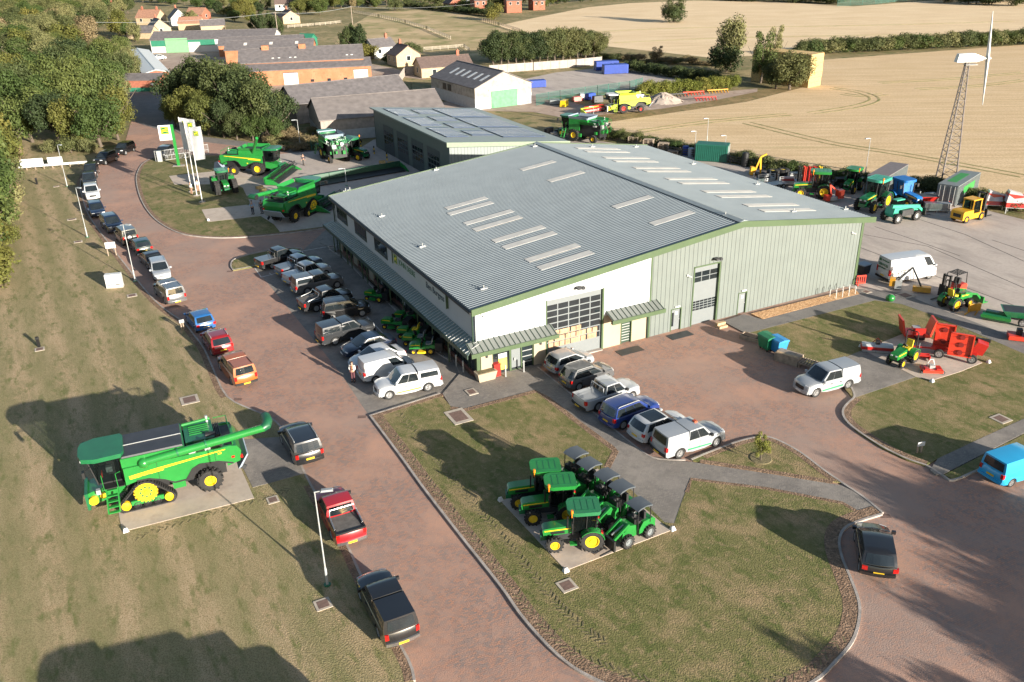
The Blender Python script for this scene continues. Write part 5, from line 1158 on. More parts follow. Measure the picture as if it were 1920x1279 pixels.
# ------------------------------------------------------------------ compact loaders with canopy
def mini_loader(label, F, Rr, side='L', sc=1., group=None, rim=None, z=.13):
    c, rz, L = place2(F, Rr, side, .55 * sc); t = thing('compact_loader', label, 'compact loader', (c.x, c.y, z), rz, group); t.scale = (sc,) * 3
    mb = MB(); mb.prism([(-1.95, .45), (-1.95, .95), (-1.75, 1.12), (-1.1, 1.08), (-.85, .7), (-.85, .42)], -.42, .42); mb.bevel(.07, 2, 40); mb.build('rear_body', m_jgreen, t, 40)
    mb = MB(); mb.prism([(-.7, .4), (-.65, 1.05), (-.2, 1.2), (.25, .85), (.3, .4)], -.36, .36); mb.bevel(.05, 2, 40); fb = mb.build('front_body', m_jgreen, t, 40)
    bx(t, 'dash', m_black, -.78, -.58, -.3, .3, 1.0, 1.35); bx(t, 'seat', m_bseat, -1.35, -.92, -.26, .26, .95, 1.1); bx(t, 'seat_back', m_bseat, -1.42, -1.28, -.26, .26, 1.05, 1.55)
    mb = MB(); mb.cyl((-.7, 0, 1.3), (-.85, 0, 1.48), .16, .17, n=12); mb.build('steering_wheel', m_black, t)
    mb = MB()
    for s in (1, -1):
        mb.bar((-.2, s * .3, 1.25), (.85, s * .3, .65), .1, .16); mb.bar((-.35, s * .34, .7), (.35, s * .32, .95), .07)
    mb.split('lift_arm', m_jgreen, t, 0)
    mb = MB(); mb.bar((-.3, 0, 1.15), (.7, 0, .8), .07); mb.build('ram', m_galv, t, 0)
    bx(t, 'tool_carrier', m_black, .82, .95, -.5, .5, .12, .75); mb = MB()
    for s in (1, -1): mb.bar((.95, s * .3, .14), (1.7, s * .3, .12), .09, .05)
    mb.split('fork', m_dkmetal, t, 0)
    mb = MB()
    for s in (1, -1): mb.tube([(-.72, s * .42, .7), (-.74, s * .42, 1.95)], .03, 6); mb.tube([(-1.58, s * .42, .9), (-1.58, s * .42, 1.95)], .03, 6)
    mb.split('canopy_post', m_black, t)
    mb = MB(); P_ = [(-1.68, 1.93), (-1.65, 2.0), (-1.2, 2.08), (-.8, 2.04), (-.64, 1.94), (-.66, 1.91), (-1.2, 2.03), (-1.64, 1.92)]; mb.prism(P_, -.47, .47); mb.build('canopy', mat('grey canopy', (.10, .115, .13), .45, var=.08), t, 40)
    for x in (0, -1.5):
        for s in (1, -1): wheel(t, x, s * .48, .36, .26, rim or m_pale, frac=.58, lug=.05)
    return t
GL = 'compact loaders with canopies on the front pad'
LL = ['compact green loader with pale rims at the right corner of the front pad', 'compact green loader with grey canopy next to the one at the pad corner', 'middle compact loader of the five under grey canopies', 'compact green loader fourth from the right pad corner', 'compact green loader under the topmost grey canopy, closest to the path']
for k, (dx, dy) in enumerate(((0, 0), (-33, -31), (-60, -54), (-92, -77), (-116, -99))):
    mini_loader(LL[k], (1178 + dx * 1.0, 1031 + dy), (1212 + dx * 1., 1014 + dy), 'L', 1.10 if k == 0 else 1.16, GL)
# ------------------------------------------------------------------ ride-on mowers
def mower(label, F, Rr, side='L', sc=1., group=None, deck=None, seatm=None, catcher=True):
    c, rz, L = place2(F, Rr, side, .42 * sc); t = thing('ride_on_mower', label, 'ride-on mower', (c.x, c.y, .085), rz, group); t.scale = (sc,) * 3
    mb = MB(); mb.prism([(.32, .38), (.34, .68), (.15, .80), (-.5, .86), (-.52, .42)], -.27, .27); mb.bevel(.06, 3, 40); bo = mb.build('bonnet', m_jgreen, t, 40)
    for s in (1, -1): bx(bo, 'bonnet_stripe', m_yellow, -.45, .2, s * .275 - .004, s * .275 + .004, .66, .71)
    bx(t, 'chassis', m_dkmetal, -1.35, .1, -.2, .2, .28, .45); bx(t, 'front_axle', m_dkmetal, -.05, .05, -.4, .4, .2, .28)
    mb = MB(); mb.plate([(-.35, -.5), (-.3, -.58), (-.75, -.6), (-.9, -.5), (-.9, .5), (-.75, .6), (-.3, .58), (-.35, .5)], .16, .30); mb.build('cutting_deck', deck or m_jgreen, t, 0)
    mb = MB(); mb.prism([(-.62, .5), (-.6, .62), (-.95, .66), (-1.5, .78), (-1.6, .70), (-1.55, .48)], -.42, .42); mb.bevel(.05, 2, 40); mb.build('fender', m_jgreen, t, 40)
    bx(t, 'seat', seatm or m_seat, -1.3, -.88, -.23, .23, .70, .82, bev=.04); mb = MB(); mb.hexa([(-1.36, -.23, .8), (-1.26, -.23, .8), (-1.26, .23, .8), (-1.36, .23, .8)], [(-1.46, -.21, 1.22), (-1.38, -.21, 1.22), (-1.38, .21, 1.22), (-1.46, .21, 1.22)]); mb.bevel(.03, 2); mb.build('seat_back', seatm or m_seat, t, 40)
    mb = MB(); mb.cyl((-.5, 0, .82), (-.66, 0, 1.02), .03, n=6); mb.cyl((-.64, 0, 1.02), (-.67, 0, 1.05), .18, n=14); mb.build('steering_wheel', m_black, t)
    if catcher: bx(t, 'grass_catcher', m_black, -2.15, -1.6, -.5, .5, .3, .95, bev=.06)
    for s in (1, -1): wheel(t, 0, s * .36, .20, .16, m_yellow, frac=.55); wheel(t, -1.25, s * .38, .27, .24, m_yellow, frac=.55)
    return t
GM = 'ride-on mowers lined up under the shop canopy'
for lb, F, Rr, kw in (('green ride-on mower standing alone beside the black crossover', (688, 565), (711, 569), dict(seatm=m_bseat)),
                      ('green ride-on mower with grass catcher, first of the group nearer the entrance', (721, 619), (747, 622), dict(seatm=m_bseat)),
                      ('green ride-on mower with bare yellow seat', (751, 637), (776, 639), {}),
                      ('green ride-on mower with pale wrapped seat, behind the nearest mower', (761, 651), (787, 653), dict(seatm=m_pale)),
                      ('nearest green ride-on mower with yellow cutting deck', (776, 667), (803, 667), dict(deck=m_yellow, seatm=m_pale)),
                      ('dark ride-on mower standing back against the shop windows', (745, 607), (768, 609), dict(seatm=m_bseat, deck=m_black))):
    mower(lb, F, Rr, 'L', 1.15, GM, **kw)
# ------------------------------------------------------------------ open compact tractors
def compact(label, F, Rr, side, z=.12, sc=1., loader=False):
    c, rz, L = place2(F, Rr, side, .58 * sc); t = thing('compact_tractor', label, 'compact tractor', (c.x, c.y, z), rz); t.scale = (sc,) * 3
    mb = MB(); mb.prism([(.45, .6), (.48, .88), (.3, 1.02), (-.8, 1.14), (-.82, .62)], -.29, .29); mb.bevel(.07, 3, 40); bo = mb.build('bonnet', m_jgreen, t, 40)
    for s in (1, -1): bx(bo, 'bonnet_stripe', m_yellow, -.7, .3, s * .294 - .004, s * .294 + .004, .86, .93); bx(bo, 'headlight', m_lamp, .40, .49, s * .17 - .07, s * .17 + .07, .84, .93)
    bx(t, 'chassis', m_dkmetal, -1.8, .2, -.2, .2, .38, .65); bx(t, 'front_axle', m_jgreen, -.06, .06, -.5, .5, .28, .38)
    for s in (1, -1):
        P_ = [(-1.5 + .56 * math.cos(R(a)), .48 + .56 * math.sin(R(a))) for a in range(20, 171, 15)]; Q = [(x, zz - .05) for x, zz in P_[::-1]]; mb = MB(); mb.prism(P_ + Q, s * .30, s * .68); mb.build('fender', m_jgreen, t, 30)
    bx(t, 'seat', m_seat, -1.5, -1.05, -.25, .25, .92, 1.06, bev=.04); mb = MB(); mb.hexa([(-1.58, -.25, 1.0), (-1.46, -.25, 1.0), (-1.46, .25, 1.0), (-1.58, .25, 1.0)], [(-1.72, -.22, 1.55), (-1.62, -.22, 1.55), (-1.62, .22, 1.55), (-1.72, .22, 1.55)]); mb.bevel(.04, 2); mb.build('seat_back', m_seat, t, 40)
    mb = MB(); mb.cyl((-.78, 0, 1.05), (-.95, 0, 1.28), .03, n=6); mb.cyl((-.93, 0, 1.28), (-.96, 0, 1.31), .19, n=14); mb.build('steering_wheel', m_black, t)
    mb = MB(); mb.tube([(-1.75, .42, .7), (-1.78, .42, 2.1), (-1.78, .35, 2.18), (-1.78, -.35, 2.18), (-1.78, -.42, 2.1), (-1.75, -.42, .7)], .04, 8); mb.build('roll_bar', m_black, t)
    bx(t, 'foot_plate', m_black, -1.0, -.7, -.6, .6, .48, .53)
    if loader:
        mb = MB()
        for s in (1, -1): mb.bar((-.7, s * .5, 1.2), (.6, s * .5, .9), .08, .14); mb.bar((.6, s * .5, .9), (1.2, s * .5, .35), .08, .14)
        mb.split('loader_arm', m_jgreen, t, 0)
        mb = MB(); mb.prism([(1.15, .1), (1.15, .6), (1.25, .6), (1.3, .2), (1.75, .14), (1.75, .1)], -.75, .75); mb.build('bucket', m_jgreen, t, 0)
    for s in (1, -1): wheel(t, 0, s * .48, .31, .24, m_yellow, frac=.6, lug=.05); wheel(t, -1.5, s * .52, .48, .34, m_yellow, frac=.6, lug=.06)
    return t
compact('small green tractor with yellow seat among the red mowers', (1692.5, 693), (1712, 682), 'L', .13, 1.12)
compact('small green loader tractor with bucket in front of the red forklift', (1818, 576), (1796, 582), 'R', .01, 1.25, True)
# ================================================================== STREET FURNITURE, PEOPLE, YARD
def hgt(base, top):
    """how tall a post must be to reach from the base pixel up to the row of the top pixel"""
    b = G(*base); lo, hi = 0., 60.
    for _ in range(40):
        m = (lo + hi) / 2; q = b + Vector((0, 0, m)) - CAMP
        py = 639.5 - FPX * q.dot(CU) / q.dot(FWD)
        if py > top[1]: lo = m
        else: hi = m
    return lo
m_lpost = mat('lamp post grey', (.50, .52, .52), .45, metal=.3, var=.06)
def lamp(label, base, top, group=None, ang=0., cat='lamp post', z=.1):
    h = hgt(base, top); b = G(*base); t = thing('lamp_post', label, cat, (b.x, b.y, 0), ang, group)
    mb = MB(); mb.cyl((0, 0, 0), (0, 0, 1.15), .075, n=12); mb.cyl((0, 0, 1.15), (0, 0, 1.35), .075, .045, n=12); mb.cyl((0, 0, 1.35), (0, 0, h), .045, .032, n=10); mb.build('post', m_lpost, t)
    mb = MB(); mb.bar((-.03, 0, h), (.35, 0, h + .03), .05); mb.build('arm', m_lpost, t, 0)
    mb = MB(); mb.box(.3, .95, -.13, .13, h - .0, h + .10, .05, .03); mb.build('lantern', mat('lantern grey', (.30, .32, .33), .4, var=.05), t, 0)
    mb = MB(); mb.cyl((0, 0, 0), (0, 0, .16), .2, n=12); mb.build('base_collar', m_dkjgreen, t)
    return t
GLP = 'lamp posts along the drive and yard'
lamp('nearest grey lamp post, on the left lawn beside the red pickup', (614.4, 1099.4), (594.5, 923), GLP, R(10))
lamp('lamp post in front of the dark green hatchback, third along the drive', (254, 529), (232.7, 421), GLP, R(-20))
lamp('lamp post behind the navy saloon, second along the drive', (164.2, 446.3), (143.3, 351.8), GLP, R(-30))
lamp('farthest lamp post of the drive, by the white crash rail', (126.4, 350.8), (107.7, 271.5), GLP, R(-30))
lamp('lamp post by the dry bank between the grey barns and the display yard', (564, 281), (556, 225), GLP, R(200))
lamp('lamp post rising behind the draper header', (650, 350), (647, 316), GLP, R(200))
lamp('lamp post in the hedge behind the two tractors', (1621.7, 330), (1632.6, 259.5), GLP, R(200))
lamp('thin post left of the dark green container', (1302, 292), (1304, 246), GLP, R(200))
lamp('tallest thin post behind the dark green container', (1325, 270), (1326, 222), GLP, R(200))
lamp('thin post in front of the dark green container', (1358, 296), (1360.6, 254), GLP, R(200))
lamp('post on the verge behind the opened rear combine', (1112, 245), (1112, 200), GLP, R(200))
# flagpoles with banner flags
m_flag = mat('white flag cloth', (.78, .79, .80), .8, var=.06, scale=1.5)
GFP = 'white flagpoles on the display lawn'
for k, (b, tp, lb) in enumerate((((359.6, 360.6), (340.3, 221), 'left flagpole with a white banner flag on the display lawn'), ((369.5, 368), (348, 224), 'middle flagpole with a white banner flag'), ((379.5, 380), (359.5, 240), 'right flagpole, nearest the drive, with its flag hanging lower'))):
    h = hgt(b, tp); p = G(*b); t = thing('flagpole', lb, 'flagpole', (p.x, p.y, .1), R(-8), GFP)
    mb = MB(); mb.cyl((0, 0, 0), (0, 0, h), .07, .045, n=10); mb.build('pole', m_whitep, t); bx(t, 'foot', m_kerb, -.35, .35, -.35, .35, -.05, .06)
    top = h - .05; mb = MB(); rows = []; fw, fl_ = 1.55, 4.3
    for i in range(13):
        row = []
        for j in range(8):
            u = j / 7; v = i / 12
            if i == 12: pass
            row.append(mb.v((.06 + fw * u * (1 - .10 * v), .14 * math.sin(4 * u + 3 * v + k) * u, top - fl_ * v - .25 * u * math.sin(2 + k))))
        rows.append(row)
    for r0, r1 in zip(rows, rows[1:]):
        for j in range(7): mb.bm.faces.new((r0[j], r0[j + 1], r1[j + 1], r1[j]))
    bmesh.ops.solidify(mb.bm, geom=mb.bm.faces[:], thickness=.012); fg = mb.build('flag', m_flag, t, 60, norm=False)
    leaping_badge(fg, Matrix.Translation((.85, -.10, top - .75)), .62)
    if k == 2: text('DEALER', fg, (.95, -.16, top - 2.6), .34, m_gletter, (PI / 2, PI / 2, 0), depth=.006) if 0 else None
# green totem sign
h = hgt((335.6, 311.8), (323, 234.6)); p = G(335.6, 311.8); t = thing('totem_sign', 'green post sign with white square board and leaping deer badge by the gate', 'sign', (p.x, p.y, .1), R(12))
mb = MB(); mb.box(-.22, .22, -.1, .1, 0, h); mb.build('post', m_jgreen, t, 0)
bd = bx(t, 'board', m_whitep, -2.05, -.22, -.08, .08, h - 2.35, h - .05); leaping_badge(bd, Matrix.Translation((-1.12, -.10, h - .85)), 1.15)
bx(bd, 'text_strip', m_galv, -1.85, -.42, -.095, -.085, h - 2.1, h - 1.75); bx(t, 'foot', m_kerb, -.9, .9, -.5, .5, -.05, .03)
# mesh gate and fence
def meshfence(name, label, pxs, hh, m, step=.25, post=2.4, cat='fence', rails=True, barw=.035, group=None, z=0., world=False, pw=.08):
    P_ = [Vector(q) for q in pxs] if world else [G(*q) for q in pxs]; t = thing(name, label, cat, (P_[0].x, P_[0].y, z), 0, group); o = P_[0]; mb = MB(); mp = MB()
    for a, b in zip(P_, P_[1:]):
        L = (b - a).length; d = (b - a) / L; k = int(L / step)
        for i in range(k + 1): q = a + d * i * step - o; mb.bar(q + Vector((0, 0, .08)), q + Vector((0, 0, hh)), barw)
        if rails:
            for zz in (.12, hh * .5, hh): mb.bar(a - o + Vector((0, 0, zz)), b - o + Vector((0, 0, zz)), .04)
        k2 = max(1, round(L / post))
        for i in range(k2 + 1): q = a + d * (L * i / k2) - o; mp.bar(q, q + Vector((0, 0, hh + .1)), pw)
    mb.build('panel', m, t, 0); mp.split('post', m, t, 0)
    return t
meshfence('mesh_gate', 'grey mesh sliding gate standing open at the site entrance', [(293, 304), (352, 296), (392, 290)], 1.7, m_galv, step=.22, cat='gate')
p = G(301, 304); t = thing('gate_cabinet', 'grey steel cabinet at the end of the mesh gate', 'cabinet', (p.x, p.y, 0), R(10)); bx(t, 'body', m_galv, -.35, .35, -.25, .25, 0, 1.8, bev=.03); bx(t, 'door', m_lpost, -.28, .28, -.27, -.25, .2, 1.65)
# white crash rail with boards behind
P0 = [G(35, 322), G(100, 317), G(165, 312)]; t = thing('crash_rail', 'long white crash rail at the end of the left lawn', 'barrier', (P0[0].x, P0[0].y, .1)); mb = MB(); mp = MB()
for a, b in zip(P0, P0[1:]):
    mb.bar(a - P0[0] + Vector((0, 0, .6)), b - P0[0] + Vector((0, 0, .6)), .08, .34)
    for k in range(4): q = a + (b - a) * k / 4 - P0[0]; mp.bar(q, q + Vector((0, 0, .6)), .12)
mb.build('rail', m_whitep, t, 0); mp.split('post', m_oldtimber, t, 0)
def signboard(label, a, b, z0, z1, m=m_whitep, pm=m_oldtimber, name='notice_board', thick=.06, extra=None):
    A, B = G(*a), G(*b); d = B - A; L = d.length; t = thing(name, label, 'sign board', ((A.x + B.x) / 2, (A.y + B.y) / 2, .1), math.atan2(d.y, d.x)); h = L / 2
    bx(t, 'board', m, -h, h, -thick / 2 - .06, thick / 2 - .06, z0, z1); mp = MB()
    for x in (-h + .12, h - .12): mp.box(x - .05, x + .05, -.03, .07, 0, z1 - .05)
    mp.split('post', pm, t, 0)
    if extra:
        mb = MB()
        for k in range(extra): mb.box(-h + .2, h - .3, -thick / 2 - .068, -thick / 2 - .06, z1 - .22 - k * .16, z1 - .15 - k * .16)
        mb.build('printed_line', m_gletter, t, 0)
    return t
signboard('long low white board behind the crash rail, left one', (41, 318), (84, 315), .5, 1.5, extra=None)
signboard('short white board behind the crash rail, right one', (92, 313), (120, 311), .5, 1.4)
signboard('white notice board on two brown posts on the left lawn', (202, 482), (221, 480), .9, 1.6)
signboard('little white sign on two pegs on the right lawn near the blue van', (1716, 852), (1729, 850), .55, .85, thick=.04)
signboard('small grey sign behind the blue hatchback', (339, 621), (348, 619), .7, 1.0, m=m_galv)
p = G(217, 540); t = thing('utility_cabinet', 'white double door utility cabinet on the left lawn', 'cabinet', (p.x, p.y, .1), R(12))
bx(t, 'body', m_whitep, -.78, .78, -.3, .3, .0, 1.45, bev=.03)
for s in (-1, 1): d = bx(t, 'door', m_whitep, min(s * .03, s * .72), max(s * .03, s * .72), -.325, -.30, .28, 1.38); bx(d, 'vent', m_dkmetal, min(s * .15, s * .6), max(s * .15, s * .6), -.33, -.325, .33, .43)
bx(t, 'base', m_kerb, -.82, .82, -.34, .34, -.02, .12)
for lb, b, tp in (('black post on a concrete square in the middle of the left lawn', (74, 652), (70, 634)), ('short black post near the white crash rail', (70, 347), (69, 335))):
    p = G(*b); h = hgt(b, tp); t = thing('bollard_light', lb, 'bollard', (p.x, p.y, .1)); mb = MB(); mb.box(-.1, .1, -.1, .1, 0, h); mb.build('post', m_black, t, 0); bx(t, 'head', m_dkmetal, -.11, .11, -.11, .11, h - .2, h)
# drain covers
m_iron = mat('rusty iron cover', (.20, .125, .10), .8, var=.2, scale=5)
GD = 'drain covers set in concrete frames'
DC = [((860, 783), .95, 1.35, 'large iron cover in a concrete frame at the top of the front lawn'), ((884, 737), .5, .62, 'iron cover in the grey pavement by the entrance planter'), ((356, 752), .85, .9, 'iron cover on the left lawn above the big combine'), ((512, 940), .45, .5, 'iron cover between the combine pad and the black off-roader'), ((606, 1136), .55, .55, 'iron cover near the foot of the nearest lamp post'), ((1063, 1101), .6, .6, 'iron cover below the bottom corner of the front pad'), ((1876, 788), .7, .7, 'iron cover on the right lawn near the path'), ((248, 556), .6, .55, 'iron cover on the left lawn by the lamp post'), ((75, 657), .5, .5, 'iron cover beside the black post of the left lawn'), ((106, 351), .5, .45, 'farthest iron cover on the left lawn'), ((135, 413), .7, .5, 'iron cover by the second lamp post'), ((147, 455), .6, .5, 'iron cover left of the notice board'), ((1697, 556), .9, .8, 'iron cover in the footway behind the green cone'), ((1624, 549), .5, .5, 'iron cover at the end of the gravel strip'), ((622, 464), .5, .5, 'iron cover at the rear corner of the shop'), ((785, 1001), .35, .25, 'small gully in the paving') ]
for px, wx_, wy_, lb in DC[:-1]:
    wx_ *= .78; wy_ *= .78
    p = G(*px); t = thing('drain_cover', lb, 'drain cover', (p.x, p.y, .1), R(27), GD); bx(t, 'frame', mat('pale concrete frame', (.50, .43, .35), .85, var=.15, scale=3), -wx_, wx_, -wy_, wy_, -.06, .03); bx(t, 'cover', m_iron, -wx_ * .68, wx_ * .68, -wy_ * .68, wy_ * .68, .0, .036)
GG = 'iron gullies in the drive'
for px, lb in (((390, 702), 'small iron gully at the kerb'), ((679, 782), 'iron gully by the front lawn corner'), ((431, 509), 'iron gully by the grass nib'), ((1660, 968), 'black gully at the tip of the path'), ((1421, 817), 'dark gully above the sapling lawn'), ((446, 749), 'small gully at the kerb behind the combine')):
    p = G(*px); bx(None, 'gully', m_iron, p.x - .3, p.x + .3, p.y - .2, p.y + .2, .0, .012); o = bpy.data.objects[-1] if 0 else COL.objects[-1]; tag(o, lb + ' seen as a dark grid', 'gully', GG)
# white corner lights of the pads
GW = 'white corner markers of the display pads'
for px, lb in (((237, 999), 'white marker at the near corner of the combine pad'), ((939, 941), 'white marker at the left corner of the front pad'), ((1061, 1074), 'white marker at the bottom corner of the front pad'), ((1261, 996), 'white marker at the right corner of the front pad'), ((1614, 652), 'white marker at the left tip of the red mower pad'), ((1853, 682), 'white marker at the right tip of the red mower pad'), ((1747, 718), 'white marker at the bottom tip of the red mower pad'), ((391, 415), 'white marker at the corner of the lower slab of the display lawn')):
    p = G(*px); t = thing('corner_marker', lb, 'marker light', (p.x, p.y, .1), R(30), GW); mb = MB(); mb.hexa([(-.17, -.14, 0), (.17, -.14, 0), (.17, .14, 0), (-.17, .14, 0)], [(-.08, -.02, .24), (.08, -.02, .24), (.10, .10, .21), (-.10, .10, .21)]); mb.build('housing', m_whitep, t, 0); bx(t, 'stem', m_galv, -.05, .05, .0, .1, -.1, .05)
# bollards
GB = 'steel bollards round the shop entrance'
for px, lb in (((948, 708), 'steel bollard directly in front of the glazed entrance'), ((982, 699), 'steel bollard to the right of the glazed entrance'), ((869, 699), 'steel bollard at the shaded side, first from the corner'), ((856, 688), 'steel bollard at the shaded side, second from the corner'), ((844, 675), 'steel bollard at the shaded side, third from the corner'), ((826, 663), 'steel bollard at the shaded side, farthest from the corner')):
    p = G(*px); t = thing('bollard', lb, 'bollard', (p.x, p.y, .08), 0, GB); mb = MB(); mb.cyl((0, 0, 0), (0, 0, .98), .07, n=12); mb.build('post', m_galv, t); mb = MB(); mb.cyl((0, 0, .98), (0, 0, 1.02), .075, .05, n=12); mb.build('cap', m_galv, t)
p = G(911, 713); t = thing('stone_planter', 'cream stone trough at the front corner of the shop', 'planter', (p.x, p.y, .08), BR); mb = MB(); mb.hexa([(-.68, -.3, 0), (.68, -.3, 0), (.68, .3, 0), (-.68, .3, 0)], [(-.85, -.42, .75), (.85, -.42, .75), (.85, .42, .75), (-.85, .42, .75)]); mb.bevel(.03, 1); mb.build('trough', m_cream, t, 0); bx(t, 'soil', m_soil, -.7, .7, -.3, .3, .70, .765)
p = G(931, 705); t = thing('litter_bin', 'red square litter bin beside the shop door', 'bin', (p.x, p.y, .08), BR); bx(t, 'body', m_red, -.28, .28, -.25, .25, 0, 1.0, bev=.03); bx(t, 'lid', m_red, -.3, .3, -.27, .27, 1.0, 1.08)
for px, lb in (((1181, 658), 'dark doormat on the paving in front of the slatted green door'), ((1275, 629), 'dark doormat in front of the grey door with the vision panel')):
    p = G(*px); o = MB().box(p.x - 1.15, p.x + 1.15, p.y - .5, p.y + .5, .012, .03).xf(Matrix.Identity(4)).build('doormat', m_dkmetal, None, 0); tag(o, lb, 'doormat'); o.data.transform(Matrix.Translation(p) @ Matrix.Rotation(BR, 4, 'Z') @ Matrix.Translation(-p))
# two big bins, pallets, planter
def bigbin(label, px, m, rz):
    p = G(*px); t = thing('wheeled_bin', label, 'waste bin', (p.x, p.y, 0), rz, 'wheeled waste bins'); mb = MB(); mb.hexa([(-.55, -.4, .22), (.55, -.4, .22), (.55, .4, .22), (-.55, .4, .22)], [(-.68, -.52, 1.2), (.68, -.52, 1.2), (.68, .52, 1.2), (-.68, .52, 1.2)]); mb.build('body', m, t, 0)
    mb = MB(); mb.prism([(-.56, 1.2), (.56, 1.2), (.5, 1.32), (0, 1.40), (-.5, 1.34)], -.72, .72); mb.xf(Matrix.Rotation(PI / 2, 4, 'Z')); mb.build('lid', m, t, 0); bx(t, 'label_panel', m_whitep, -.2, .2, -.54, -.51, .75, .95)
    for x in (-.42, .42):
        for y in (-.3, .3): mb = MB(); mb.cyl((x, y - .04, .1), (x, y + .04, .1), .1, n=12); mb.build('castor', m_black, t)
    return t
bigbin('large green wheeled waste bin at the lawn edge', (1437, 655), mat('bin green', (.01, .20, .09), .5, var=.1), R(117 - 3)); bigbin('large blue wheeled waste bin next to the green one', (1457, 661), mat('bin blue', (.03, .27, .60), .5, var=.1), R(117 - 3))
def pallet(t, x, y, z, m=None):
    mb = MB()
    for k in range(6): mb.box(x - .6, x + .6, y - .5 + k * .18, y - .39 + k * .18, z + .12, z + .145)
    for k in range(3): mb.box(x - .6 + k * .55, x - .5 + k * .55, y - .5, y + .5, z + .02, z + .12)
    return mb.build('pallet', m or m_oldtimber, t, 0)
p = G(1478, 678); t = thing('timber_stack', 'stack of weathered boards and a crate beside the blue bin', 'timber stack', (p.x, p.y, 0), R(117 + 200))
bx(t, 'board_stack', m_oldtimber, -1.0, 1.0, -.55, .55, 0, .75); mb = MB()
for k in range(7): mb.box(1.1 + k * .24, 1.2 + k * .24, -.6, .6, .45, .52)
for y in (-.55, .5): mb.box(1.05, 2.8, y, y + .07, .36, .45)
for x in (1.1, 2.0, 2.7): mb.box(x, x + .1, -.55, .55, 0, .36)
mb.split('slatted_crate', m_oldtimber, t, 0); bx(t, 'loose_board', m_timber, -.9, .9, -.5, -.2, .752, .78)
p = G(1408, 636); t = thing('timber_planter', 'low weathered planter box with dark soil by the ramp', 'planter', (p.x, p.y, 0), R(-40)); mb = MB(); mb.box(-.85, .85, -.5, -.42, 0, .35); mb.box(-.85, .85, .42, .5, 0, .35); mb.box(-.85, -.77, -.42, .42, 0, .35); mb.box(.77, .85, -.42, .42, 0, .35); mb.split('side_board', m_oldtimber, t, 0); bx(t, 'soil', mat('dark soil', (.05, .035, .025), .9, bump=.4), -.77, .77, -.42, .42, .02, .28)
p = G(1352, 613); t = thing('pallet_steps', 'small raw timber step box beside the tall workshop door', 'steps', (p.x, p.y, 0), BR); bx(t, 'lower_step', m_timber, -.45, .45, -.35, .3, 0, .2); bx(t, 'upper_step', m_timber, -.45, .45, -.05, .3, .2, .42)
# cycle hoops
for k, px in enumerate(((1561, 560), (1573, 557), (1585, 554), (1597, 551))):
    p = G(*px); t = thing('cycle_hoop', 'steel cycle hoop on the golden gravel strip at the workshop corner', 'cycle stand', (p.x, p.y, .1), R(117), 'cycle hoops on the gravel'); mb = MB(); mb.tube([(-.38, 0, 0), (-.38, 0, .72), (-.3, 0, .82), (.3, 0, .82), (.38, 0, .72), (.38, 0, 0)], .03, 6); mb.build('hoop', m_whitep, t)
p = G(1613, 534); t = thing('plastic_barrier', 'orange red plastic barrier at the workshop corner', 'barrier', (p.x, p.y, 0), R(10)); mb = MB()
mb.box(-.5, .5, -.04, .04, .1, .25); mb.box(-.5, .5, -.04, .04, .85, 1.0)
for k in range(5): mb.box(-.5 + k * .23, -.42 + k * .23, -.04, .04, .25, .85)
mb.split('bar', m_orange, t, 0); bx(t, 'foot', m_orange, -.45, -.3, -.25, .25, 0, .1)
p = G(1617, 515); t = thing('rubbish_skip', 'dark wheeled bin with grey lid behind the orange barrier', 'waste bin', (p.x, p.y, 0), R(30)); bx(t, 'body', m_dkmetal, -.5, .5, -.4, .4, .15, 1.1, tx=-.05, ty=-.05); bx(t, 'lid', m_greyblue, -.6, .6, -.5, .5, 1.1, 1.2)
p = G(1668, 567); t = thing('plastic_cone', 'round green plastic cover at the footway bend', 'marker', (p.x, p.y, .1)); mb = MB(); mb.ball((0, 0, .35), .42, sz=.85); mb.build('cover', m_jgreen, t, 60); bx(t, 'foot', m_black, -.1, .1, -.1, .1, 0, .1)
# ------------------------------------------------------------------ people
m_skin = mat('skin', (.50, .30, .21), .6, var=.05); m_hair = mat('dark hair', (.04, .025, .018), .8, var=.2)
def skinmesh(name, V_, E_, rad, m, parent, sub=1):
    me = bpy.data.meshes.new(name); me.from_pydata(V_, E_, []); o = bpy.data.objects.new(name, me); COL.objects.link(o)
    sk = o.modifiers.new('skin', 'SKIN'); sk.use_smooth_shade = True; sb = o.modifiers.new('sub', 'SUBSURF'); sb.levels = sub
    for i, r in enumerate(rad): me.skin_vertices[0].data[i].radius = (r, r) if not hasattr(r, '__len__') else r
    me.skin_vertices[0].data[0].use_root = True
    dg = bpy.context.evaluated_depsgraph_get(); nm = bpy.data.meshes.new_from_object(o.evaluated_get(dg)); bpy.data.objects.remove(o); nm.name = name
    nm.materials.clear(); nm.materials.append(m); q = bpy.data.objects.new(name, nm); COL.objects.link(q); q.parent = parent; return q
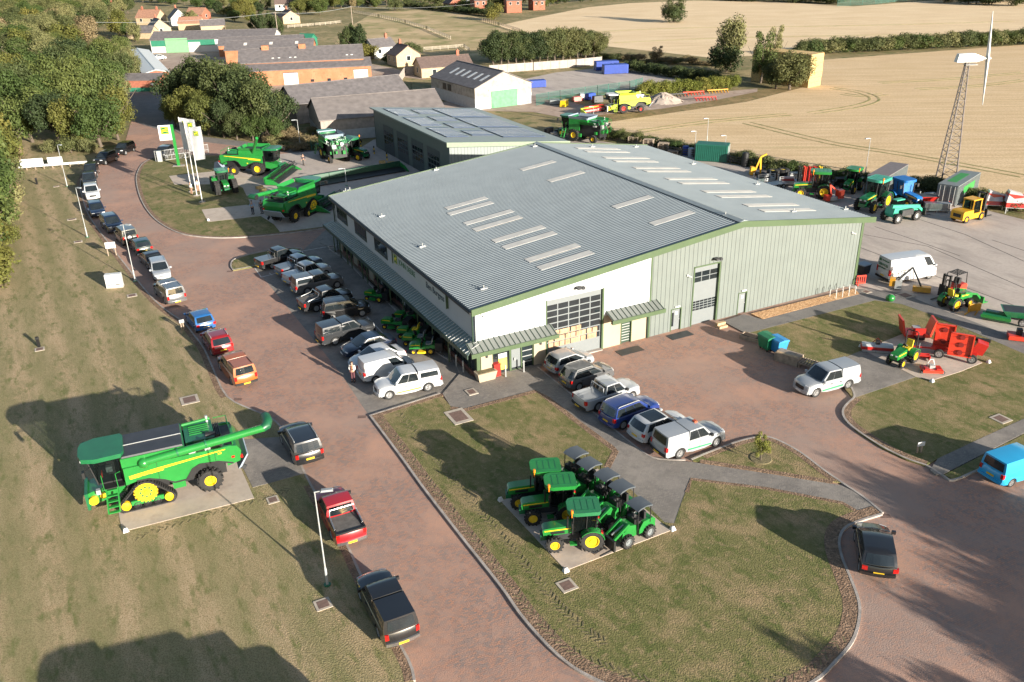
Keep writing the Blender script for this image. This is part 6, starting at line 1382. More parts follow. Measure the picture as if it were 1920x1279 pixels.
def person(label, px, face, shirt, trousers, arms='down', vest=None, z=.0, stride=.0):
    p = G(*px); t = thing('person', label, 'person', (p.x, p.y, z), face)   # +x is forward
    V_ = [(0, 0, .95), (0, 0, 1.15), (.01, 0, 1.38), (.0, 0, 1.50), (.02, 0, 1.62), (.02, 0, 1.76)]; E_ = [(0, 1), (1, 2), (2, 3), (3, 4), (4, 5)]; rad = [(.15, .11), (.14, .10), (.17, .11), .055, .085, .075]; legs = []; armv = []
    for s in (1, -1):
        k = len(V_); V_ += [(.0, s * .09, .88), (.03 + s * stride, s * .10, .50), (s * stride * 1.3 - .01, s * .11, .09), (s * stride * 1.3 + .17, s * .13, .04)]; rad += [.095, .065, .045, .04]; E_ += [(0, k), (k, k + 1), (k + 1, k + 2), (k + 2, k + 3)]; legs.append(k)
        k = len(V_)
        if arms == 'front': a = [(.0, s * .20, 1.42), (.04, s * .25, 1.14), (.26, s * .12, 1.12), (.33, s * .06, 1.14)]
        elif arms == 'hips': a = [(.0, s * .20, 1.42), (-.06, s * .36, 1.18), (.04, s * .19, 1.0), (.10, s * .15, .97)]
        else: a = [(.0, s * .20, 1.42), (-.02, s * .26, 1.14), (.06, s * .27, .90), (.08, s * .27, .82)]
        V_ += a; rad += [.06, .045, .034, .036]; E_ += [(2, k), (k, k + 1), (k + 1, k + 2), (k + 2, k + 3)]; armv.append(k)
        w_ = Vector(a[3]); d = (Vector(a[3]) - Vector(a[2])).normalized(); sd = Vector((0, 1, 0)) - d * d.y; sd.normalize()
        for f in range(5):
            o_ = (f - 2) * .019; L = (.055, .08, .09, .085, .065)[f]
            b = w_ + sd * o_ + d * .04; V_.append(tuple(b)); V_.append(tuple(b + d * L + sd * (-.03 if f == 0 else 0))); rad += [.010, .008]; E_ += [(k + 3, len(V_) - 2), (len(V_) - 2, len(V_) - 1)]
    body = skinmesh('body', V_, E_, rad, m_skin, t)
    # clothes
    sv = [(0, 0, .93), (0, 0, 1.15), (.01, 0, 1.38), (.0, 0, 1.47)]; se = [(0, 1), (1, 2), (2, 3)]; sr = [(.17, .13), (.165, .12), (.19, .13), .075]
    for k in armv: n = len(sv); sv += [V_[k], V_[k + 1], tuple(Vector(V_[k + 1]).lerp(Vector(V_[k + 2]), .85))]; se += [(2, n), (n, n + 1), (n + 1, n + 2)]; sr += [.075, .06, .05]
    sh = skinmesh('shirt', sv, se, sr, shirt, t)
    if vest: skinmesh('waistcoat', sv[:4], se[:3], [(.19, .15), (.185, .14), (.205, .145), .08], vest, t)
    tv = [(0, 0, .97)]; te = []; tr = [(.165, .13)]
    for k in legs: n = len(tv); tv += [V_[k], V_[k + 1], V_[k + 2]]; te += [(0, n), (n, n + 1), (n + 1, n + 2)]; tr += [.11, .08, .062]
    skinmesh('trousers', tv, te, tr, trousers, t)
    for k in legs: mb = MB(); q = Vector(V_[k + 2]); mb.box(q.x - .08, q.x + .21, q.y - .05, q.y + .055, .0, .09); mb.bevel(.03, 2); mb.build('shoe', m_black, t, 50)
    mb = MB(); mb.ball((.0, 0, 1.72), .105, 1.0, .92, .98); bmesh.ops.delete(mb.bm, geom=[v for v in mb.bm.verts if v.co.z < 1.69 and v.co.x > -.03], context='VERTS'); mb.build('hair', m_hair, t, 60)
    mb = MB(); mb.hexa([(.09, -.014, 1.66), (.125, -.012, 1.66), (.125, .012, 1.66), (.09, .014, 1.66)], [(.09, -.008, 1.71), (.10, -.006, 1.71), (.10, .006, 1.71), (.09, .008, 1.71)]); mb.build('nose', m_skin, body, 0)
    for s in (1, -1): mb = MB(); mb.ball((.095, s * .032, 1.705), .012, seg=8, rings=6); mb.build('eye', m_black, body, 60); mb = MB(); mb.ball((.0, s * .088, 1.68), .025, .6, .35, 1, 8, 6); mb.build('ear', m_skin, body, 60)
    mb = MB(); mb.box(.088, .10, -.025, .025, 1.615, 1.625); mb.build('mouth', mat('lips', (.30, .12, .10), .5, var=0), body, 0)
    return t
c_lb = mat('light blue shirt', (.30, .47, .68), .85, var=.08); c_nv = mat('dark navy cloth', (.02, .025, .05), .85, var=.15); c_wh = mat('white shirt', (.72, .72, .70), .85, var=.06); c_br = mat('brown waistcoat', (.26, .10, .05), .85, var=.1); c_pl = mat('plum trousers', (.11, .035, .045), .85, var=.1); c_tn = mat('tan shorts', (.40, .24, .16), .85, var=.1); c_dk = mat('dark jacket', (.03, .028, .05), .85, var=.1)
person('person in white sleeves and brown waistcoat reading at the parking court edge', (663, 715.5), R(-100), c_wh, c_pl, 'front', c_br)
person('person in light blue shirt and dark trousers standing on the slab beside the shaded combine', (475, 403), R(-95), c_lb, c_nv, 'hips', z=.11)
person('person in dark clothes half hidden by the tail of the shaded combine', (492, 402), R(-95), c_dk, c_nv, z=.11)
person('person in dark top and grey trousers walking across the display yard', (570, 311), R(-90), c_dk, mat('grey trousers', (.12, .115, .11), .85, var=.1), z=.1, stride=.08)
person('person in white top and tan shorts by the left flagpole', (359.8, 366), R(60), c_wh, c_tn, z=.1)
person('person in pale blue top and tan trousers between the flagpoles', (372.5, 361), R(140), mat('pale blue top', (.50, .60, .68), .85, var=.06), c_tn, z=.1)
# ------------------------------------------------------------------ red mowers on their pad
m_dkred = mat('dark red steel', (.25, .02, .015), .5, var=.1)
m_rblade = mat('bare steel', (.50, .50, .50), .35, metal=.5, var=.1)
def place(px, z=0.): p = G(px[0], px[1]); return (p.x, p.y, z)
t = thing('folding_mower', 'orange red folding mower with both wings up at the far tip of the pad', 'mower', place((1714, 634), .13), R(-8))
bx(t, 'centre_deck', m_orange, -1.0, 1.0, -.75, .75, .25, .5); 
for s in (-1, 1): mb = MB(); mb.hexa([(s * 1.02 - .08, -.75, .35), (s * 1.02 + .08, -.75, .35), (s * 1.02 + .08, .75, .35), (s * 1.02 - .08, .75, .35)], [(s * 1.35 - .08, -.7, 1.75), (s * 1.35 + .08, -.7, 1.75), (s * 1.35 + .08, .7, 1.75), (s * 1.35 - .08, .7, 1.75)]); mb.build('wing', m_orange, t, 0)
bx(t, 'gearbox', m_galv, -.3, .3, -.3, .3, .5, .95); bx(t, 'headstock', m_red, -.5, .5, -1.0, -.85, .3, 1.2); bx(t, 'hitch', m_black, -.35, .35, -1.5, -1.0, .35, .6)
for x in (-.7, .7): wheel(t, x, .85, .22, .16)
t = thing('folding_mower', 'large orange red trailed mower with raised decks and black wheels, right side of the pad', 'mower', place((1782, 672), .13), R(-28))
def deckup(x, y, w, h, tilt, nm='raised_deck', rotors=3, face=-1):
    mb = MB(); mb.box(-w / 2, w / 2, -.06, .06, 0, h); mb.box(-w / 2, -w / 2 + .1, -.2, .06 if face < 0 else .28, 0, h); mb.box(w / 2 - .1, w / 2, -.2 if face < 0 else .06, .06 if face < 0 else .28, 0, h); mb.box(-w / 2, w / 2, -.2, .06, h - .09, h); mb.box(-w / 2, w / 2, -.2, .06, 0, .09); mb.box(-.05, .05, .06, .2, 0, h); mb.box(-w / 2, w / 2, .06, .16, h * .45, h * .55)
    M_ = Matrix.Translation((x, y, .45)) @ Matrix.Rotation(tilt, 4, 'X'); mb.xf(M_); d = mb.build(nm, m_orange, t, 0)
    for k in range(rotors):
        mb = MB(); zc = h * (k + .5) / rotors; mb.cyl((0, -.16, zc), (0, -.07, zc), .2, n=12); mb.bar((-.5, -.15, zc), (.5, -.15, zc + .1), .08, .03); mb.xf(M_); mb.build('rotor', m_dkred, d, 0)
    return d
deckup(.55, -.55, 1.75, 1.9, R(-8)); deckup(-.75, .75, 1.5, 2.0, R(-4), rotors=2)
mb = MB(); mb.hexa([(1.2, .1, .5), (2.2, .1, .5), (2.2, .9, .5), (1.2, .9, .5)], [(1.7, .1, 1.6), (2.5, .1, 1.4), (2.5, .9, 1.4), (1.7, .9, 1.6)]); mb.build('side_deck', m_red, t, 0)
bx(t, 'roller', m_black, 1.2, 2.6, .95, 1.15, 1.35, 1.6); bx(t, 'gearbox', m_galv, -.2, .2, .1, .5, .65, 1.2); bx(t, 'frame', m_red, -1.6, 1.8, -.2, .15, .45, .65); mb = MB(); mb.bar((-1.6, 0, .5), (-3.2, 0, .35), .14); mb.build('drawbar', m_red, t, 0); mb = MB(); mb.bar((-2.4, -.1, 0), (-2.4, -.1, .8), .06); mb.build('jack_stand', m_galv, t, 0)
for x in (-.9, 1.5): wheel(t, x, -.62, .38, .26); wheel(t, x, .9, .38, .26)
t = thing('flail_mower', 'red and silver flail mower lying flat at the left tip of the pad', 'mower', place((1643, 659), .13), R(-14)); bx(t, 'hood', m_red, -1.25, 1.25, -.4, .4, .1, .42); mb = MB(); mb.prism([(-.4, .42), (.4, .42), (.25, .58), (-.25, .58)], -1.2, 1.2); mb.xf(Matrix.Rotation(PI / 2, 4, 'Z')); mb.build('top_plate', m_alu, t, 0); bx(t, 'gearbox', m_black, -.15, .15, -.2, .2, .55, .85); mb = MB(); mb.bar((-.4, .3, .5), (0, .2, 1.0), .06); mb.bar((.4, .3, .5), (0, .2, 1.0), .06); mb.build('headstock', m_red, t, 0); bx(t, 'roller', m_galv, -1.2, 1.2, -.55, -.42, .02, .16)
t = thing('finishing_mower', 'orange red finishing mower at the near tip of the pad', 'mower', place((1745, 700), .13), R(-8)); bx(t, 'deck', m_orange, -.75, .75, -.5, .5, .12, .34, bev=.03); bx(t, 'gearbox', m_galv, -.2, .2, -.15, .2, .34, .6); mb = MB(); mb.bar((-.35, .35, .3), (-.1, .3, .95), .06); mb.bar((.35, .35, .3), (.1, .3, .95), .06); mb.bar((-.15, .3, .95), (.15, .3, .95), .06); mb.build('headstock', m_whitep, t, 0); bx(t, 'belt_cover', m_red, -.6, -.25, -.4, .1, .34, .44); bx(t, 'belt_cover', m_red, .25, .6, -.4, .1, .34, .44)
for x in (-.8, .8): wheel(t, x, -.35, .13, .1)
t = thing('box_scraper', 'small red box scraper behind the little tractor', 'implement', place((1722, 676), .13), R(-14)); bx(t, 'blade', m_red, -.75, .75, .1, .18, .05, .5); bx(t, 'side_plate', m_red, -.78, -.7, -.4, .18, .05, .45); bx(t, 'side_plate', m_red, .7, .78, -.4, .18, .05, .45); bx(t, 'top_bar', m_red, -.75, .75, -.3, -.2, .4, .5)
# ------------------------------------------------------------------ the rear yard
def container(label, A, B, w_, h_, m, m_roof=None, doors='end', panel=None, group='shipping containers'):
    a, b = G(*A), G(*B); d = b - a; L = d.length; rz = math.atan2(d.y, d.x); t = thing('shipping_container', label, 'container', (a.x, a.y, 0), rz, group)
    mb = MB(); n = int(L / .28)
    bx(t, 'body', m, 0.02, L - .02, .02, w_ - .02, .1, h_ - .06)
    for k in range(n): mb.box(.1 + k * .28, .22 + k * .28, -.03, .02, .15, h_ - .12); mb.box(.1 + k * .28, .22 + k * .28, w_ - .02, w_ + .03, .15, h_ - .12)
    mb.build('corrugation', m, t, 0); bx(t, 'roof', m_roof or m, 0, L, 0, w_, h_ - .06, h_)
    mb = MB()
    for y in (.35, .85, w_ - .85, w_ - .35): mb.cyl((L + .05, y, .2), (L + .05, y, h_ - .15), .03, n=6); mb.cyl((-.05, y, .2), (-.05, y, h_ - .15), .03, n=6)
    mb.split('locking_bar', m_alu, t)
    for y0, y1 in ((.08, w_ / 2 - .02), (w_ / 2 + .02, w_ - .08)): bx(t, 'door', m, L - .02, L + .02, y0, y1, .15, h_ - .12); bx(t, 'door', m, -.02, .02, y0, y1, .15, h_ - .12)
    if panel: bx(t, 'lettered_panel', panel, L * .25, L * .75, -.045, -.03, h_ * .45, h_ * .8); bx(t, 'roof_mark', panel, L * .2, L * .8, w_ * .35, w_ * .8, h_, h_ + .012)
    for x in (0, L - .15):
        for y in (0, w_ - .15): bx(t, 'corner_casting', m_dkmetal, x, x + .15, y, y + .15, 0, .1)
    return t
m_cgreen = mat('container green', (.012, .13, .09), .5, var=.12); m_cgrey = mat('container grey', (.20, .225, .225), .5, var=.1); m_cblue = mat('container blue', (.015, .06, .36), .5, var=.15)
container('dark green shipping container behind the far eave', (1302, 302), (1362, 306), 2.44, 2.6, m_cgreen)
container('grey shipping container left of the turbine tower', (1656, 370), (1698, 343), 2.44, 2.6, m_cgrey, mat('dull roof', (.20, .17, .17), .6, var=.1))
container('grey shipping container with green roof mark right of the turbine tower', (1790, 388), (1832, 360), 2.44, 2.6, m_cgrey, panel=mat('green decal', (.04, .28, .06), .5, var=.1))
container('blue shipping container at the far end of the concrete pad', (1133, 140), (1178, 138), 2.44, 2.2, m_cblue); container('bright blue shipping container behind the other blue one', (1118, 133), (1160, 131), 2.44, 2.2, m_cblue)
container('blue skip container beside the barn with the green doors', (990, 166), (1024, 164), 2.2, 1.6, m_cblue)
# wind turbine
b = G(1768, 350); H_ = hgt((1768, 350), (1810, 116)); t = thing('wind_turbine', 'two bladed wind turbine on a rusty lattice tower by the yard hedge', 'wind turbine', (b.x, b.y, 0), R(0))
m_lat = mat('lattice steel', (.17, .15, .145), .6, var=.3, scale=2)
def legp(k, z): f = 1.25 - 1.05 * z / H_; a = R(90 + 120 * k + 20); return Vector((f * 1.25 * math.cos(a), f * 1.25 * math.sin(a), z))
for k in range(3): mb = MB(); mb.tube([legp(k, 0), legp(k, H_ * .5), legp(k, H_)], [.11, .09, .08], 8); mb.build('tower_leg', m_lat, t)
nb = 17
for k in range(3):
    mb = MB()
    for i in range(nb): z0, z1 = H_ * i / nb, H_ * (i + 1) / nb; mb.bar(legp(k, z0), legp((k + 1) % 3, z1), .05); mb.bar(legp(k, z1), legp((k + 1) % 3, z1), .04)
    mb.build('bracing', m_lat, t, 0)
nz = MB(); nz.hexa([(-1.5, -.45, H_), (1.0, -.4, H_), (1.0, .4, H_), (-1.5, .45, H_)], [(-1.3, -.35, H_ + 1.0), (.6, -.35, H_ + 1.05), (.6, .35, H_ + 1.05), (-1.3, .35, H_ + 1.0)]); nz.hexa([(1.0, -.4, H_), (2.0, -.15, H_ + .2), (2.0, .15, H_ + .2), (1.0, .4, H_)], [(.6, -.35, H_ + 1.05), (2.0, -.15, H_ + .55), (2.0, .15, H_ + .55), (.6, .35, H_ + 1.05)]); na = nz.build('nacelle', m_whitep, t, 0)
bx(na, 'platform_rail', m_galv, -.3, 1.2, -.5, .5, H_ - .35, H_ - .3); mb = MB(); mb.cyl((1.95, 0, H_ + .35), (2.45, 0, H_ + .35), .20, n=12); mb.cyl((2.4, 0, H_ + .35), (2.95, 0, H_ + .35), .36, .12, n=12); mb.build('hub', m_galv, na)
BL = 5.7
for s in (1, -1):
    mb = MB(); mb.hexa([(2.42, -.32, H_ + .35), (2.62, -.32, H_ + .35), (2.62, .32, H_ + .35), (2.42, .32, H_ + .35)], [(2.5 + -.55 * s, -.06 + .0 * s, H_ + .3 + s * BL), (2.54 + -.55 * s, -.06 + .0 * s, H_ + .3 + s * BL), (2.54 + -.55 * s, .06 + .0 * s, H_ + .3 + s * BL), (2.5 + -.55 * s, .06 + .0 * s, H_ + .3 + s * BL)]); mb.build('blade', m_whitep, na, 30)
# telehandler, forklifts
c, rz, L = place2((1717, 413), (1686, 419), 'R', 1.0); t = thing('telehandler', 'teal green telescopic handler in the concrete yard', 'telehandler', (c.x, c.y, 0), rz); wb = -3.0
mb = MB(); mb.prism([(.6, .6), (.6, 1.2), (-.5, 1.45), (-3.2, 1.75), (-3.4, 1.0), (-3.2, .6)], -.55, .75); mb.bevel(.05, 1, 40); mb.build('body', m_teal, t, 30); mb = MB(); mb.bar((-3.3, -.1, 1.9), (1.2, -.1, 1.35), .35, .4); mb.bar((1.0, -.1, 1.35), (1.9, -.1, .7), .25, .3); mb.split('boom', m_teal, t, 0)
bx(t, 'cab', m_cabglass, -2.2, -.8, .25, 1.0, 1.0, 2.3, tx=.1, ty=.05, bev=.04); bx(t, 'cab_roof', m_teal, -2.15, -.85, .28, .98, 2.3, 2.42); bx(t, 'engine_pod', m_dkmetal, -2.4, -.6, -1.0, -.55, .8, 1.5); bx(t, 'fork_carriage', m_black, 1.85, 2.0, -.6, .5, .2, 1.1)
mb = MB(); mb.bar((2, -.45, .2), (3.0, -.45, .18), .1, .05); mb.bar((2, .35, .2), (3.0, .35, .18), .1, .05); mb.split('fork', m_dkmetal, t, 0)
for x in (0, wb):
    for s in (1, -1): wheel(t, x, s * .95, .58, .42, m_galv, frac=.5, lug=.08)
c, rz, L = place2((1838, 413), (1800, 422), 'R', .9); t = thing('forklift_truck', 'big yellow forklift truck with enclosed cab in the concrete yard', 'forklift', (c.x, c.y, 0), rz)
m_fy = mat('forklift yellow', (.80, .40, .02), .4, var=.1, coat=.2)
mb = MB(); mb.prism([(-3.2, .4), (-3.2, 1.3), (-3.0, 1.45), (-1.5, 1.45), (-1.4, 1.0), (.5, 1.0), (.5, .4)], -.85, .85); mb.bevel(.06, 2, 40); mb.build('body', m_fy, t, 40); bx(t, 'cab', m_cabglass, -1.5, -.1, -.65, .65, 1.0, 2.5, tx=.08, ty=.05, bev=.04); bx(t, 'cab_roof', m_fy, -1.6, -.0, -.72, .72, 2.5, 2.62, bev=.03); mb = MB()
for s in (1, -1): mb.bar((-1.5, s * .68, 1), (-1.45, s * .66, 2.5), .1); mb.bar((-.05, s * .68, 1), (-.1, s * .66, 2.5), .1)
mb.split('cab_post', m_fy, t, 0)
mb = MB()
for s in (1, -1): mb.box(.7, .95, s * .5 - .1, s * .5 + .1, .15, 3.1)
mb.box(.7, .9, -.6, .6, 2.95, 3.1); mb.box(.7, .9, -.6, .6, 1.4, 1.5); mb.split('mast', m_dkmetal, t, 0); bx(t, 'carriage', m_black, .95, 1.05, -.9, .9, .2, 1.2); mb = MB()
for s in (1, -1): mb.box(1.05, 2.5, s * .5 - .1, s * .5 + .1, .12, .19)
mb.split('fork', m_dkmetal, t, 0); bx(t, 'grille', m_black, -3.23, -3.19, -.5, .5, .7, 1.1)
for s in (1, -1): wheel(t, .1, s * .78, .5, .4, m_fy, frac=.55); wheel(t, -2.5, s * .75, .45, .36, m_fy, frac=.55)
c, rz, L = place2((1776, 557), (1802, 549), None, .0); t = thing('forklift_truck', 'small orange red forklift with black mast on the yard edge', 'forklift', (c.x, c.y, 0), rz); t.scale = (1.1,) * 3
mb = MB(); mb.prism([(-1.7, .3), (-1.7, .95), (-1.5, 1.15), (-.9, 1.1), (-.7, .75), (.3, .75), (.3, .3)], -.5, .5); mb.bevel(.07, 2, 40); mb.build('body', m_orange, t, 40); bx(t, 'seat', m_bseat, -1.2, -.75, -.25, .25, 1.1, 1.6, tx=.1); mb = MB()
for s in (1, -1): mb.tube([(.1, s * .45, .75), (-.1, s * .45, 2.1), (-1.4, s * .45, 2.15), (-1.6, s * .45, 1.0)], .04, 6)
mb.split('guard_post', m_black, t); mb = MB()
for k in range(5): mb.box(-1.35 + k * .28, -1.27 + k * .28, -.45, .45, 2.12, 2.17)
mb.split('guard_bar', m_black, t, 0); mb = MB()
for s in (1, -1): mb.box(.4, .58, s * .3 - .08, s * .3 + .08, .1, 2.15)
mb.box(.42, .55, -.35, .35, 2.0, 2.1); mb.split('mast', m_black, t, 0); bx(t, 'load_backrest', m_black, .6, .68, -.5, .5, .15, 1.2); mb = MB()
for s in (1, -1): mb.box(.68, 1.75, s * .3 - .06, s * .3 + .06, .05, .1)
mb.split('fork', m_black, t, 0)
for s in (1, -1): wheel(t, 0, s * .45, .3, .24, m_whitep); wheel(t, -1.3, s * .42, .25, .2, m_whitep)
# hedge trimmer arm, trailers, spreaders, cultivator and the rest
t = thing('hedge_trimmer', 'yellow and black hedge trimming arm lying by the white van', 'implement', place((1708, 545), 0), R(-25)); mb = MB(); mb.bar((-1.5, 0, .6), (-.2, .2, 2.3), .14); mb.bar((-.2, .2, 2.3), (.8, -.1, .6), .12); mb.split('arm', m_dkmetal, t, 0); bx(t, 'flail_head', mat('ochre paint', (.62, .30, .02), .5, var=.15), .1, 1.7, -.5, .3, .15, .6, ty=.12); bx(t, 'tank', MATS['ochre paint'], -2.0, -1.5, -.3, .3, .3, 1.1); bx(t, 'mounting_frame', m_galv, -1.5, -.9, -.4, .4, .1, .9); mb = MB(); mb.tube([(-1.5, .1, .9), (-.9, .3, 1.5), (-.3, .35, 2.0)], .04, 6); mb.build('hose', m_black, t)
t = thing('pallet_forks', 'ochre pallet fork frame on the concrete below the loader tractor', 'implement', place((1826, 585), 0), R(10)); bx(t, 'frame', MATS['ochre paint'], -.6, .6, -.05, .1, .1, .8); mb = MB(); mb.bar((-.4, 0, .12), (-1.3, -.5, .1), .1, .06); mb.bar((.4, 0, .12), (-.5, -.8, .1), .1, .06); mb.split('fork', MATS['ochre paint'], t, 0)
t = thing('lawn_roller', 'green lawn roller with drum on the yard edge', 'roller', place((1866, 603), 0), R(-35)); mb = MB(); mb.cyl((-1.1, 0, .42), (1.1, 0, .42), .36, n=18); mb.build('drum', m_dkjgreen, t); bx(t, 'frame', m_jgreen, -1.2, 1.2, -.42, -.30, .35, .6); bx(t, 'tray', m_dkjgreen, -.9, .9, -.1, .4, .75, .9)
for s in (-1, 1): wheel(t, s * .7, .55, .18, .14)
t = thing('tipping_trailer', 'dark green tipping trailer at the right edge of the yard', 'trailer', place((1908, 606), 0), R(-20)); mb = MB(); mb.hexa([(-1.0, -.6, .7), (1.0, -.6, .7), (1.0, .6, .7), (-1.0, .6, .7)], [(-1.5, -.9, 1.3), (1.3, -.9, 1.3), (1.3, .9, 1.3), (-1.5, .9, 1.3)]); mb.build('body', m_dkjgreen, t, 0); bx(t, 'chassis', m_black, -1.1, 1.2, -.3, .3, .45, .7); bx(t, 'load_floor', m_dkmetal, -1.35, 1.15, -.75, .75, 1.29, 1.31)
for s in (-1, 1): wheel(t, .2, s * .75, .36, .26)
t = thing('flail_mower', 'orange red mower at the right edge beside the dark green trailer', 'mower', place((1915, 640), .1), R(-20)); bx(t, 'deck', m_orange, -1.1, 1.6, -.6, .6, .15, .5, bev=.04); bx(t, 'side_wing', m_red, .2, .4, -.6, .6, .5, 1.9); bx(t, 'gearbox', m_black, -.5, -.1, -.2, .3, .5, 1.0)
# disc cultivator folded upright
t = thing('disc_cultivator', 'red and yellow disc cultivator folded upright near the far eave', 'cultivator', place((1516, 352), 0), R(-5)); bx(t, 'frame', m_red, -1.6, 1.6, -.6, .3, .5, .85)
for x, m in ((-1.55, m_black), (-.9, m_orange), (-.25, m_red), (.4, m_red), (1.1, m_yellow)):
    mb = MB(); mb.box(x - .1, x + .1, -.2, .1, .7, 3.0)
    for k in range(8): mb.cyl((x - .05, -.45, .9 + k * .27), (x + .05, -.45, .9 + k * .27), .2, n=10); mb.cyl((x + .2, -.35, .9 + k * .27), (x + .28, -.35, .9 + k * .27), .2, n=10)
    mb.split('disc_gang', m, t, 0) if 0 else mb.build('disc_gang', m, t, 0)
mb = MB(); mb.bar((-1, -.5, .6), (-1.6, -2.4, .4), .16); mb.build('drawbar', m_red, t, 0)
t = thing('hedge_cutter', 'orange hedge cutter with raised arm behind the loader tractor', 'implement', place((1558, 378), 0), R(10)); mb = MB(); mb.bar((0, 0, .6), (-.4, 0, 2.2), .18); mb.bar((-.4, 0, 2.2), (.6, 0, 1.4), .16); mb.split('arm', m_orange, t, 0); bx(t, 'head', m_orange, .7, 1.5, -.4, .4, .4, 1.5); bx(t, 'tank', m_orange, -.9, -.3, -.4, .4, .2, .9); bx(t, 'frame', m_galv, -.4, .6, -.4, .4, .2, .7)
t = thing('bale_spike', 'yellow backhoe arm standing beyond the eave of the right roof', 'implement', place((1422, 328), 0), R(0)); mb = MB(); mb.bar((-.7, 0, .2), (.1, 0, 2.6), .2); mb.bar((.1, 0, 2.6), (.9, 0, 3.0), .22); mb.bar((.1, 0, 2.5), (.25, 0, .2), .22); mb.split('arm', mat('digger yellow', (.85, .42, .02), .45, var=.1), t, 0); bx(t, 'bucket', MATS['digger yellow'], -1.3, -.6, -.4, .4, .1, 1.2, tx=.12); bx(t, 'stabiliser', m_dkmetal, -.5, .9, -.6, .6, .0, .3)
t = thing('tyre_stack', 'pile of large tractor tyres with yellow rims behind the right eave', 'tyres', place((1458, 335), 0), R(0))
for k, (x, y, z) in enumerate(((-.8, 0, 0), (.9, .5, 0), (-.7, .1, .62), (.85, .5, .62))):
    mb = MB(); mb.lathe([(0, .45), (0, .8), (.08, .9), (.52, .9), (.6, .8), (.6, .45), (0, .45)], (x, y, z), 'z', 20, cap=False); w_ = mb.build('tyre', m_rubber, t, 40); mb = MB(); mb.lathe([(.2, .45), (.45, .45), (.5, .001)], (x, y, z + .05), 'z', 16); mb.build('rim', m_yellow, w_, 40)
t = thing('flatbed_trailer', 'low grey flatbed trailer near the tyre stack', 'trailer', place((1452, 352), 0), R(20)); bx(t, 'bed', m_galv, -2.2, 1.6, -.8, .8, .5, .65); bx(t, 'headboard', m_alu, -2.25, -2.15, -.8, .8, .65, 1.1); mb = MB(); mb.bar((1.6, 0, .5), (2.9, 0, .45), .1); mb.build('drawbar', m_galv, t, 0)
for s in (-1, 1): wheel(t, 0, s * .85, .33, .22); wheel(t, .8, s * .85, .33, .22)
t = thing('spreader', 'red fertiliser spreader hopper behind the teal handler', 'spreader', place((1730, 390), 0), R(-5)); mb = MB(); mb.hexa([(-.8, -.5, .8), (.8, -.5, .8), (.8, .5, .8), (-.8, .5, .8)], [(-1.5, -.8, 1.6), (1.5, -.8, 1.6), (1.5, .8, 1.6), (-1.5, .8, 1.6)]); mb.build('hopper', m_red, t, 0); bx(t, 'hopper_cover', m_dkmetal, -1.45, 1.45, -.75, .75, 1.6, 1.66); bx(t, 'frame', m_orange, -.7, .7, -.55, .4, .3, .8); bx(t, 'spinner_guard', m_orange, -.9, .9, -.9, -.5, .25, .45)
t = thing('power_harrow', 'grey boxed seed drill standing on the concrete beside the red spreader', 'implement', place((1755, 397), 0), R(-10)); bx(t, 'box', mat('galvanised box', (.40, .37, .35), .5, metal=.2, var=.1), -1.5, 1.5, -.5, .5, .5, 1.1); bx(t, 'lid', m_alu, -1.5, 1.5, -.5, .5, 1.1, 1.15); bx(t, 'lower_frame', m_galv, -1.45, 1.45, -.45, .45, .2, .45); mb = MB()
for x in (-1.3, 0, 1.3): mb.box(x - .05, x + .05, -.4, .4, 0, .2)
mb.split('foot', m_galv, t, 0)
GS = 'red sprayers wrapped in film at the right edge'
for lb, px, s_ in (('red machine under clear plastic film next to the grey container', (1866, 392), 1.), ('red machine under clear plastic film at the very right edge', (1905, 398), 1.15)):
    t = thing('wrapped_machine', lb, 'wrapped machine', place(px, 0), R(-15), GS); t.scale = (s_,) * 3; mb = MB(); mb.hexa([(-1.3, -.8, .7), (1.3, -.8, .7), (1.3, .8, .7), (-1.3, .8, .7)], [(-1.2, -.6, 2.1), (.9, -.5, 1.8), (.9, .5, 1.8), (-1.2, .6, 2.1)]); mb.bevel(.1, 2); mb.build('body', m_red, t, 40); mb = MB(); mb.hexa([(-1.35, -.85, 1.2), (.6, -.85, 1.2), (.6, .85, 1.2), (-1.35, .85, 1.2)], [(-1.1, -.5, 2.35), (.2, -.4, 2.0), (.2, .4, 2.0), (-1.1, .5, 2.35)]); mb.bevel(.15, 3); mb.build('film_cover', mat('cloudy plastic film', (.50, .46, .47), .25, var=.25, scale=1.5), t, 50)
    mb = MB()
    for x in (-1.2, 1.2):
        for y in (-.7, .7): mb.box(x - .05, x + .05, y - .05, y + .05, 0, .7)
    mb.split('stand_leg', m_galv, t, 0); bx(t, 'shelf', m_galv, -1.3, 1.3, -.8, .8, .62, .69)
t = thing('traffic_cone', 'orange traffic cone beside the grey container', 'cone', place((1778, 388), 0)); mb = MB(); mb.cyl((0, 0, .04), (0, 0, .75), .18, .04, n=12); mb.build('cone', m_orange, t); bx(t, 'base', m_orange, -.22, .22, -.22, .22, 0, .05)
GBR = 'blue barrels by the green container'
for lb, px, m in (('dark blue barrel left of the green container', (1285, 290), m_cblue), ('pale blue barrel left of the green container', (1295, 294), m_greyblue)):
    t = thing('barrel', lb, 'barrel', place(px, 0), 0, GBR); mb = MB(); mb.cyl((0, 0, 0), (0, 0, 1.3), .48, n=18); mb.build('drum', m, t); mb = MB(); mb.cyl((0, 0, 1.3), (0, 0, 1.36), .42, n=18); mb.build('lid', m, t)
GP = 'stacks of pallets along the rear yard hedge'
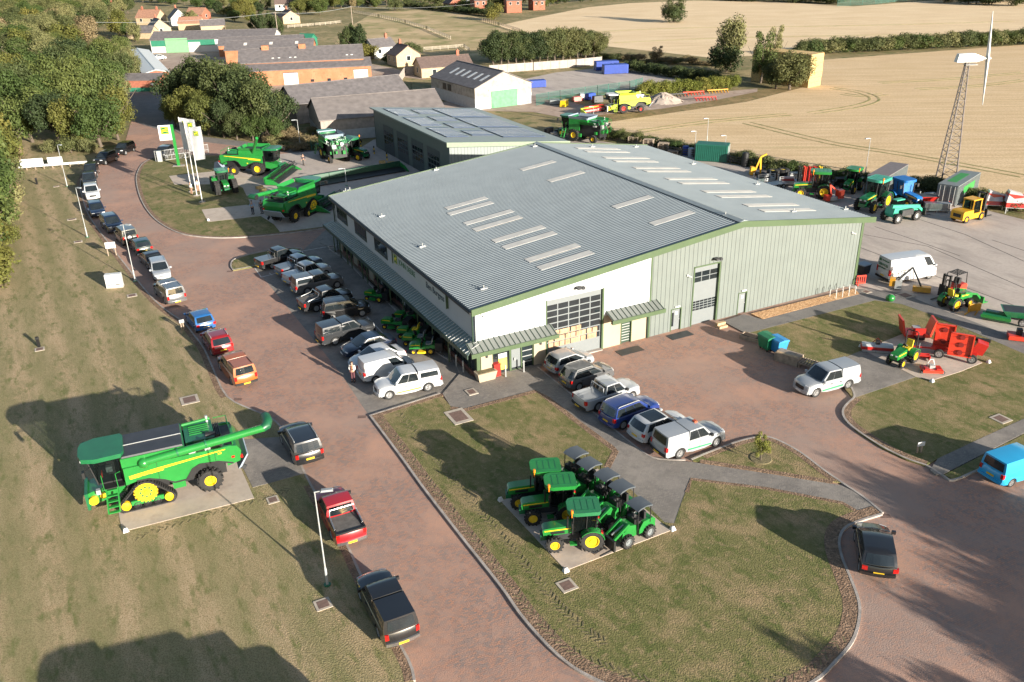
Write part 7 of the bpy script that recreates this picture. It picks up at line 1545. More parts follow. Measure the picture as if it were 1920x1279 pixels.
for lb, px, n_ in (('pallet stack nearest the opened rear combine', (1188, 268), 5), ('second pallet stack along the rear hedge', (1216, 276), 6), ('third pallet stack along the rear hedge', (1244, 283), 6), ('low pallet stack before the green container', (1262, 290), 3)):
    t = thing('pallet_stack', lb, 'pallet stack', place(px, 0), R(-20), GP)
    for k in range(n_): o = pallet(t, 0, 0, k * .155); o.scale = (1.4, 1.4, 1.4)
t = thing('scrap_machine', 'dark rusty machine parts heaped at the corner of the solar roofed workshop', 'scrap', place((1045, 254), 0), R(20)); random.seed(21)
for k in range(10): x, y = random.uniform(-2.5, 2.5), random.uniform(-1, 1); bx(t, 'scrap_piece', [m_dkmetal, m_black, m_galv, MATS['ochre paint']][k % 4], x, x + random.uniform(.4, 1.3), y, y + random.uniform(.3, .9), random.uniform(0, .5), random.uniform(.6, 1.6))
t = thing('barrel_dark', 'black cylindrical tank by the hedge right of the green container', 'tank', place((1396, 312), 0)); t.name = 'water_tank'; mb = MB(); mb.cyl((0, 0, 0), (0, 0, 2.0), .55, .5, n=16); mb.build('drum', m_black, t); mb = MB(); mb.cyl((0, 0, 2), (0, 0, 2.1), .3, n=12); mb.build('cap', m_black, t)
# yard crash rail
P0 = [G(1430, 318), G(1560, 336), G(1700, 352), G(1860, 376), G(1925, 392)]; t = thing('crash_rail', 'grey steel crash rail along the rear hedge of the yard', 'barrier', (P0[0].x, P0[0].y, 0)); mb = MB(); mp = MB()
for a, b in zip(P0, P0[1:]):
    for zz in (.45, .75): mb.bar(a - P0[0] + Vector((0, 0, zz)), b - P0[0] + Vector((0, 0, zz)), .08, .2)
    for k in range(4): q = a + (b - a) * k / 4 - P0[0]; mp.bar(q, q + Vector((0, 0, .85)), .12)
mb.split('rail', m_galv, t, 0); mp.split('post', m_galv, t, 0)
# yellow-black bollards and straw bales of the display yard
GY = 'yellow and black bollards by the workshop doors'
m_straw = mat('straw', (.58, .40, .17), .95, var=.3, scale=6, bump=.5)
for lb, px in (('yellow and black bollard nearest the shop roof', (726, 302)), ('yellow and black bollard by the workshop doors, middle one', (702, 290)), ('yellow and black bollard farthest along the workshop', (677, 276))):
    t = thing('safety_bollard', lb, 'bollard', place((px[0], px[1]), .1), 0, GY); h = 1.3
    for k in range(4): mb = MB(); mb.cyl((0, 0, k * h / 4), (0, 0, (k + 1) * h / 4), .1, n=10); mb.build('band', m_black if k % 2 else m_yellow, t)
for k, (px, rz) in enumerate((((487, 355), 40), ((493, 360), 60), ((500, 368), 20), ((717, 307), 10), ((733, 309), 0))):
    t = thing('straw_bale', ['small straw bale by the wheeled combine header, first of three', 'middle straw bale on the display concrete', 'lowest straw bale near the shaded combine', 'straw bale at the end of the draper header', 'straw bale by the nearest workshop bollard'][k], 'straw bale', place(px, .1), R(rz), 'small straw bales'); bx(t, 'bale', m_straw, -.5, .5, -.25, .25, 0, .4, bev=.03); mb = MB(); mb.box(-.505, .505, -.12, -.10, -.0, .41); mb.box(-.505, .505, .10, .12, 0, .41); mb.split('twine', m_oldtimber, t, 0)
GSL = 'steel stillages along the yard hedge'
for k, (px, m, lb) in enumerate((((1478, 347), m_galv, 'galvanised stillage beside the tyre pile'), ((1492, 338), m_dkmetal, 'dark stillage behind the cultivator'), ((1578, 348), m_black, 'black drum crate left of the hedge tractor'), ((1700, 372), m_dkmetal, 'dark frame between the grey container and the tower'), ((1745, 378), m_cgrey, 'grey crate below the turbine tower'), ((1432, 342), m_galv, 'pale stillage before the yellow backhoe arm'), ((1640, 362), m_oldtimber, 'timber crate left of the first grey container'))):
    t = thing('stillage', lb, 'stillage', place(px), R(-8 + 5 * k), GSL); mb = MB()
    for x in (-1.3, 1.3):
        for y in (-.6, .6): mb.box(x - .06, x + .06, y - .06, y + .06, 0, 1.3)
    mb.split('leg', m, t, 0); bx(t, 'tray', m, -1.3, 1.3, -.6, .6, .25, .7); bx(t, 'load', [m_red, m_galv, m_black][k % 3], -1.0, .7, -.45, .45, .7, 1.1, tx=.15)
    for z in (1.0, 1.25): bx(t, 'rail', m, -1.3, 1.3, -.64, -.58, z, z + .06)
# ================================================================== OTHER BUILDINGS
m_slate = mat('weathered slate roof', (.155, .140, .140), .7, var=.22, scale=1.2, bump=.15)
m_asb = mat('fibre cement roof', (.20, .175, .165), .8, var=.2, scale=.8, bump=.15)
m_tile = mat('red tile roof', (.36, .19, .125), .8, var=.2, scale=2, bump=.2)
m_btile = mat('brown tile roof', (.15, .105, .09), .8, var=.2, scale=2, bump=.2)
m_brickw = ground_mat('orange brick wall', [(.34, .145, .075), (.39, .18, .10), (.28, .115, .062)], [(.5, .45, .6), (2, .5, .65)], bump=.1, bscale=10)
m_rbrick = mat('red brick wall', (.36, .125, .075), .85, var=.18, scale=2)
m_stonew = mat('honey stone wall', (.50, .38, .24), .85, var=.15, scale=1.5)
m_wwash = mat('whitewashed wall', (.66, .65, .61), .8, var=.05)
m_shtop = mat('weathered sheet cladding', (.34, .29, .25), .75, var=.25, scale=1.2)
m_shlow = mat('pale profiled sheet', (.46, .47, .47), .55, var=.12, scale=1.5)
m_gdoor = mat('faded green door', (.10, .30, .15), .6, var=.2, scale=1.5)
m_gsheet = mat('green sheet', (.03, .20, .12), .55, var=.1)
m_white2 = mat('white roller shutter', (.60, .60, .57), .6, var=.05)
m_pv = mat('solar panel', (.07, .10, .18), .32, var=.12, scale=.7, spec=.35)
def box2(parent, name, m, *b, **k): return bx(parent, name, m, *b, **k)
def barn(name, label, cat, e0, e1, he, apex, hr, wallm, roofm, group=None, mono=False, over=.25, L=None, W=None, chim=0, low=None, lowz=1.8, rooflights=0, wins=0, gwins=True):
    """a pitched building from one eave (two pixels at height he) and one ridge point (pixel at height hr)"""
    p0, p1 = G(e0[0], e0[1], he), G(e1[0], e1[1], he); d = p1 - p0; d.z = 0; Ld = d.length; d.normalize(); n = Vector((-d.y, d.x, 0)); a = G(apex[0], apex[1], hr)
    hw = (a - p0).dot(n); s = 1 if hw > 0 else -1; hw = abs(hw); L = L or Ld
    if W: hw = W / 2; s = 1 if e1[0] > e0[0] else -1
    Wd = hw if mono else 2 * hw
    t = thing(name, label, cat, (p0.x, p0.y, 0), math.atan2(d.y, d.x), group); ys = lambda y: s * y
    prof = [(0, 0), (0, he), (Wd, hr), (Wd, 0)] if mono else [(0, 0), (0, he), (hw, hr), (Wd, he), (Wd, 0)]
    mb = MB(); A = [mb.v((0, ys(y), z)) for y, z in prof]; B = [mb.v((L, ys(y), z)) for y, z in prof]; k = len(prof)
    mb.bm.faces.new(A); mb.bm.faces.new(B[::-1])
    for i in range(k): mb.bm.faces.new((A[(i + 1) % k], A[i], B[i], B[(i + 1) % k]))
    w_ = mb.build('wall', wallm, t, 0)
    sl = (hr - he) / hw; mb = MB()
    def slope(y0, z0, y1, z1): mb.hexa([(-over, ys(y0), z0), (L + over, ys(y0), z0), (L + over, ys(y1), z1), (-over, ys(y1), z1)], [(-over, ys(y0), z0 + .14), (L + over, ys(y0), z0 + .14), (L + over, ys(y1), z1 + .14), (-over, ys(y1), z1 + .14)])
    slope(-over, he - over * sl + .02, hw, hr + .02)
    if not mono: slope(Wd + over, he - over * sl + .02, hw + .003, hr + .022)
    rf = mb.build('roof', roofm, t, 0)
    mb = MB(); mb.box(-over, L + over, min(ys(hw - .15), ys(hw + .15)), max(ys(hw - .15), ys(hw + .15)), hr + .13, hr + .22); mb.build('ridge', roofm, rf, 0)
    for c in range(chim):
        x = L * (.15 + .7 * c / max(1, chim - 1)) if chim > 1 else L * .8; o = MB().box(x - .35, x + .35, min(ys(hw - .3), ys(hw + .3)), max(ys(hw - .3), ys(hw + .3)), hr - .4, hr + 1.3).build('chimney', m_rbrick, rf, 0); MB().cyl((x, ys(hw), hr + 1.3), (x, ys(hw), hr + 1.6), .14, n=8).build('chimney_pot', m_tile, rf)
    if low:
        mb = MB(); mb.box(-.03, L + .03, min(ys(-.03), ys(.03)), max(ys(-.03), ys(.03)), 0, lowz); mb.box(-.03, .03, min(ys(0.03), ys(Wd)), max(ys(0.03), ys(Wd)), 0, lowz); mb.build('lower_cladding', low, t, 0)
    for i in range(rooflights):
        x = L * (i + .7) / (rooflights + .4); y0, y1 = hw * .45, hw * .72; z = lambda y: he + sl * y + .175
        MB().hexa([(x, ys(y0), z(y0) - .03), (x + .9, ys(y0), z(y0) - .03), (x + .9, ys(y1), z(y1) - .03), (x, ys(y1), z(y1) - .03)], [(x, ys(y0), z(y0)), (x + .9, ys(y0), z(y0)), (x + .9, ys(y1), z(y1)), (x, ys(y1), z(y1))]).build('rooflight', m_sky, rf, 0)
    for i in range(wins):
        x = L * (i + .5) / wins; f = bx(t, 'window', m_whitep, x - .55, x + .55, min(ys(-.05), ys(.05)), max(ys(-.05), ys(.05)), he - 1.7, he - .45); bx(f, 'pane', m_glass, x - .48, x + .48, min(ys(-.065), ys(-.052)), max(ys(-.065), ys(-.052)), he - 1.63, he - .52)
    if wins and gwins:
        for xx, sg in ((0, -1), (L, 1)):
            f = bx(t, 'window', m_whitep, xx - .05, xx + .05, min(ys(hw - .6), ys(hw + .6)), max(ys(hw - .6), ys(hw + .6)), he - 1.5, he - .2); bx(f, 'pane', m_glass, xx + sg * .058 - .007, xx + sg * .058 + .007, min(ys(hw - .5), ys(hw + .5)), max(ys(hw - .5), ys(hw + .5)), he - 1.42, he - .28)
    t['L'] = L; t['W'] = Wd; t['s'] = s
    return t
def strip(t): 
    for k in ('L', 'W', 's'):
        if k in t: del t[k]
# workshop with solar roof, standing square to the showroom
wk = thing('solar_workshop', 'low pitched grey green workshop with solar panels and dark roller doors behind the showroom', 'building', BO, BR)
X0, X1, Y0, Y1, Z0, Z1 = 21.3, 39.6, 53.4, 84.5, 6.25, 4.3
zr_ = lambda x: Z0 + (Z1 - Z0) * (x - X0) / (X1 - X0)
MB().prism([(X0, 0), (X1, 0), (X1, Z1), (X0, Z0)], Y0, Y0 + .25).build('wall', M_clad('workshop cladding', (.20, .225, .215), .5, dark=.45), wk, 0)
MB().prism([(X0, 0), (X1, 0), (X1, Z1), (X0, Z0)], Y1 - .25, Y1).build('wall', MATS['dark green trim'], wk, 0)
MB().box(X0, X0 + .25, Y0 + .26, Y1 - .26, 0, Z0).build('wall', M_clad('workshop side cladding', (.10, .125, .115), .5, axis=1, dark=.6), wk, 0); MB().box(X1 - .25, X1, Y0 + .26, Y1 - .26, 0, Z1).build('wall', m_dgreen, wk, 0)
MB().hexa([(X0 - .5, Y0 - .4, zr_(X0 - .5) + .1), (X1 + .5, Y0 - .4, zr_(X1 + .5) + .1), (X1 + .5, Y1 + .4, zr_(X1 + .5) + .1), (X0 - .5, Y1 + .4, zr_(X0 - .5) + .1)], [(X0 - .5, Y0 - .4, zr_(X0 - .5) + .3), (X1 + .5, Y0 - .4, zr_(X1 + .5) + .3), (X1 + .5, Y1 + .4, zr_(X1 + .5) + .3), (X0 - .5, Y1 + .4, zr_(X0 - .5) + .3)]).build('roof', mat('pale green roof sheet', (.27, .31, .29), .45, var=.05), wk, 0)
mb = MB(); mb.hexa([(X0 - .55, Y0 - .5, zr_(X0) - .25), (X1 + .55, Y0 - .5, zr_(X1) - .25), (X1 + .55, Y0 - .4, zr_(X1) - .25), (X0 - .55, Y0 - .4, zr_(X0) - .25)], [(X0 - .55, Y0 - .5, zr_(X0 - .5) + .34), (X1 + .55, Y0 - .5, zr_(X1 + .5) + .34), (X1 + .55, Y0 - .4, zr_(X1 + .5) + .34), (X0 - .55, Y0 - .4, zr_(X0 - .5) + .34)]); mb.build('fascia', mat('sage trim', (.22, .275, .19), .45, var=.06), wk, 0)
def onr(px, py):
    lo, hi = 3., 8.
    for _ in range(40):
        mid = (lo + hi) / 2; q = Binv @ G(px, py, mid)
        if mid < zr_(q.x) + .3: lo = mid
        else: hi = mid
    return q
def pv(x0, x1, y0, y1):
    z = lambda x: zr_(x) + .30
    o = MB().hexa([(x0, y0, z(x0) + .05), (x1, y0, z(x1) + .05), (x1, y1, z(x1) + .05), (x0, y1, z(x0) + .05)], [(x0, y0, z(x0) + .12), (x1, y0, z(x1) + .12), (x1, y1, z(x1) + .12), (x0, y1, z(x0) + .12)]).build('solar_array', m_pv, wk, 0)
    mb = MB(); nx = max(1, round((x1 - x0) / 1.7)); ny = max(1, round((y1 - y0) / 1.05))
    for i in range(1, nx): x = x0 + (x1 - x0) * i / nx; mb.box(x - .02, x + .02, y0, y1, z(x) + .12, z(x) + .128)
    for j in range(1, ny): y = y0 + (y1 - y0) * j / ny; mb.hexa([(x0, y - .02, z(x0) + .12), (x1, y - .02, z(x1) + .12), (x1, y + .02, z(x1) + .12), (x0, y + .02, z(x0) + .12)], [(x0, y - .02, z(x0) + .128), (x1, y - .02, z(x1) + .128), (x1, y + .02, z(x1) + .128), (x0, y + .02, z(x0) + .128)])
    if nx > 1 or ny > 1: mb.build('array_frame', m_alu, o, 0)
xm = X0 + (X1 - X0) * .52
for (x0, x1, y0, y1) in ((X0 + 1.2, X0 + 4.6, 76, 83), (X0 + 1.2, X0 + 4.6, 66.5, 74), (X0 + 1.2, X0 + 4.6, 57, 64.5), (X0 + 5.6, xm - .4, 78, 82), (X0 + 5.6, xm - .4, 71, 75), (X0 + 5.6, xm - .4, 64.5, 68.5), (X0 + 5.6, xm - .4, 58, 62), (xm + .3, X1 - 1.5, 74.5, 83), (xm + .3, X1 - 1.5, 65, 73.6), (xm + .3, X1 - 1.5, 56.5, 64.2)): pv(x0, x1, y0, y1)
for y in (57, 63.2, 69.4, 75.6):
    d_ = MB().box(X0 - .03, X0 + .02, y, y + 4.6, 0, 4.6).build('roller_door', mat('dark roller door', (.06, .075, .08), .5, var=.1), wk, 0); mb = MB()
    for j in range(3):
        for k in range(4): mb.box(X0 - .045, X0 - .032, y + .25 + k * 1.05, y + 1.1 + k * 1.05, 1.6 + j * .75, 2.15 + j * .75)
    mb.build('pane', m_glass, d_, 0)
# grey barns, brick works and the rest
t = barn('grey_barn', 'grey fibre cement barn nearest the display yard, white sheeted long wall', 'barn', (600.4, 226.3), (834, 206), 3.7, (574.6, 186.4), 6.3, m_shtop, m_asb, 'grey barns', low=m_shlow); strip(t)
t = barn('grey_barn', 'second grey barn, just behind the nearest one', 'barn', (553.5, 196), (767, 172), 3.7, (529, 163), 6.3, m_shtop, m_slate, 'grey barns'); strip(t)
t = barn('brick_workshop', 'long orange brick workshop with two white roller doors', 'workshop', (452, 135), (695.4, 123), 3.5, (430, 120.5), 4.9, m_brickw, m_slate, mono=True)
for fx in (.315, .86): d_ = bx(t, 'roller_door', m_white2, t['L'] * fx, t['L'] * fx + 3.4, -.06, .02, 0, 2.7); bx(d_, 'door_frame', m_dkmetal, t['L'] * fx - .1, t['L'] * fx + 3.5, -.04, .02, 2.7, 2.85)
for fx in (.52, .65, .78): bx(t, 'window', m_glass, t['L'] * fx, t['L'] * fx + .8, -.05, .02, .4, 1.0)
strip(t)
t = barn('slate_workshop', 'big slate roofed workshop behind the orange brick one', 'workshop', (448, 119.6), (681, 109), 5.0, (415, 95), 7.6, m_brickw, m_slate); 
for fx in (.18, .48):
    MB().box(t['L'] * fx, t['L'] * fx + 1.7, t['W'] * .42 * t['s'] if t['s'] > 0 else -t['W'] * .55, t['W'] * .55 if t['s'] > 0 else -t['W'] * .42, 7.3, 8.4).build('roof_vent', m_brickw, t, 0)
for fx in (.26, .31, .40, .44, .86, .90):
    y = t['W'] * .12 * t['s']; z = 5.0 + 2.6 * .24; MB().box(t['L'] * fx, t['L'] * fx + .55, y - .3, y + .3, z + .12, z + .26).build('skylight', m_whitep, t, 0)
strip(t)
t = barn('slate_workshop', 'lower slate roof directly behind the big slate workshop', 'workshop', (421, 95), (586, 89.5), 3.6, (417, 83), 5.6, m_brickw, m_slate, rooflights=3, W=9); strip(t)
t = barn('slate_workshop', 'narrow brown grey roof between the green fronted sheds and the slate workshops', 'workshop', (409, 86), (568, 80), 3.2, (400, 76.5), 5, m_brickw, m_slate, W=9); strip(t)
t = barn('green_fronted_shed', 'long shed with green sheeted front and pale green door', 'shed', (281, 76), (513, 70), 3.8, (277, 65.5), 5.8, m_wwash, m_slate, W=11)
bx(t, 'green_band', m_gsheet, .2, t['L'] * .52, -.08, -.03, 1.9, 3.8); bx(t, 'sliding_door', mat('pale green door', (.20, .42, .22), .6, var=.06), t['L'] * .12, t['L'] * .30, -.22, -.10, 0, 4.3); bx(t, 'sliding_door', m_white2, t['L'] * .305, t['L'] * .40, -.2, -.10, 0, 3.0); strip(t)
t = barn('white_shed', 'long low shed with bright white roof beside the trees', 'shed', (269, 139), (238, 97), 2.6, (288, 127), 3.3, m_rbrick, m_whitep); strip(t)
t = barn('gatehouse', 'dark red walled shed with green base across the end of the lane', 'shed', (219, 151), (297, 150), 2.6, (221, 141), 3.6, m_rbrick, m_slate, low=m_gsheet, lowz=.9, W=6); bx(t, 'notice', m_whitep, t['L'] * .8, t['L'] * .92, -.1, -.05, 1.4, 2.0); strip(t)
t = barn('pale_barn', 'weathered sheet barn with six rooflights and green doors', 'barn', (890, 166.5), (808, 144), 4.2, (950, 136), 6.9, mat('streaked sheet', (.40, .355, .30), .75, var=.3, scale=.9), m_slate, low=m_shlow, lowz=2.2)
sy = t['s']; Wb = t['W']; Lb = t['L']
bx(t, 'barn_door', m_gdoor, -.12, -.04, min(sy * Wb * .28, sy * Wb * .74), max(sy * Wb * .28, sy * Wb * .74), 0, 3.4); bx(t, 'door_rail', m_whitep, -.16, -.02, min(sy * Wb * .24, sy * Wb * .78), max(sy * Wb * .24, sy * Wb * .78), 3.4, 3.75)
sl = (6.9 - 4.2) / (Wb / 2)
for i in range(6):
    x = 1.5 + i * 2.7; y0, y1 = Wb * .17, Wb * .34; z = lambda y: 4.2 + sl * y + .175
    MB().hexa([(x, sy * y0, z(y0) - .03), (x + .9, sy * y0, z(y0) - .03), (x + .9, sy * y1, z(y1) - .03), (x, sy * y1, z(y1) - .03)], [(x, sy * y0, z(y0)), (x + .9, sy * y0, z(y0)), (x + .9, sy * y1, z(y1)), (x, sy * y1, z(y1))]).build('rooflight', m_whitep, t, 0)
for x in (10.5, 12.8): bx(t, 'window', m_black, x, x + 1.6, -sy * .06 - .02, -sy * .06 + .02, 2.4, 3.7)
strip(t)
HS = [('house', 'yellowish gabled house with white bargeboards by the palisade fence', (743, 105), (725, 100), 2.9, (762, 90), 5.2, m_stonew, m_btile, 1), ('house', 'whitewashed cottage with grey roof beside the dark conifer', (701, 90), (743, 86), 3.0, (703, 78), 5.0, m_wwash, m_slate, 1), ('bungalow', 'long brown roofed bungalow behind the pale barn', (790, 128), (886, 121), 2.4, (785, 110), 4.4, m_stonew, m_btile, 1), ('garden_shed', 'green roofed timber shed by the slate workshops', (582, 74), (558, 73.5), 2.2, (570, 64), 3.6, m_gsheet, m_gsheet, 0),
      ('cottage', 'red tiled cottage with chimneys at the top left of the village', (254, 33), (293, 33), 3.0, (250, 18), 5.8, m_stonew, m_tile, 2), ('house', 'cream gabled house above the green fronted shed', (283, 54), (262, 46), 3.2, (297, 40), 6.2, m_stonew, m_slate, 1), ('house', 'bright white gable house in the village', (320, 35), (305, 27), 3.2, (331, 17), 6.5, m_wwash, m_slate, 1), ('outbuilding', 'low dark roofed outbuilding left of the cream house', (236, 61), (283, 61), 2.2, (234, 49), 4.2, m_stonew, m_slate, 0), ('stone_barn', 'low stone barn with slate roof in the village', (376, 49), (421, 47), 2.4, (375, 39), 4.2, m_stonew, m_slate, 0),
      ('stone_barn', 'stone outbuilding with pink tiles covered in creeper', (333, 44), (375, 43), 2.6, (332, 35), 4.6, m_stonew, m_tile, 0), ('house', 'pinkish gabled house at the end of the paddock fence', (530, 32), (515, 27), 2.8, (545, 21), 5, m_stonew, m_btile, 1), ('cottage', 'small red roofed cottage with white dormer', (348, 27), (378, 27), 2.6, (350, 18), 5, m_rbrick, m_tile, 0), ('house', 'pale house under the trees at the top of the picture', (515, 8), (550, 7), 3, (513, -2), 6, m_wwash, m_btile, 1), ('house', 'white walled house with tiled roof in the wood at upper left', (188, 18), (206, 18), 3, (186, 10), 5.5, m_wwash, m_tile, 1),
      ('house', 'red brick house with one gable at the left of the far terrace', (843, 7), (826, 4), 3, (851, -4), 6, m_rbrick, m_btile, 0), ('house', 'tall red brick house, second of the far terrace', (890, 2), (912, 1), 5, (888, -8), 7, m_rbrick, m_btile, 0), ('house', 'red brick house with white conservatory in the far terrace', (950, 2), (978, 1), 5, (948, -8), 7, m_rbrick, m_btile, 0), ('house', 'red brick house at the right of the far terrace', (1000, 2), (1022, 1), 4, (998, -8), 6.5, m_rbrick, m_btile, 0)]
for nm, lb, e0, e1, he, ap, hr, wm, rm, ch in HS:
    t = barn(nm, lb, nm.replace('_', ' '), e0, e1, he, ap, hr, wm, rm, chim=ch, wins=2 if nm in ('house', 'cottage', 'bungalow') else 0, W={'bungalow': 7.5, 'garden_shed': 4, 'outbuilding': 5, 'stone_barn': 6}.get(nm, 7), L={(283, 54): 9, (320, 35): 10, (530, 32): 10, (843, 7): 9}.get(e0)); strip(t)
GCN = 'white conservatories of the far terrace'
for px, lb in (((882, 13), 'white conservatory by the second brick house'), ((962, 12), 'white conservatory by the third brick house')):
    p = G(*px); t = thing('conservatory', lb, 'conservatory', (p.x, p.y, 0), R(10), GCN); bx(t, 'glazing', m_glass, -2.4, 2.4, -1.8, 1.8, .5, 2.4); mb = MB()
    for x in (-2.4, -1.2, 0, 1.2, 2.4): mb.box(x - .1, x + .1, -1.85, -1.75, 0, 2.5)
    mb.split('frame', m_whitep, t, 0); mb = MB(); mb.hexa([(-2.6, -2, 2.4), (2.6, -2, 2.4), (2.6, 2, 2.4), (-2.6, 2, 2.4)], [(-.8, -.3, 3.6), (.8, -.3, 3.6), (.8, .3, 3.6), (-.8, .3, 3.6)]); mb.build('roof', m_whitep, t, 0)
# fences
m_fencec = mat('concrete fence panel', (.40, .35, .31), .85, var=.15, scale=1.5); m_pal = mat('green palisade', (.03, .17, .13), .5, var=.1)
def panelfence(label, pxs, h, m, name='panel_fence', step=2.6, post=None, thick=.08):
    P_ = [G(*q) for q in pxs]; t = thing(name, label, 'fence', (P_[0].x, P_[0].y, 0)); mp = MB()
    for a, b in zip(P_, P_[1:]):
        k = max(1, round((b - a).length / step))
        for i in range(k): q0 = a + (b - a) * (i + .04) / k - P_[0]; q1 = a + (b - a) * (i + .96) / k - P_[0]; mb = MB(); mb.bar(q0 + Vector((0, 0, h / 2)), q1 + Vector((0, 0, h / 2)), thick, h); mb.build('panel', m, t, 0)
        for i in range(k + 1): q = a + (b - a) * i / k - P_[0]; mp.bar(q, q + Vector((0, 0, h + .1)), .14)
    mp.split('post', post or m, t, 0)
panelfence('grey concrete panel fence from the houses to the pale barn', [(745, 163), (760, 141), (815, 136)], 2.0, m_fencec)
panelfence('grey panel fence along the far side of the concrete apron', [(918, 138), (1000, 132), (1080, 126), (1128, 121)], 2.0, m_fencec)
meshfence('palisade_fence', 'green palisade fence in front of the concrete apron', [(1006, 198), (1050, 190), (1120, 180), (1180, 172), (1204, 165)], 2.2, m_pal, step=.3, post=3, barw=.07)
meshfence('palisade_fence', 'dark palisade fence between the brick workshop and the pale barn', [(748, 166), (772, 172), (810, 178)], 2.0, m_pal, step=.35, post=3, barw=.06)
meshfence('palisade_fence', 'dark green mesh fence by the dry bank', [(585, 284), (618, 280), (650, 276)], 2.0, m_pal, step=.3, post=3, barw=.035)
def railfence(label, pxs, h=1.2, m=None):
    P_ = [G(*q) for q in pxs]; t = thing('rail_fence', label, 'fence', (P_[0].x, P_[0].y, 0)); mp = MB(); mb = MB(); m = m or mat('bleached fence timber', (.46, .40, .32), .85, var=.15)
    for a, b in zip(P_, P_[1:]):
        k = max(1, round((b - a).length / 2.6))
        for i in range(k + 1): q = a + (b - a) * i / k - P_[0]; mp.bar(q, q + Vector((0, 0, h)), .16)
        for z in (.45, .8, 1.1): mb.bar(a - P_[0] + Vector((0, 0, z)), b - P_[0] + Vector((0, 0, z)), .05, .12)
    mb.build('rails', m, t, 0); mp.split('post', m, t, 0)
railfence('bleached rail fence below the pinkish house garden', [(540, 53), (590, 49), (640, 44)])
railfence('rail fence running down the middle of the paddock', [(664, 24), (710, 32), (760, 43), (800, 55), (845, 74)])
railfence('rail fence at the near end of the paddock', [(795, 96), (870, 90), (880, 97)])
railfence('dark rail fence between paddock and far field', [(905, 40), (935, 48), (975, 60)], m=m_oldtimber)
railfence('wire fence posts along the stubble side of the yard', [(1250, 288), (1400, 312), (1560, 334)], m=m_dkmetal)
meshfence('green_net_fence', 'green net fence at the far edge of the upper field', [(1570, 12), (1640, 8), (1700, 1)], 3.0, m_pal, step=.6, post=6, barw=.12)
# power line
m_pole = mat('pole timber', (.32, .26, .21), .85, var=.2)
tops = []
for lb, b, tp in (('wooden power pole beside the dark conifers', (522, 72), (516, 22)), ('wooden power pole standing in the paddock', (661, 46), (657, 11)), ('wooden pole in the woodland at the left edge', (10, 113), (3, 87)), ('grey pole rising from the woodland', (90, 104), (85, 83))):
    h = hgt(b, tp); p = G(*b); t = thing('power_pole', lb, 'power pole', (p.x, p.y, 0), 0, 'wooden poles beyond the site'); MB().cyl((0, 0, 0), (0, 0, h), .16, .12, n=8).build('pole', m_pole, t); bx(t, 'crossarm', m_pole, -.8, .8, -.06, .06, h - .5, h - .35); tops.append(p + Vector((0, 0, h - .3)))
mb = MB(); c0 = G(180, 42, 7)
for a, b in ((c0, tops[0]), (tops[0], tops[1]), (tops[1], G(900, 6, 8))): mb.tube([a.lerp(b, k / 6) - Vector((0, 0, 1.1 * (1 - (2 * k / 6 - 1) ** 2))) for k in range(7)], .05, 5)
tag(mb.build('power_line', m_lpost, None), 'thin pale power line crossing above the village and paddock', 'power line')
# straw stack, gravel heap, lime combine and the row of implements on the track
p = G(1515, 165); q = G(1392, 150); d = (q - p); d.z = 0; L = d.length; rz = math.atan2(d.y, d.x); t = thing('straw_stack', 'huge stack of straw bales behind the trees in the right field', 'straw stack', (p.x, p.y, 0), rz)
nr = 7; random.seed(2)
for k in range(int(L / 2.5)):
    mb = MB()
    for j in range(nr):
        o = random.uniform(-.08, .08); mb.box(k * 2.5 + .02, k * 2.5 + 2.46, -5 + o, o, j * 1.0, j * 1.0 + .97)
    mb.build('bale_column', m_straw, t, 0)
p = G(1243, 190); mb = MB(); mb.cyl((0, 0, 0), (0, 0, .9), 4.2, 2.4, n=26); mb.cyl((0, 0, .9), (0, 0, 1.75), 2.4, .5, n=26)
bmesh.ops.subdivide_edges(mb.bm, edges=mb.bm.edges[:], cuts=2)
for v in mb.bm.verts: v.co += Vector((random.uniform(-.15, .15), random.uniform(-.15, .15), random.uniform(-.12, .05) if v.co.z > .1 else 0))
o = mb.build('gravel_heap', mat('pale gravel', (.46, .38, .32), .95, var=.15, scale=3, bump=.4), None, 60); o.location = (p.x, p.y, 0); tag(o, 'pale heap of gravel beside the lime combine', 'gravel heap')
combine('combine_harvester', 'lime green combine with white tank side and red rims on the farm track', (1165, 211), (1201, 209), None, False, tank='ext', auger=None, m1=m_lime, m2=m_whitep, rimc=m_red, half=0, text_on=False, sc=.92)
header('harvester_header', 'lime header with red reel parked on a trolley left of the lime combine', (1090, 216), (1136, 208), 1.4, m1=m_lime, rcol=m_red)
for k, (px, m, lb) in enumerate((((1300, 178), m_orange, 'orange implement lying in front of the young hedge'), ((1322, 188), m_red, 'long red plough frame on the farm track'), ((1345, 174), MATS['ochre paint'], 'row of rusty ochre implements before the young hedge'), ((1268, 182), m_dkmetal, 'dark roller left of the orange implement'))):
    t = thing('field_implement', lb, 'implement', place(px), R(12)); bx(t, 'frame', m, -2.4, 2.4, -.12, .12, .55, .75); mb = MB()
    for i in range(7): mb.bar((-2.2 + i * .72, 0, .6), (-2.0 + i * .72, -.5, .0), .1, .16); mb.bar((-2.2 + i * .72, 0, .65), (-2.3 + i * .72, .5, .5), .08)
    mb.split('tine', m, t, 0)
GJ = 'odd farm items along the palisade fence'
random.seed(31)
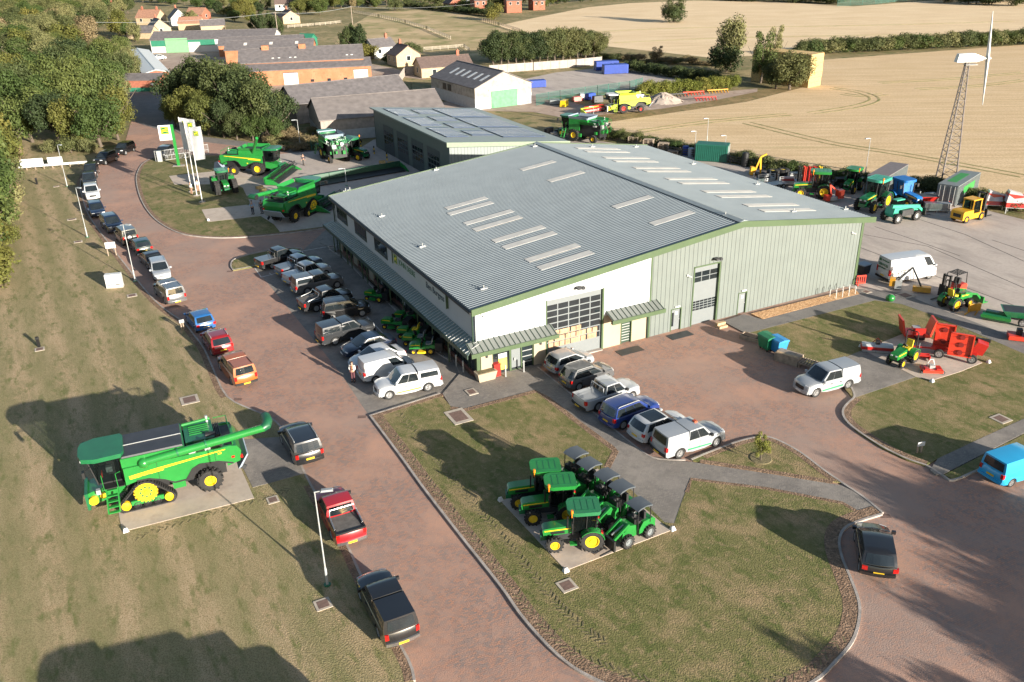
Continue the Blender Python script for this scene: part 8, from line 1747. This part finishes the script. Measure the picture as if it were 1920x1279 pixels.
for k, (px, m, lb) in enumerate((((1040, 196), m_pale, 'pile of pale sheets'), ((1058, 200), m_yellow, 'yellow loader bucket lying on the ground'), ((1082, 190), m_orange, 'orange tank'), ((1107, 187), m_cblue, 'blue tank'), ((1120, 192), m_dkmetal, 'dark implement frame'), ((1145, 186), m_dkmetal, 'black cultivator'), ((1092, 186), m_whitep, 'white tank'))):
    t = thing('farm_item', lb + ' by the green palisade fence', 'farm item', place(px), random.uniform(0, 3)); bx(t, 'body', m, -1.1, 1.1, -.6, .6, .15, .9 + random.random() * .6, tx=.12, ty=.1, bev=.05); bx(t, 'skid', m_dkmetal, -1.0, 1.0, -.5, .5, 0, .15)
V('parked_car', 'white saloon parked in the far yard by the green fronted shed', 'car', 'saloon', 'white', (284, 113), (305, 111), None if 0 else 'R', None)
# ================================================================== TREES
def leaf_mat(name, c0, c1, c2):
    m = bpy.data.materials.new(name); m.use_nodes = True; n = m.node_tree.nodes; l = m.node_tree.links; b = n['Principled BSDF']; b.inputs['Roughness'].default_value = .65; b.inputs['Specular IOR Level'].default_value = .25
    tc = n.new('ShaderNodeTexCoord'); no = n.new('ShaderNodeTexNoise'); no.inputs['Scale'].default_value = .55; no.inputs['Detail'].default_value = 5; no.inputs['Roughness'].default_value = .7; l.new(tc.outputs['Object'], no.inputs[0])
    oi = n.new('ShaderNodeObjectInfo'); ad = n.new('ShaderNodeMath'); ad.operation = 'MULTIPLY_ADD'; ad.inputs[1].default_value = .36; l.new(oi.outputs['Random'], ad.inputs[0]); l.new(no.outputs[0], ad.inputs[2])
    r = n.new('ShaderNodeValToRGB'); e = r.color_ramp.elements; e[0].position = .42; e[0].color = c0 + (1,); e[1].position = .92; e[1].color = c2 + (1,); x = e.new(.66); x.color = c1 + (1,); l.new(ad.outputs[0], r.inputs[0]); l.new(r.outputs[0], b.inputs['Base Color'])
    tr = n.new('ShaderNodeBsdfTranslucent'); l.new(r.outputs[0], tr.inputs[0]); mx = n.new('ShaderNodeMixShader'); mx.inputs[0].default_value = .22; l.new(b.outputs[0], mx.inputs[1]); l.new(tr.outputs[0], mx.inputs[2]); l.new(mx.outputs[0], n['Material Output'].inputs[0])
    return m
LF = dict(green=leaf_mat('leaves green', (.040, .070, .018), (.070, .100, .026), (.115, .132, .036)), dark=leaf_mat('leaves dark', (.030, .048, .018), (.052, .072, .025), (.082, .095, .03)), yellow=leaf_mat('leaves turning', (.072, .088, .022), (.115, .120, .028), (.165, .145, .035)), olive=leaf_mat('leaves olive', (.10, .112, .045), (.16, .162, .065), (.215, .20, .085)), brown=leaf_mat('scrub brown', (.16, .125, .065), (.23, .175, .095), (.22, .185, .085)), hedge=leaf_mat('leaves hedge', (.055, .072, .026), (.095, .108, .038), (.135, .13, .048)), young=leaf_mat('young hedge leaves', (.10, .12, .02), (.15, .165, .03), (.20, .18, .04)))
m_bark = mat('bark', (.13, .10, .075), .9, var=.3, scale=5, bump=.4)
def crown(seed, shape, nl, per, leaf, lump=(.34, .5)):
    """leaf clumps through a crown about 2 wide and 1 high per unit; shape = (rx, ry, rz, zc)"""
    rnd = random.Random(seed); mb = MB(); rx, ry, rz, zc = shape
    for k in range(nl):
        while True:
            u = Vector((rnd.uniform(-1, 1), rnd.uniform(-1, 1), rnd.uniform(-1, 1)))
            if .25 < u.length < 1: break
        lr = rnd.uniform(*lump); c = Vector((u.x * (rx - lr * .5), u.y * (ry - lr * .5), zc + u.z * (rz - lr * .4)))
        for i in range(per):
            d = Vector((rnd.gauss(0, 1), rnd.gauss(0, 1), rnd.gauss(0, 1))).normalized(); q = c + d * lr * rnd.uniform(.55, 1.12)
            if d.z < -.55 and rnd.random() < .5: continue
            n = (d + Vector((rnd.gauss(0, .55), rnd.gauss(0, .55), rnd.gauss(.25, .5)))).normalized(); a = n.orthogonal().normalized(); b = n.cross(a); t_ = rnd.uniform(0, 6.28); a, b = a * math.cos(t_) + b * math.sin(t_), b * math.cos(t_) - a * math.sin(t_); s = leaf * rnd.uniform(.6, 1.25)
            mb.bm.faces.new([mb.v(q + a * s), mb.v(q + b * s * .75 + n * s * .15), mb.v(q - a * s), mb.v(q - b * s * .75 + n * s * .1)])
    me = bpy.data.meshes.new('crown'); mb.bm.to_mesh(me); mb.bm.free(); return me
def trunkmesh(seed, h, r):
    rnd = random.Random(seed); mb = MB(); mb.tube([(0, 0, 0), (.01, .02, h * .5), (.03, 0, h), (.02, .03, h * 1.5)], [r, r * .8, r * .65, r * .3], 8)
    for k in range(6):
        a = 2 * PI * k / 6 + rnd.uniform(-.3, .3); z = h * rnd.uniform(.75, 1.15); L = rnd.uniform(.35, .6); mb.tube([(.01, 0, z), (math.cos(a) * L * .5, math.sin(a) * L * .5, z + .16), (math.cos(a) * L, math.sin(a) * L, z + .42)], [r * .45, r * .3, r * .1], 6)
    me = bpy.data.meshes.new('trunk'); mb.bm.normal_update(); mb.bm.to_mesh(me); mb.bm.free(); me.materials.append(m_bark); return me
SH = dict(broad=[crown(10 + i, (.5, .5, .42, .58), 34, 300, .020, (.12, .21)) for i in range(5)], tall=[crown(20 + i, (.36, .36, .46, .55), 26, 260, .021, (.11, .19)) for i in range(2)], bush=[crown(30 + i, (.62, .62, .46, .48), 20, 170, .034, (.16, .30)) for i in range(4)], open=[crown(40, (.42, .42, .46, .56), 22, 170, .021, (.09, .16))], coni=[crown(50, (.40, .40, .48, .50), 36, 240, .021, (.09, .16))])
TRK = dict(broad=trunkmesh(1, .30, .035), tall=trunkmesh(2, .30, .028), bush=trunkmesh(3, .14, .03), open=trunkmesh(4, .34, .03), coni=trunkmesh(5, .2, .035))
LCACHE = {}; trng = random.Random(99)
def tree(label, px, h, w_=None, kind='broad', leaf='green', group=None, name='tree', cat='tree', world=None, z=0.):
    p = Vector(world) if world is not None else G(*px); i = trng.randrange(len(SH[kind])); key = (kind, i, leaf)
    if key not in LCACHE:
        me = SH[kind][i].copy(); me.materials.append(LF[leaf]); LCACHE[key] = me
    t = thing(name, label, cat, (p.x, p.y, z), trng.uniform(0, 6.28), group); c = bpy.data.objects.new('crown' if name == 'tree' else 'foliage', LCACHE[key]); COL.objects.link(c); c.parent = t
    k = bpy.data.objects.new('trunk' if name == 'tree' else 'stem', TRK[kind]); COL.objects.link(k); k.parent = t
    wf = (w_ or h) / h; t.scale = (h * wf, h * wf, h); return t
GWD = 'trees of the dense woodland left of the drive'
WL = {'yellow': 'yellowing broad tree of the dense woodland left of the drive', 'green': 'mid green broad tree of the dense woodland left of the drive', 'dark': 'dark green broad tree of the dense woodland left of the drive', 'olive': 'dull olive tree of the dense woodland left of the drive'}
for (x, y, h, w_, lf) in ((62, 268, 9.5, 9, 'green'), (112, 272, 9, 8.5, 'dark'), (150, 276, 8.5, 8, 'yellow'), (190, 276, 9.5, 9, 'green'), (222, 262, 9, 7.5, 'yellow'), (100, 246, 10.5, 9, 'green'), (150, 240, 11, 10, 'green'), (200, 236, 11, 9, 'green'), (228, 226, 9, 7, 'olive'), (30, 246, 11, 10, 'green'), (-15, 245, 11, 10, 'green'), (55, 216, 11, 10, 'dark'), (105, 210, 11, 10, 'green'), (155, 206, 11, 10, 'green'), (205, 200, 10.5, 9, 'green'), (5, 212, 11, 10, 'green'), (-30, 215, 11, 10, 'green'), (30, 185, 10, 10, 'yellow'), (80, 180, 10, 10, 'green'), (130, 176, 11, 10, 'dark'), (175, 172, 10, 9, 'green'), (220, 170, 9.5, 9, 'dark'), (245, 160, 8.5, 7, 'olive'), (-10, 182, 10, 10, 'olive'), (130, 148, 10, 10, 'dark'), (165, 146, 10, 10, 'dark'), (205, 144, 9.5, 9, 'green'), (240, 138, 8, 7, 'olive'), (200, 124, 8, 7, 'yellow'), (105, 150, 9, 9, 'olive'), (230, 122, 8, 7, 'green')):
    tree(WL[lf], (x, y), h, w_, 'broad', lf, GWD)
GSC = 'shrubs along the left edge of the left lawn'
SL = {'yellow': 'yellowing shrub in the thicket along the left edge of the left lawn', 'green': 'green shrub in the thicket along the left edge of the left lawn', 'olive': 'olive shrub in the thicket along the left edge of the left lawn', 'brown': 'dry brown shrub in the thicket along the left edge of the left lawn'}
for (x, y, h, w_, lf) in ((22, 295, 7, 7, 'yellow'), (30, 318, 4, 4.5, 'brown'), (8, 332, 7.5, 7, 'yellow'), (24, 352, 4.5, 5, 'olive'), (2, 372, 7, 7, 'green'), (22, 392, 4, 4.5, 'olive'), (-4, 412, 7, 7, 'green'), (18, 432, 4, 4, 'olive'), (-12, 455, 7, 7, 'green'), (14, 470, 3, 4, 'yellow'), (-15, 500, 6, 6, 'yellow'), (4, 505, 2.6, 3.5, 'yellow'), (-20, 545, 5, 6, 'yellow'), (-3, 540, 2, 3, 'yellow'), (-22, 300, 10, 9, 'yellow'), (-30, 350, 10, 9, 'green'), (-40, 420, 9, 9, 'green'), (-50, 490, 8, 8, 'green'), (30, 375, 2.4, 3, 'brown'), (20, 450, 2, 3, 'yellow'), (135, 288, 3, 3.5, 'hedge'), (168, 288, 2.6, 3, 'olive'), (100, 287, 2, 3, 'olive')):
    tree(SL.get(lf, 'small dark hedge shrub at the foot of the dense woodland'), (x - (13 if x < 60 else 0), y), h, w_, 'bush', lf, GSC if lf in SL else 'shrubs at the foot of the woodland', name='shrub', cat='shrub', z=.1)
GHL = 'scrub trees on the far slope at the top left'
HL = {'olive': 'pale olive scrub tree on the far slope at the top left', 'yellow': 'golden scrub tree on the far slope at the top left', 'brown': 'dry brown scrub bush on the far slope at the top left', 'green': 'green scrub tree on the far slope at the top left', 'hedge': 'dull green scrub tree on the far slope at the top left'}
hr = random.Random(4)
for j, y in enumerate((128, 112, 98, 85, 74, 64, 55, 46, 38, 31, 24, 17, 11, 5, 0, -5)):
    xm = 110 if y > 100 else (150 + (100 - y) * .7)
    x = -40 + hr.uniform(0, 15)
    while x < min(xm, 205):
        lf = hr.choices(['olive', 'yellow', 'brown', 'green', 'hedge'], [6, 1.2, 1.4, 3.5, 3])[0]
        tree(HL[lf], (x, y + hr.uniform(-3, 3)), hr.uniform(5, 9), hr.uniform(7.5, 11), 'bush' if lf in ('brown', 'yellow') else 'broad', lf, GHL); x += hr.uniform(17, 29)
GMC = 'trees of the dark clump between the lane and the grey barns'
ML = {'dark': 'dark green tree of the clump between the lane and the grey barns', 'green': 'mid green tree of the clump between the lane and the grey barns', 'yellow': 'yellowing tree at the lane side of the clump by the grey barns'}
for (x, y, h, w_, lf) in ((335, 222, 9, 8, 'dark'), (372, 216, 11, 9, 'dark'), (402, 228, 12, 9.5, 'dark'), (436, 240, 12.2, 9.5, 'dark'), (470, 250, 11.5, 9.5, 'dark'), (500, 256, 10, 9, 'dark'), (525, 258, 8, 7.5, 'dark'), (358, 246, 8, 7, 'yellow'), (392, 254, 8, 7, 'yellow'), (330, 238, 6, 5, 'green'), (420, 258, 6.5, 6, 'dark'), (475, 264, 5, 5, 'green'), (445, 262, 5, 5, 'dark'), (355, 208, 9, 8, 'dark'), (400, 200, 9, 9, 'dark'), (435, 205, 9.5, 9, 'dark'), (508, 267, 4.5, 4.5, 'green')):
    tree(ML[lf], (x, y), h, w_, 'broad', lf, GMC)
GCO = 'dark conifers in the village'
for (x, y, h, w_) in ((492, 70, 8.5, 6), (510, 68, 8.5, 6), (480, 66, 7.5, 6), (524, 70, 7, 5)): tree('dark conifer standing beside the wooden power pole', (x, y), h, w_, 'coni', 'dark', GCO)
GC2 = 'dark conifers behind the brick workshop'
for (x, y, h, w_) in ((652, 107, 8.5, 6.5), (676, 107, 9.2, 7), (665, 104, 9, 6)): tree('dark conifer between the slate workshop and the whitewashed cottage', (x, y), h, w_, 'coni', 'dark', GC2)
tree('yellow green bush at the foot of the dark conifers behind the brick workshop', (688, 112), 4.5, 6, 'bush', 'yellow'); tree('brownish bush next to the yellow green one behind the brick workshop', (664, 114), 3.6, 4, 'bush', 'brown')
tree('small golden conifer in front of the brown roofed bungalow', (805, 135), 4, 2.4, 'coni', 'yellow'); tree('round green bush before the whitewashed cottage', (727, 118), 3, 3, 'bush', 'green'); tree('leafy bush beside the yellowish house', (775, 104), 4, 6, 'bush', 'hedge')
GBH = 'tall trees of the thick belt behind the panel fence'
for k in range(14): x = 925 + k * 14.4; tree('tree of the thick green belt behind the grey panel fence', (x, 122 - k * .9), trng.uniform(7, 8.6), trng.uniform(7, 8.5), 'broad', 'dark' if k < 7 else 'hedge', GBH); tree('tree of the thick green belt behind the grey panel fence', (x + 6, 114 - k * .9), trng.uniform(6.5, 8), 8, 'broad', 'hedge' if k > 4 else 'dark', GBH)
tree('tall pale leaved tree left of the straw stack', (1368, 132), 13, 9.5, 'tall', 'olive'); tree('dark tree with pale trunk in front of the straw stack', (1426, 156), 11.5, 8.5, 'open', 'green'); tree('bushy tree at the right end of the straw stack', (1480, 168), 8, 9.5, 'broad', 'hedge'); tree('leafy tree behind the pale trunked one by the straw stack', (1448, 146), 12, 6.5, 'open', 'olive'); tree('low bushy tree between the two trees of the straw stack', (1455, 166), 6, 7, 'broad', 'hedge'); tree('low branches of dark foliage left of the straw stack', (1362, 135), 7, 8, 'bush', 'dark')
tree('lone dark oak standing in the far stubble field', (1262, 41), 10.5, 11, 'open', 'dark'); tree('lower dark half of the lone oak clump in the far field', (1264, 42), 6, 8.5, 'bush', 'dark')
GFH = 'bushes of the long hedge between the two stubble fields'
for k in range(46): x = 1500 + k * 10.2; tree('bush of the long clipped hedge between the two stubble fields', (x, 104 - k * .48 - (2 if k > 2 else -2)), trng.uniform(3.4, 4.6), trng.uniform(5, 6.2), 'bush', trng.choice(['hedge', 'hedge', 'olive', 'green']), GFH, name='hedge_bush', cat='hedge bush')
GYH = 'bushes of the young hedge by the lime combine'
for k in range(15): tree('light green bush of the young hedge behind the lime combine', (1206 + k * 12, 180 - k * .95), trng.uniform(2.4, 3.2), 3.4, 'bush', 'young', GYH, name='hedge_bush', cat='hedge bush')
GDH = 'bushes of the dark hedge beyond the blue containers'
for k in range(15): tree('bush of the dark hedge right of the blue containers', (1182 + k * 11, 134 + k * 1.5), trng.uniform(2.2, 3), 3.6, 'bush', 'dark', GDH, name='hedge_bush', cat='hedge bush')
GRS = 'dry bushes along the near edge of the far stubble field'
for k in range(18): tree('dry brownish bush along the near edge of the far stubble field', (1128 + k * 14, 112 + k * .6 + trng.uniform(-3, 3)), trng.uniform(1, 2.2), 3.6, 'bush', trng.choice(['brown', 'hedge', 'brown']), GRS, name='shrub', cat='shrub')
tree('bare reddish bush by the far stubble field', (1232, 118), 4.4, 5.5, 'open', 'brown', name='shrub', cat='shrub')
GRH = 'bushes of the scruffy hedge behind the rear yard'
yh = [(1062, 250), (1100, 254), (1180, 266), (1290, 288), (1400, 310), (1480, 326), (1560, 338), (1640, 347), (1730, 358), (1800, 372), (1920, 402)]; yp = smoothpts([G(*q) for q in yh], 6)
for i, q in enumerate(yp):
    if i % 1 == 0: tree('scruffy bush of the low hedge behind the rear yard', None, trng.uniform(1.1, 2.1), trng.uniform(2.2, 3.2), 'bush', trng.choice(['dark', 'hedge', 'green', 'hedge']), GRH, name='hedge_bush', cat='hedge bush', world=q + Vector((trng.uniform(-.6, .6), trng.uniform(-.6, .6) + 1.0, 0)))
GBK = 'dry grass clumps of the bank by the grey barns'
for k in range(26): tree('tuft of tall dry grass on the bank before the grey barn', (505 + trng.uniform(0, 95), 262 + trng.uniform(-8, 20)), trng.uniform(.9, 1.9), trng.uniform(2.2, 3.4), 'bush', 'brown' if k % 3 else 'olive', GBK, name='shrub', cat='shrub')
GVT = 'garden trees among the village houses'
vt = random.Random(12); VL = {'green': 'mid green garden tree among the village houses', 'olive': 'pale olive garden tree among the village houses', 'dark': 'dark garden tree among the village houses', 'hedge': 'dull green garden tree among the village houses', 'yellow': 'yellowing garden tree among the village houses'}
for (x, y) in ((215, 36), (228, 30), (240, 26), (222, 46), (206, 30), (195, 40), (212, 14), (232, 12), (250, 8), (268, 5), (285, 3), (300, 6), (315, 5), (330, 3), (345, 8), (325, 12), (372, 16), (385, 12), (398, 20), (410, 26), (420, 16), (432, 30), (444, 20), (456, 34), (440, 40), (468, 44), (470, 24), (486, 26), (500, 18), (462, 10), (480, 6), (400, 4), (415, 2), (440, 0), (560, 20), (575, 26), (590, 20), (560, 30), (600, 28), (575, 12), (612, 12), (625, 16), (640, 14), (655, 12), (672, 14), (690, 12), (705, 14), (725, 12), (740, 20), (745, 10), (600, 4), (660, 2), (700, 0), (760, 6), (775, 8), (790, 4), (805, 8), (350, 48), (362, 50), (225, 66), (240, 72), (255, 78), (820, 14), (870, 20), (920, 26), (925, 16), (940, 20), (972, 18), (1012, 18), (1030, 12), (1045, 8), (1060, 6), (1090, 4), (1110, 2), (1140, 0)):
    lf = vt.choices(['green', 'olive', 'dark', 'hedge', 'yellow'], [4, 3, 2.5, 3, 1.5])[0]; tree(VL[lf], (x, y), vt.uniform(4.5, 8.5), vt.uniform(6, 9.5), vt.choice(['broad', 'broad', 'bush', 'coni']) if lf != 'dark' else 'coni', lf, GVT)
GPH = 'bushes of the garden hedge beyond the paddock'
for k in range(18): tree('bush of the garden hedge between the paddock and the brick houses', (765 + k * 9.5, 13 + k * 1.1), trng.uniform(2.5, 3.6), 5, 'bush', trng.choice(['dark', 'hedge']), GPH, name='hedge_bush', cat='hedge bush')
tree('round yellowing tree at the corner of the paddock and the far field', (928, 38), 6.5, 7, 'bush', 'yellow'); tree('tall brown leaved tree behind the paddock pole', (663, 20), 9, 5, 'tall', 'brown')
GFF = 'far trees along the top edge of the far stubble field'
for k in range(12): tree('far dark tree along the top edge of the far stubble field', (1740 + k * 15, 2 + vt.uniform(-4, 4) + k * .5), 5.5, 9, 'bush', 'dark', GFF)
for k in range(14): tree('far dark tree along the top edge of the far stubble field', (1310 + k * 20, -2 + vt.uniform(-3, 2) + k * .6), 4, 9, 'bush', 'hedge', GFF)
tree('small sapling with a bare soil ring in the triangular lawn', (1426, 866), 2.2, 1.5, 'open', 'young', z=.1)
p = G(1426, 862); o = MB().cyl((0, 0, .0), (0, 0, .04), .75, .7, n=14).build('soil_ring', m_soil, None); o.location = (p.x, p.y, .1); tag(o, 'bare soil ring round the sapling in the triangular lawn', 'soil ring')
# trees standing beyond the right bottom corner: only their long shadows reach the picture
GOF = 'trees beyond the bottom right corner whose shadows cross the drive'
for (x, y, h, w_, k) in ((1618, 897, 8, 5, 'broad'), (1660, 920, 8, 6, 'broad'), (1700, 915, 9, 6, 'broad'), (1730, 945, 9, 7, 'broad'), (1745, 903, 8, 5, 'broad'), (1800, 925, 8, 6, 'broad'), (1850, 935, 9, 7, 'broad'), (1755, 1128, 7, 5, 'broad'), (1790, 1150, 7, 6, 'broad'), (1850, 1165, 8, 7, 'broad'), (1880, 1100, 9, 8, 'broad'), (1920, 1130, 9, 8, 'broad'), (1462, 1195, 6, 3.4, 'tall'), (1490, 1215, 6, 4, 'broad'), (1930, 1230, 7, 7, 'broad'), (1680, 1240, 5, 3.6, 'broad'), (1840, 1060, 8, 7, 'broad')):
    tip = G(x, y); tree('tree beyond the bottom right corner with its shadow across the drive', None, h, w_, k, 'green', GOF, world=tip + SD * (h * .97 / math.tan(SEL)))
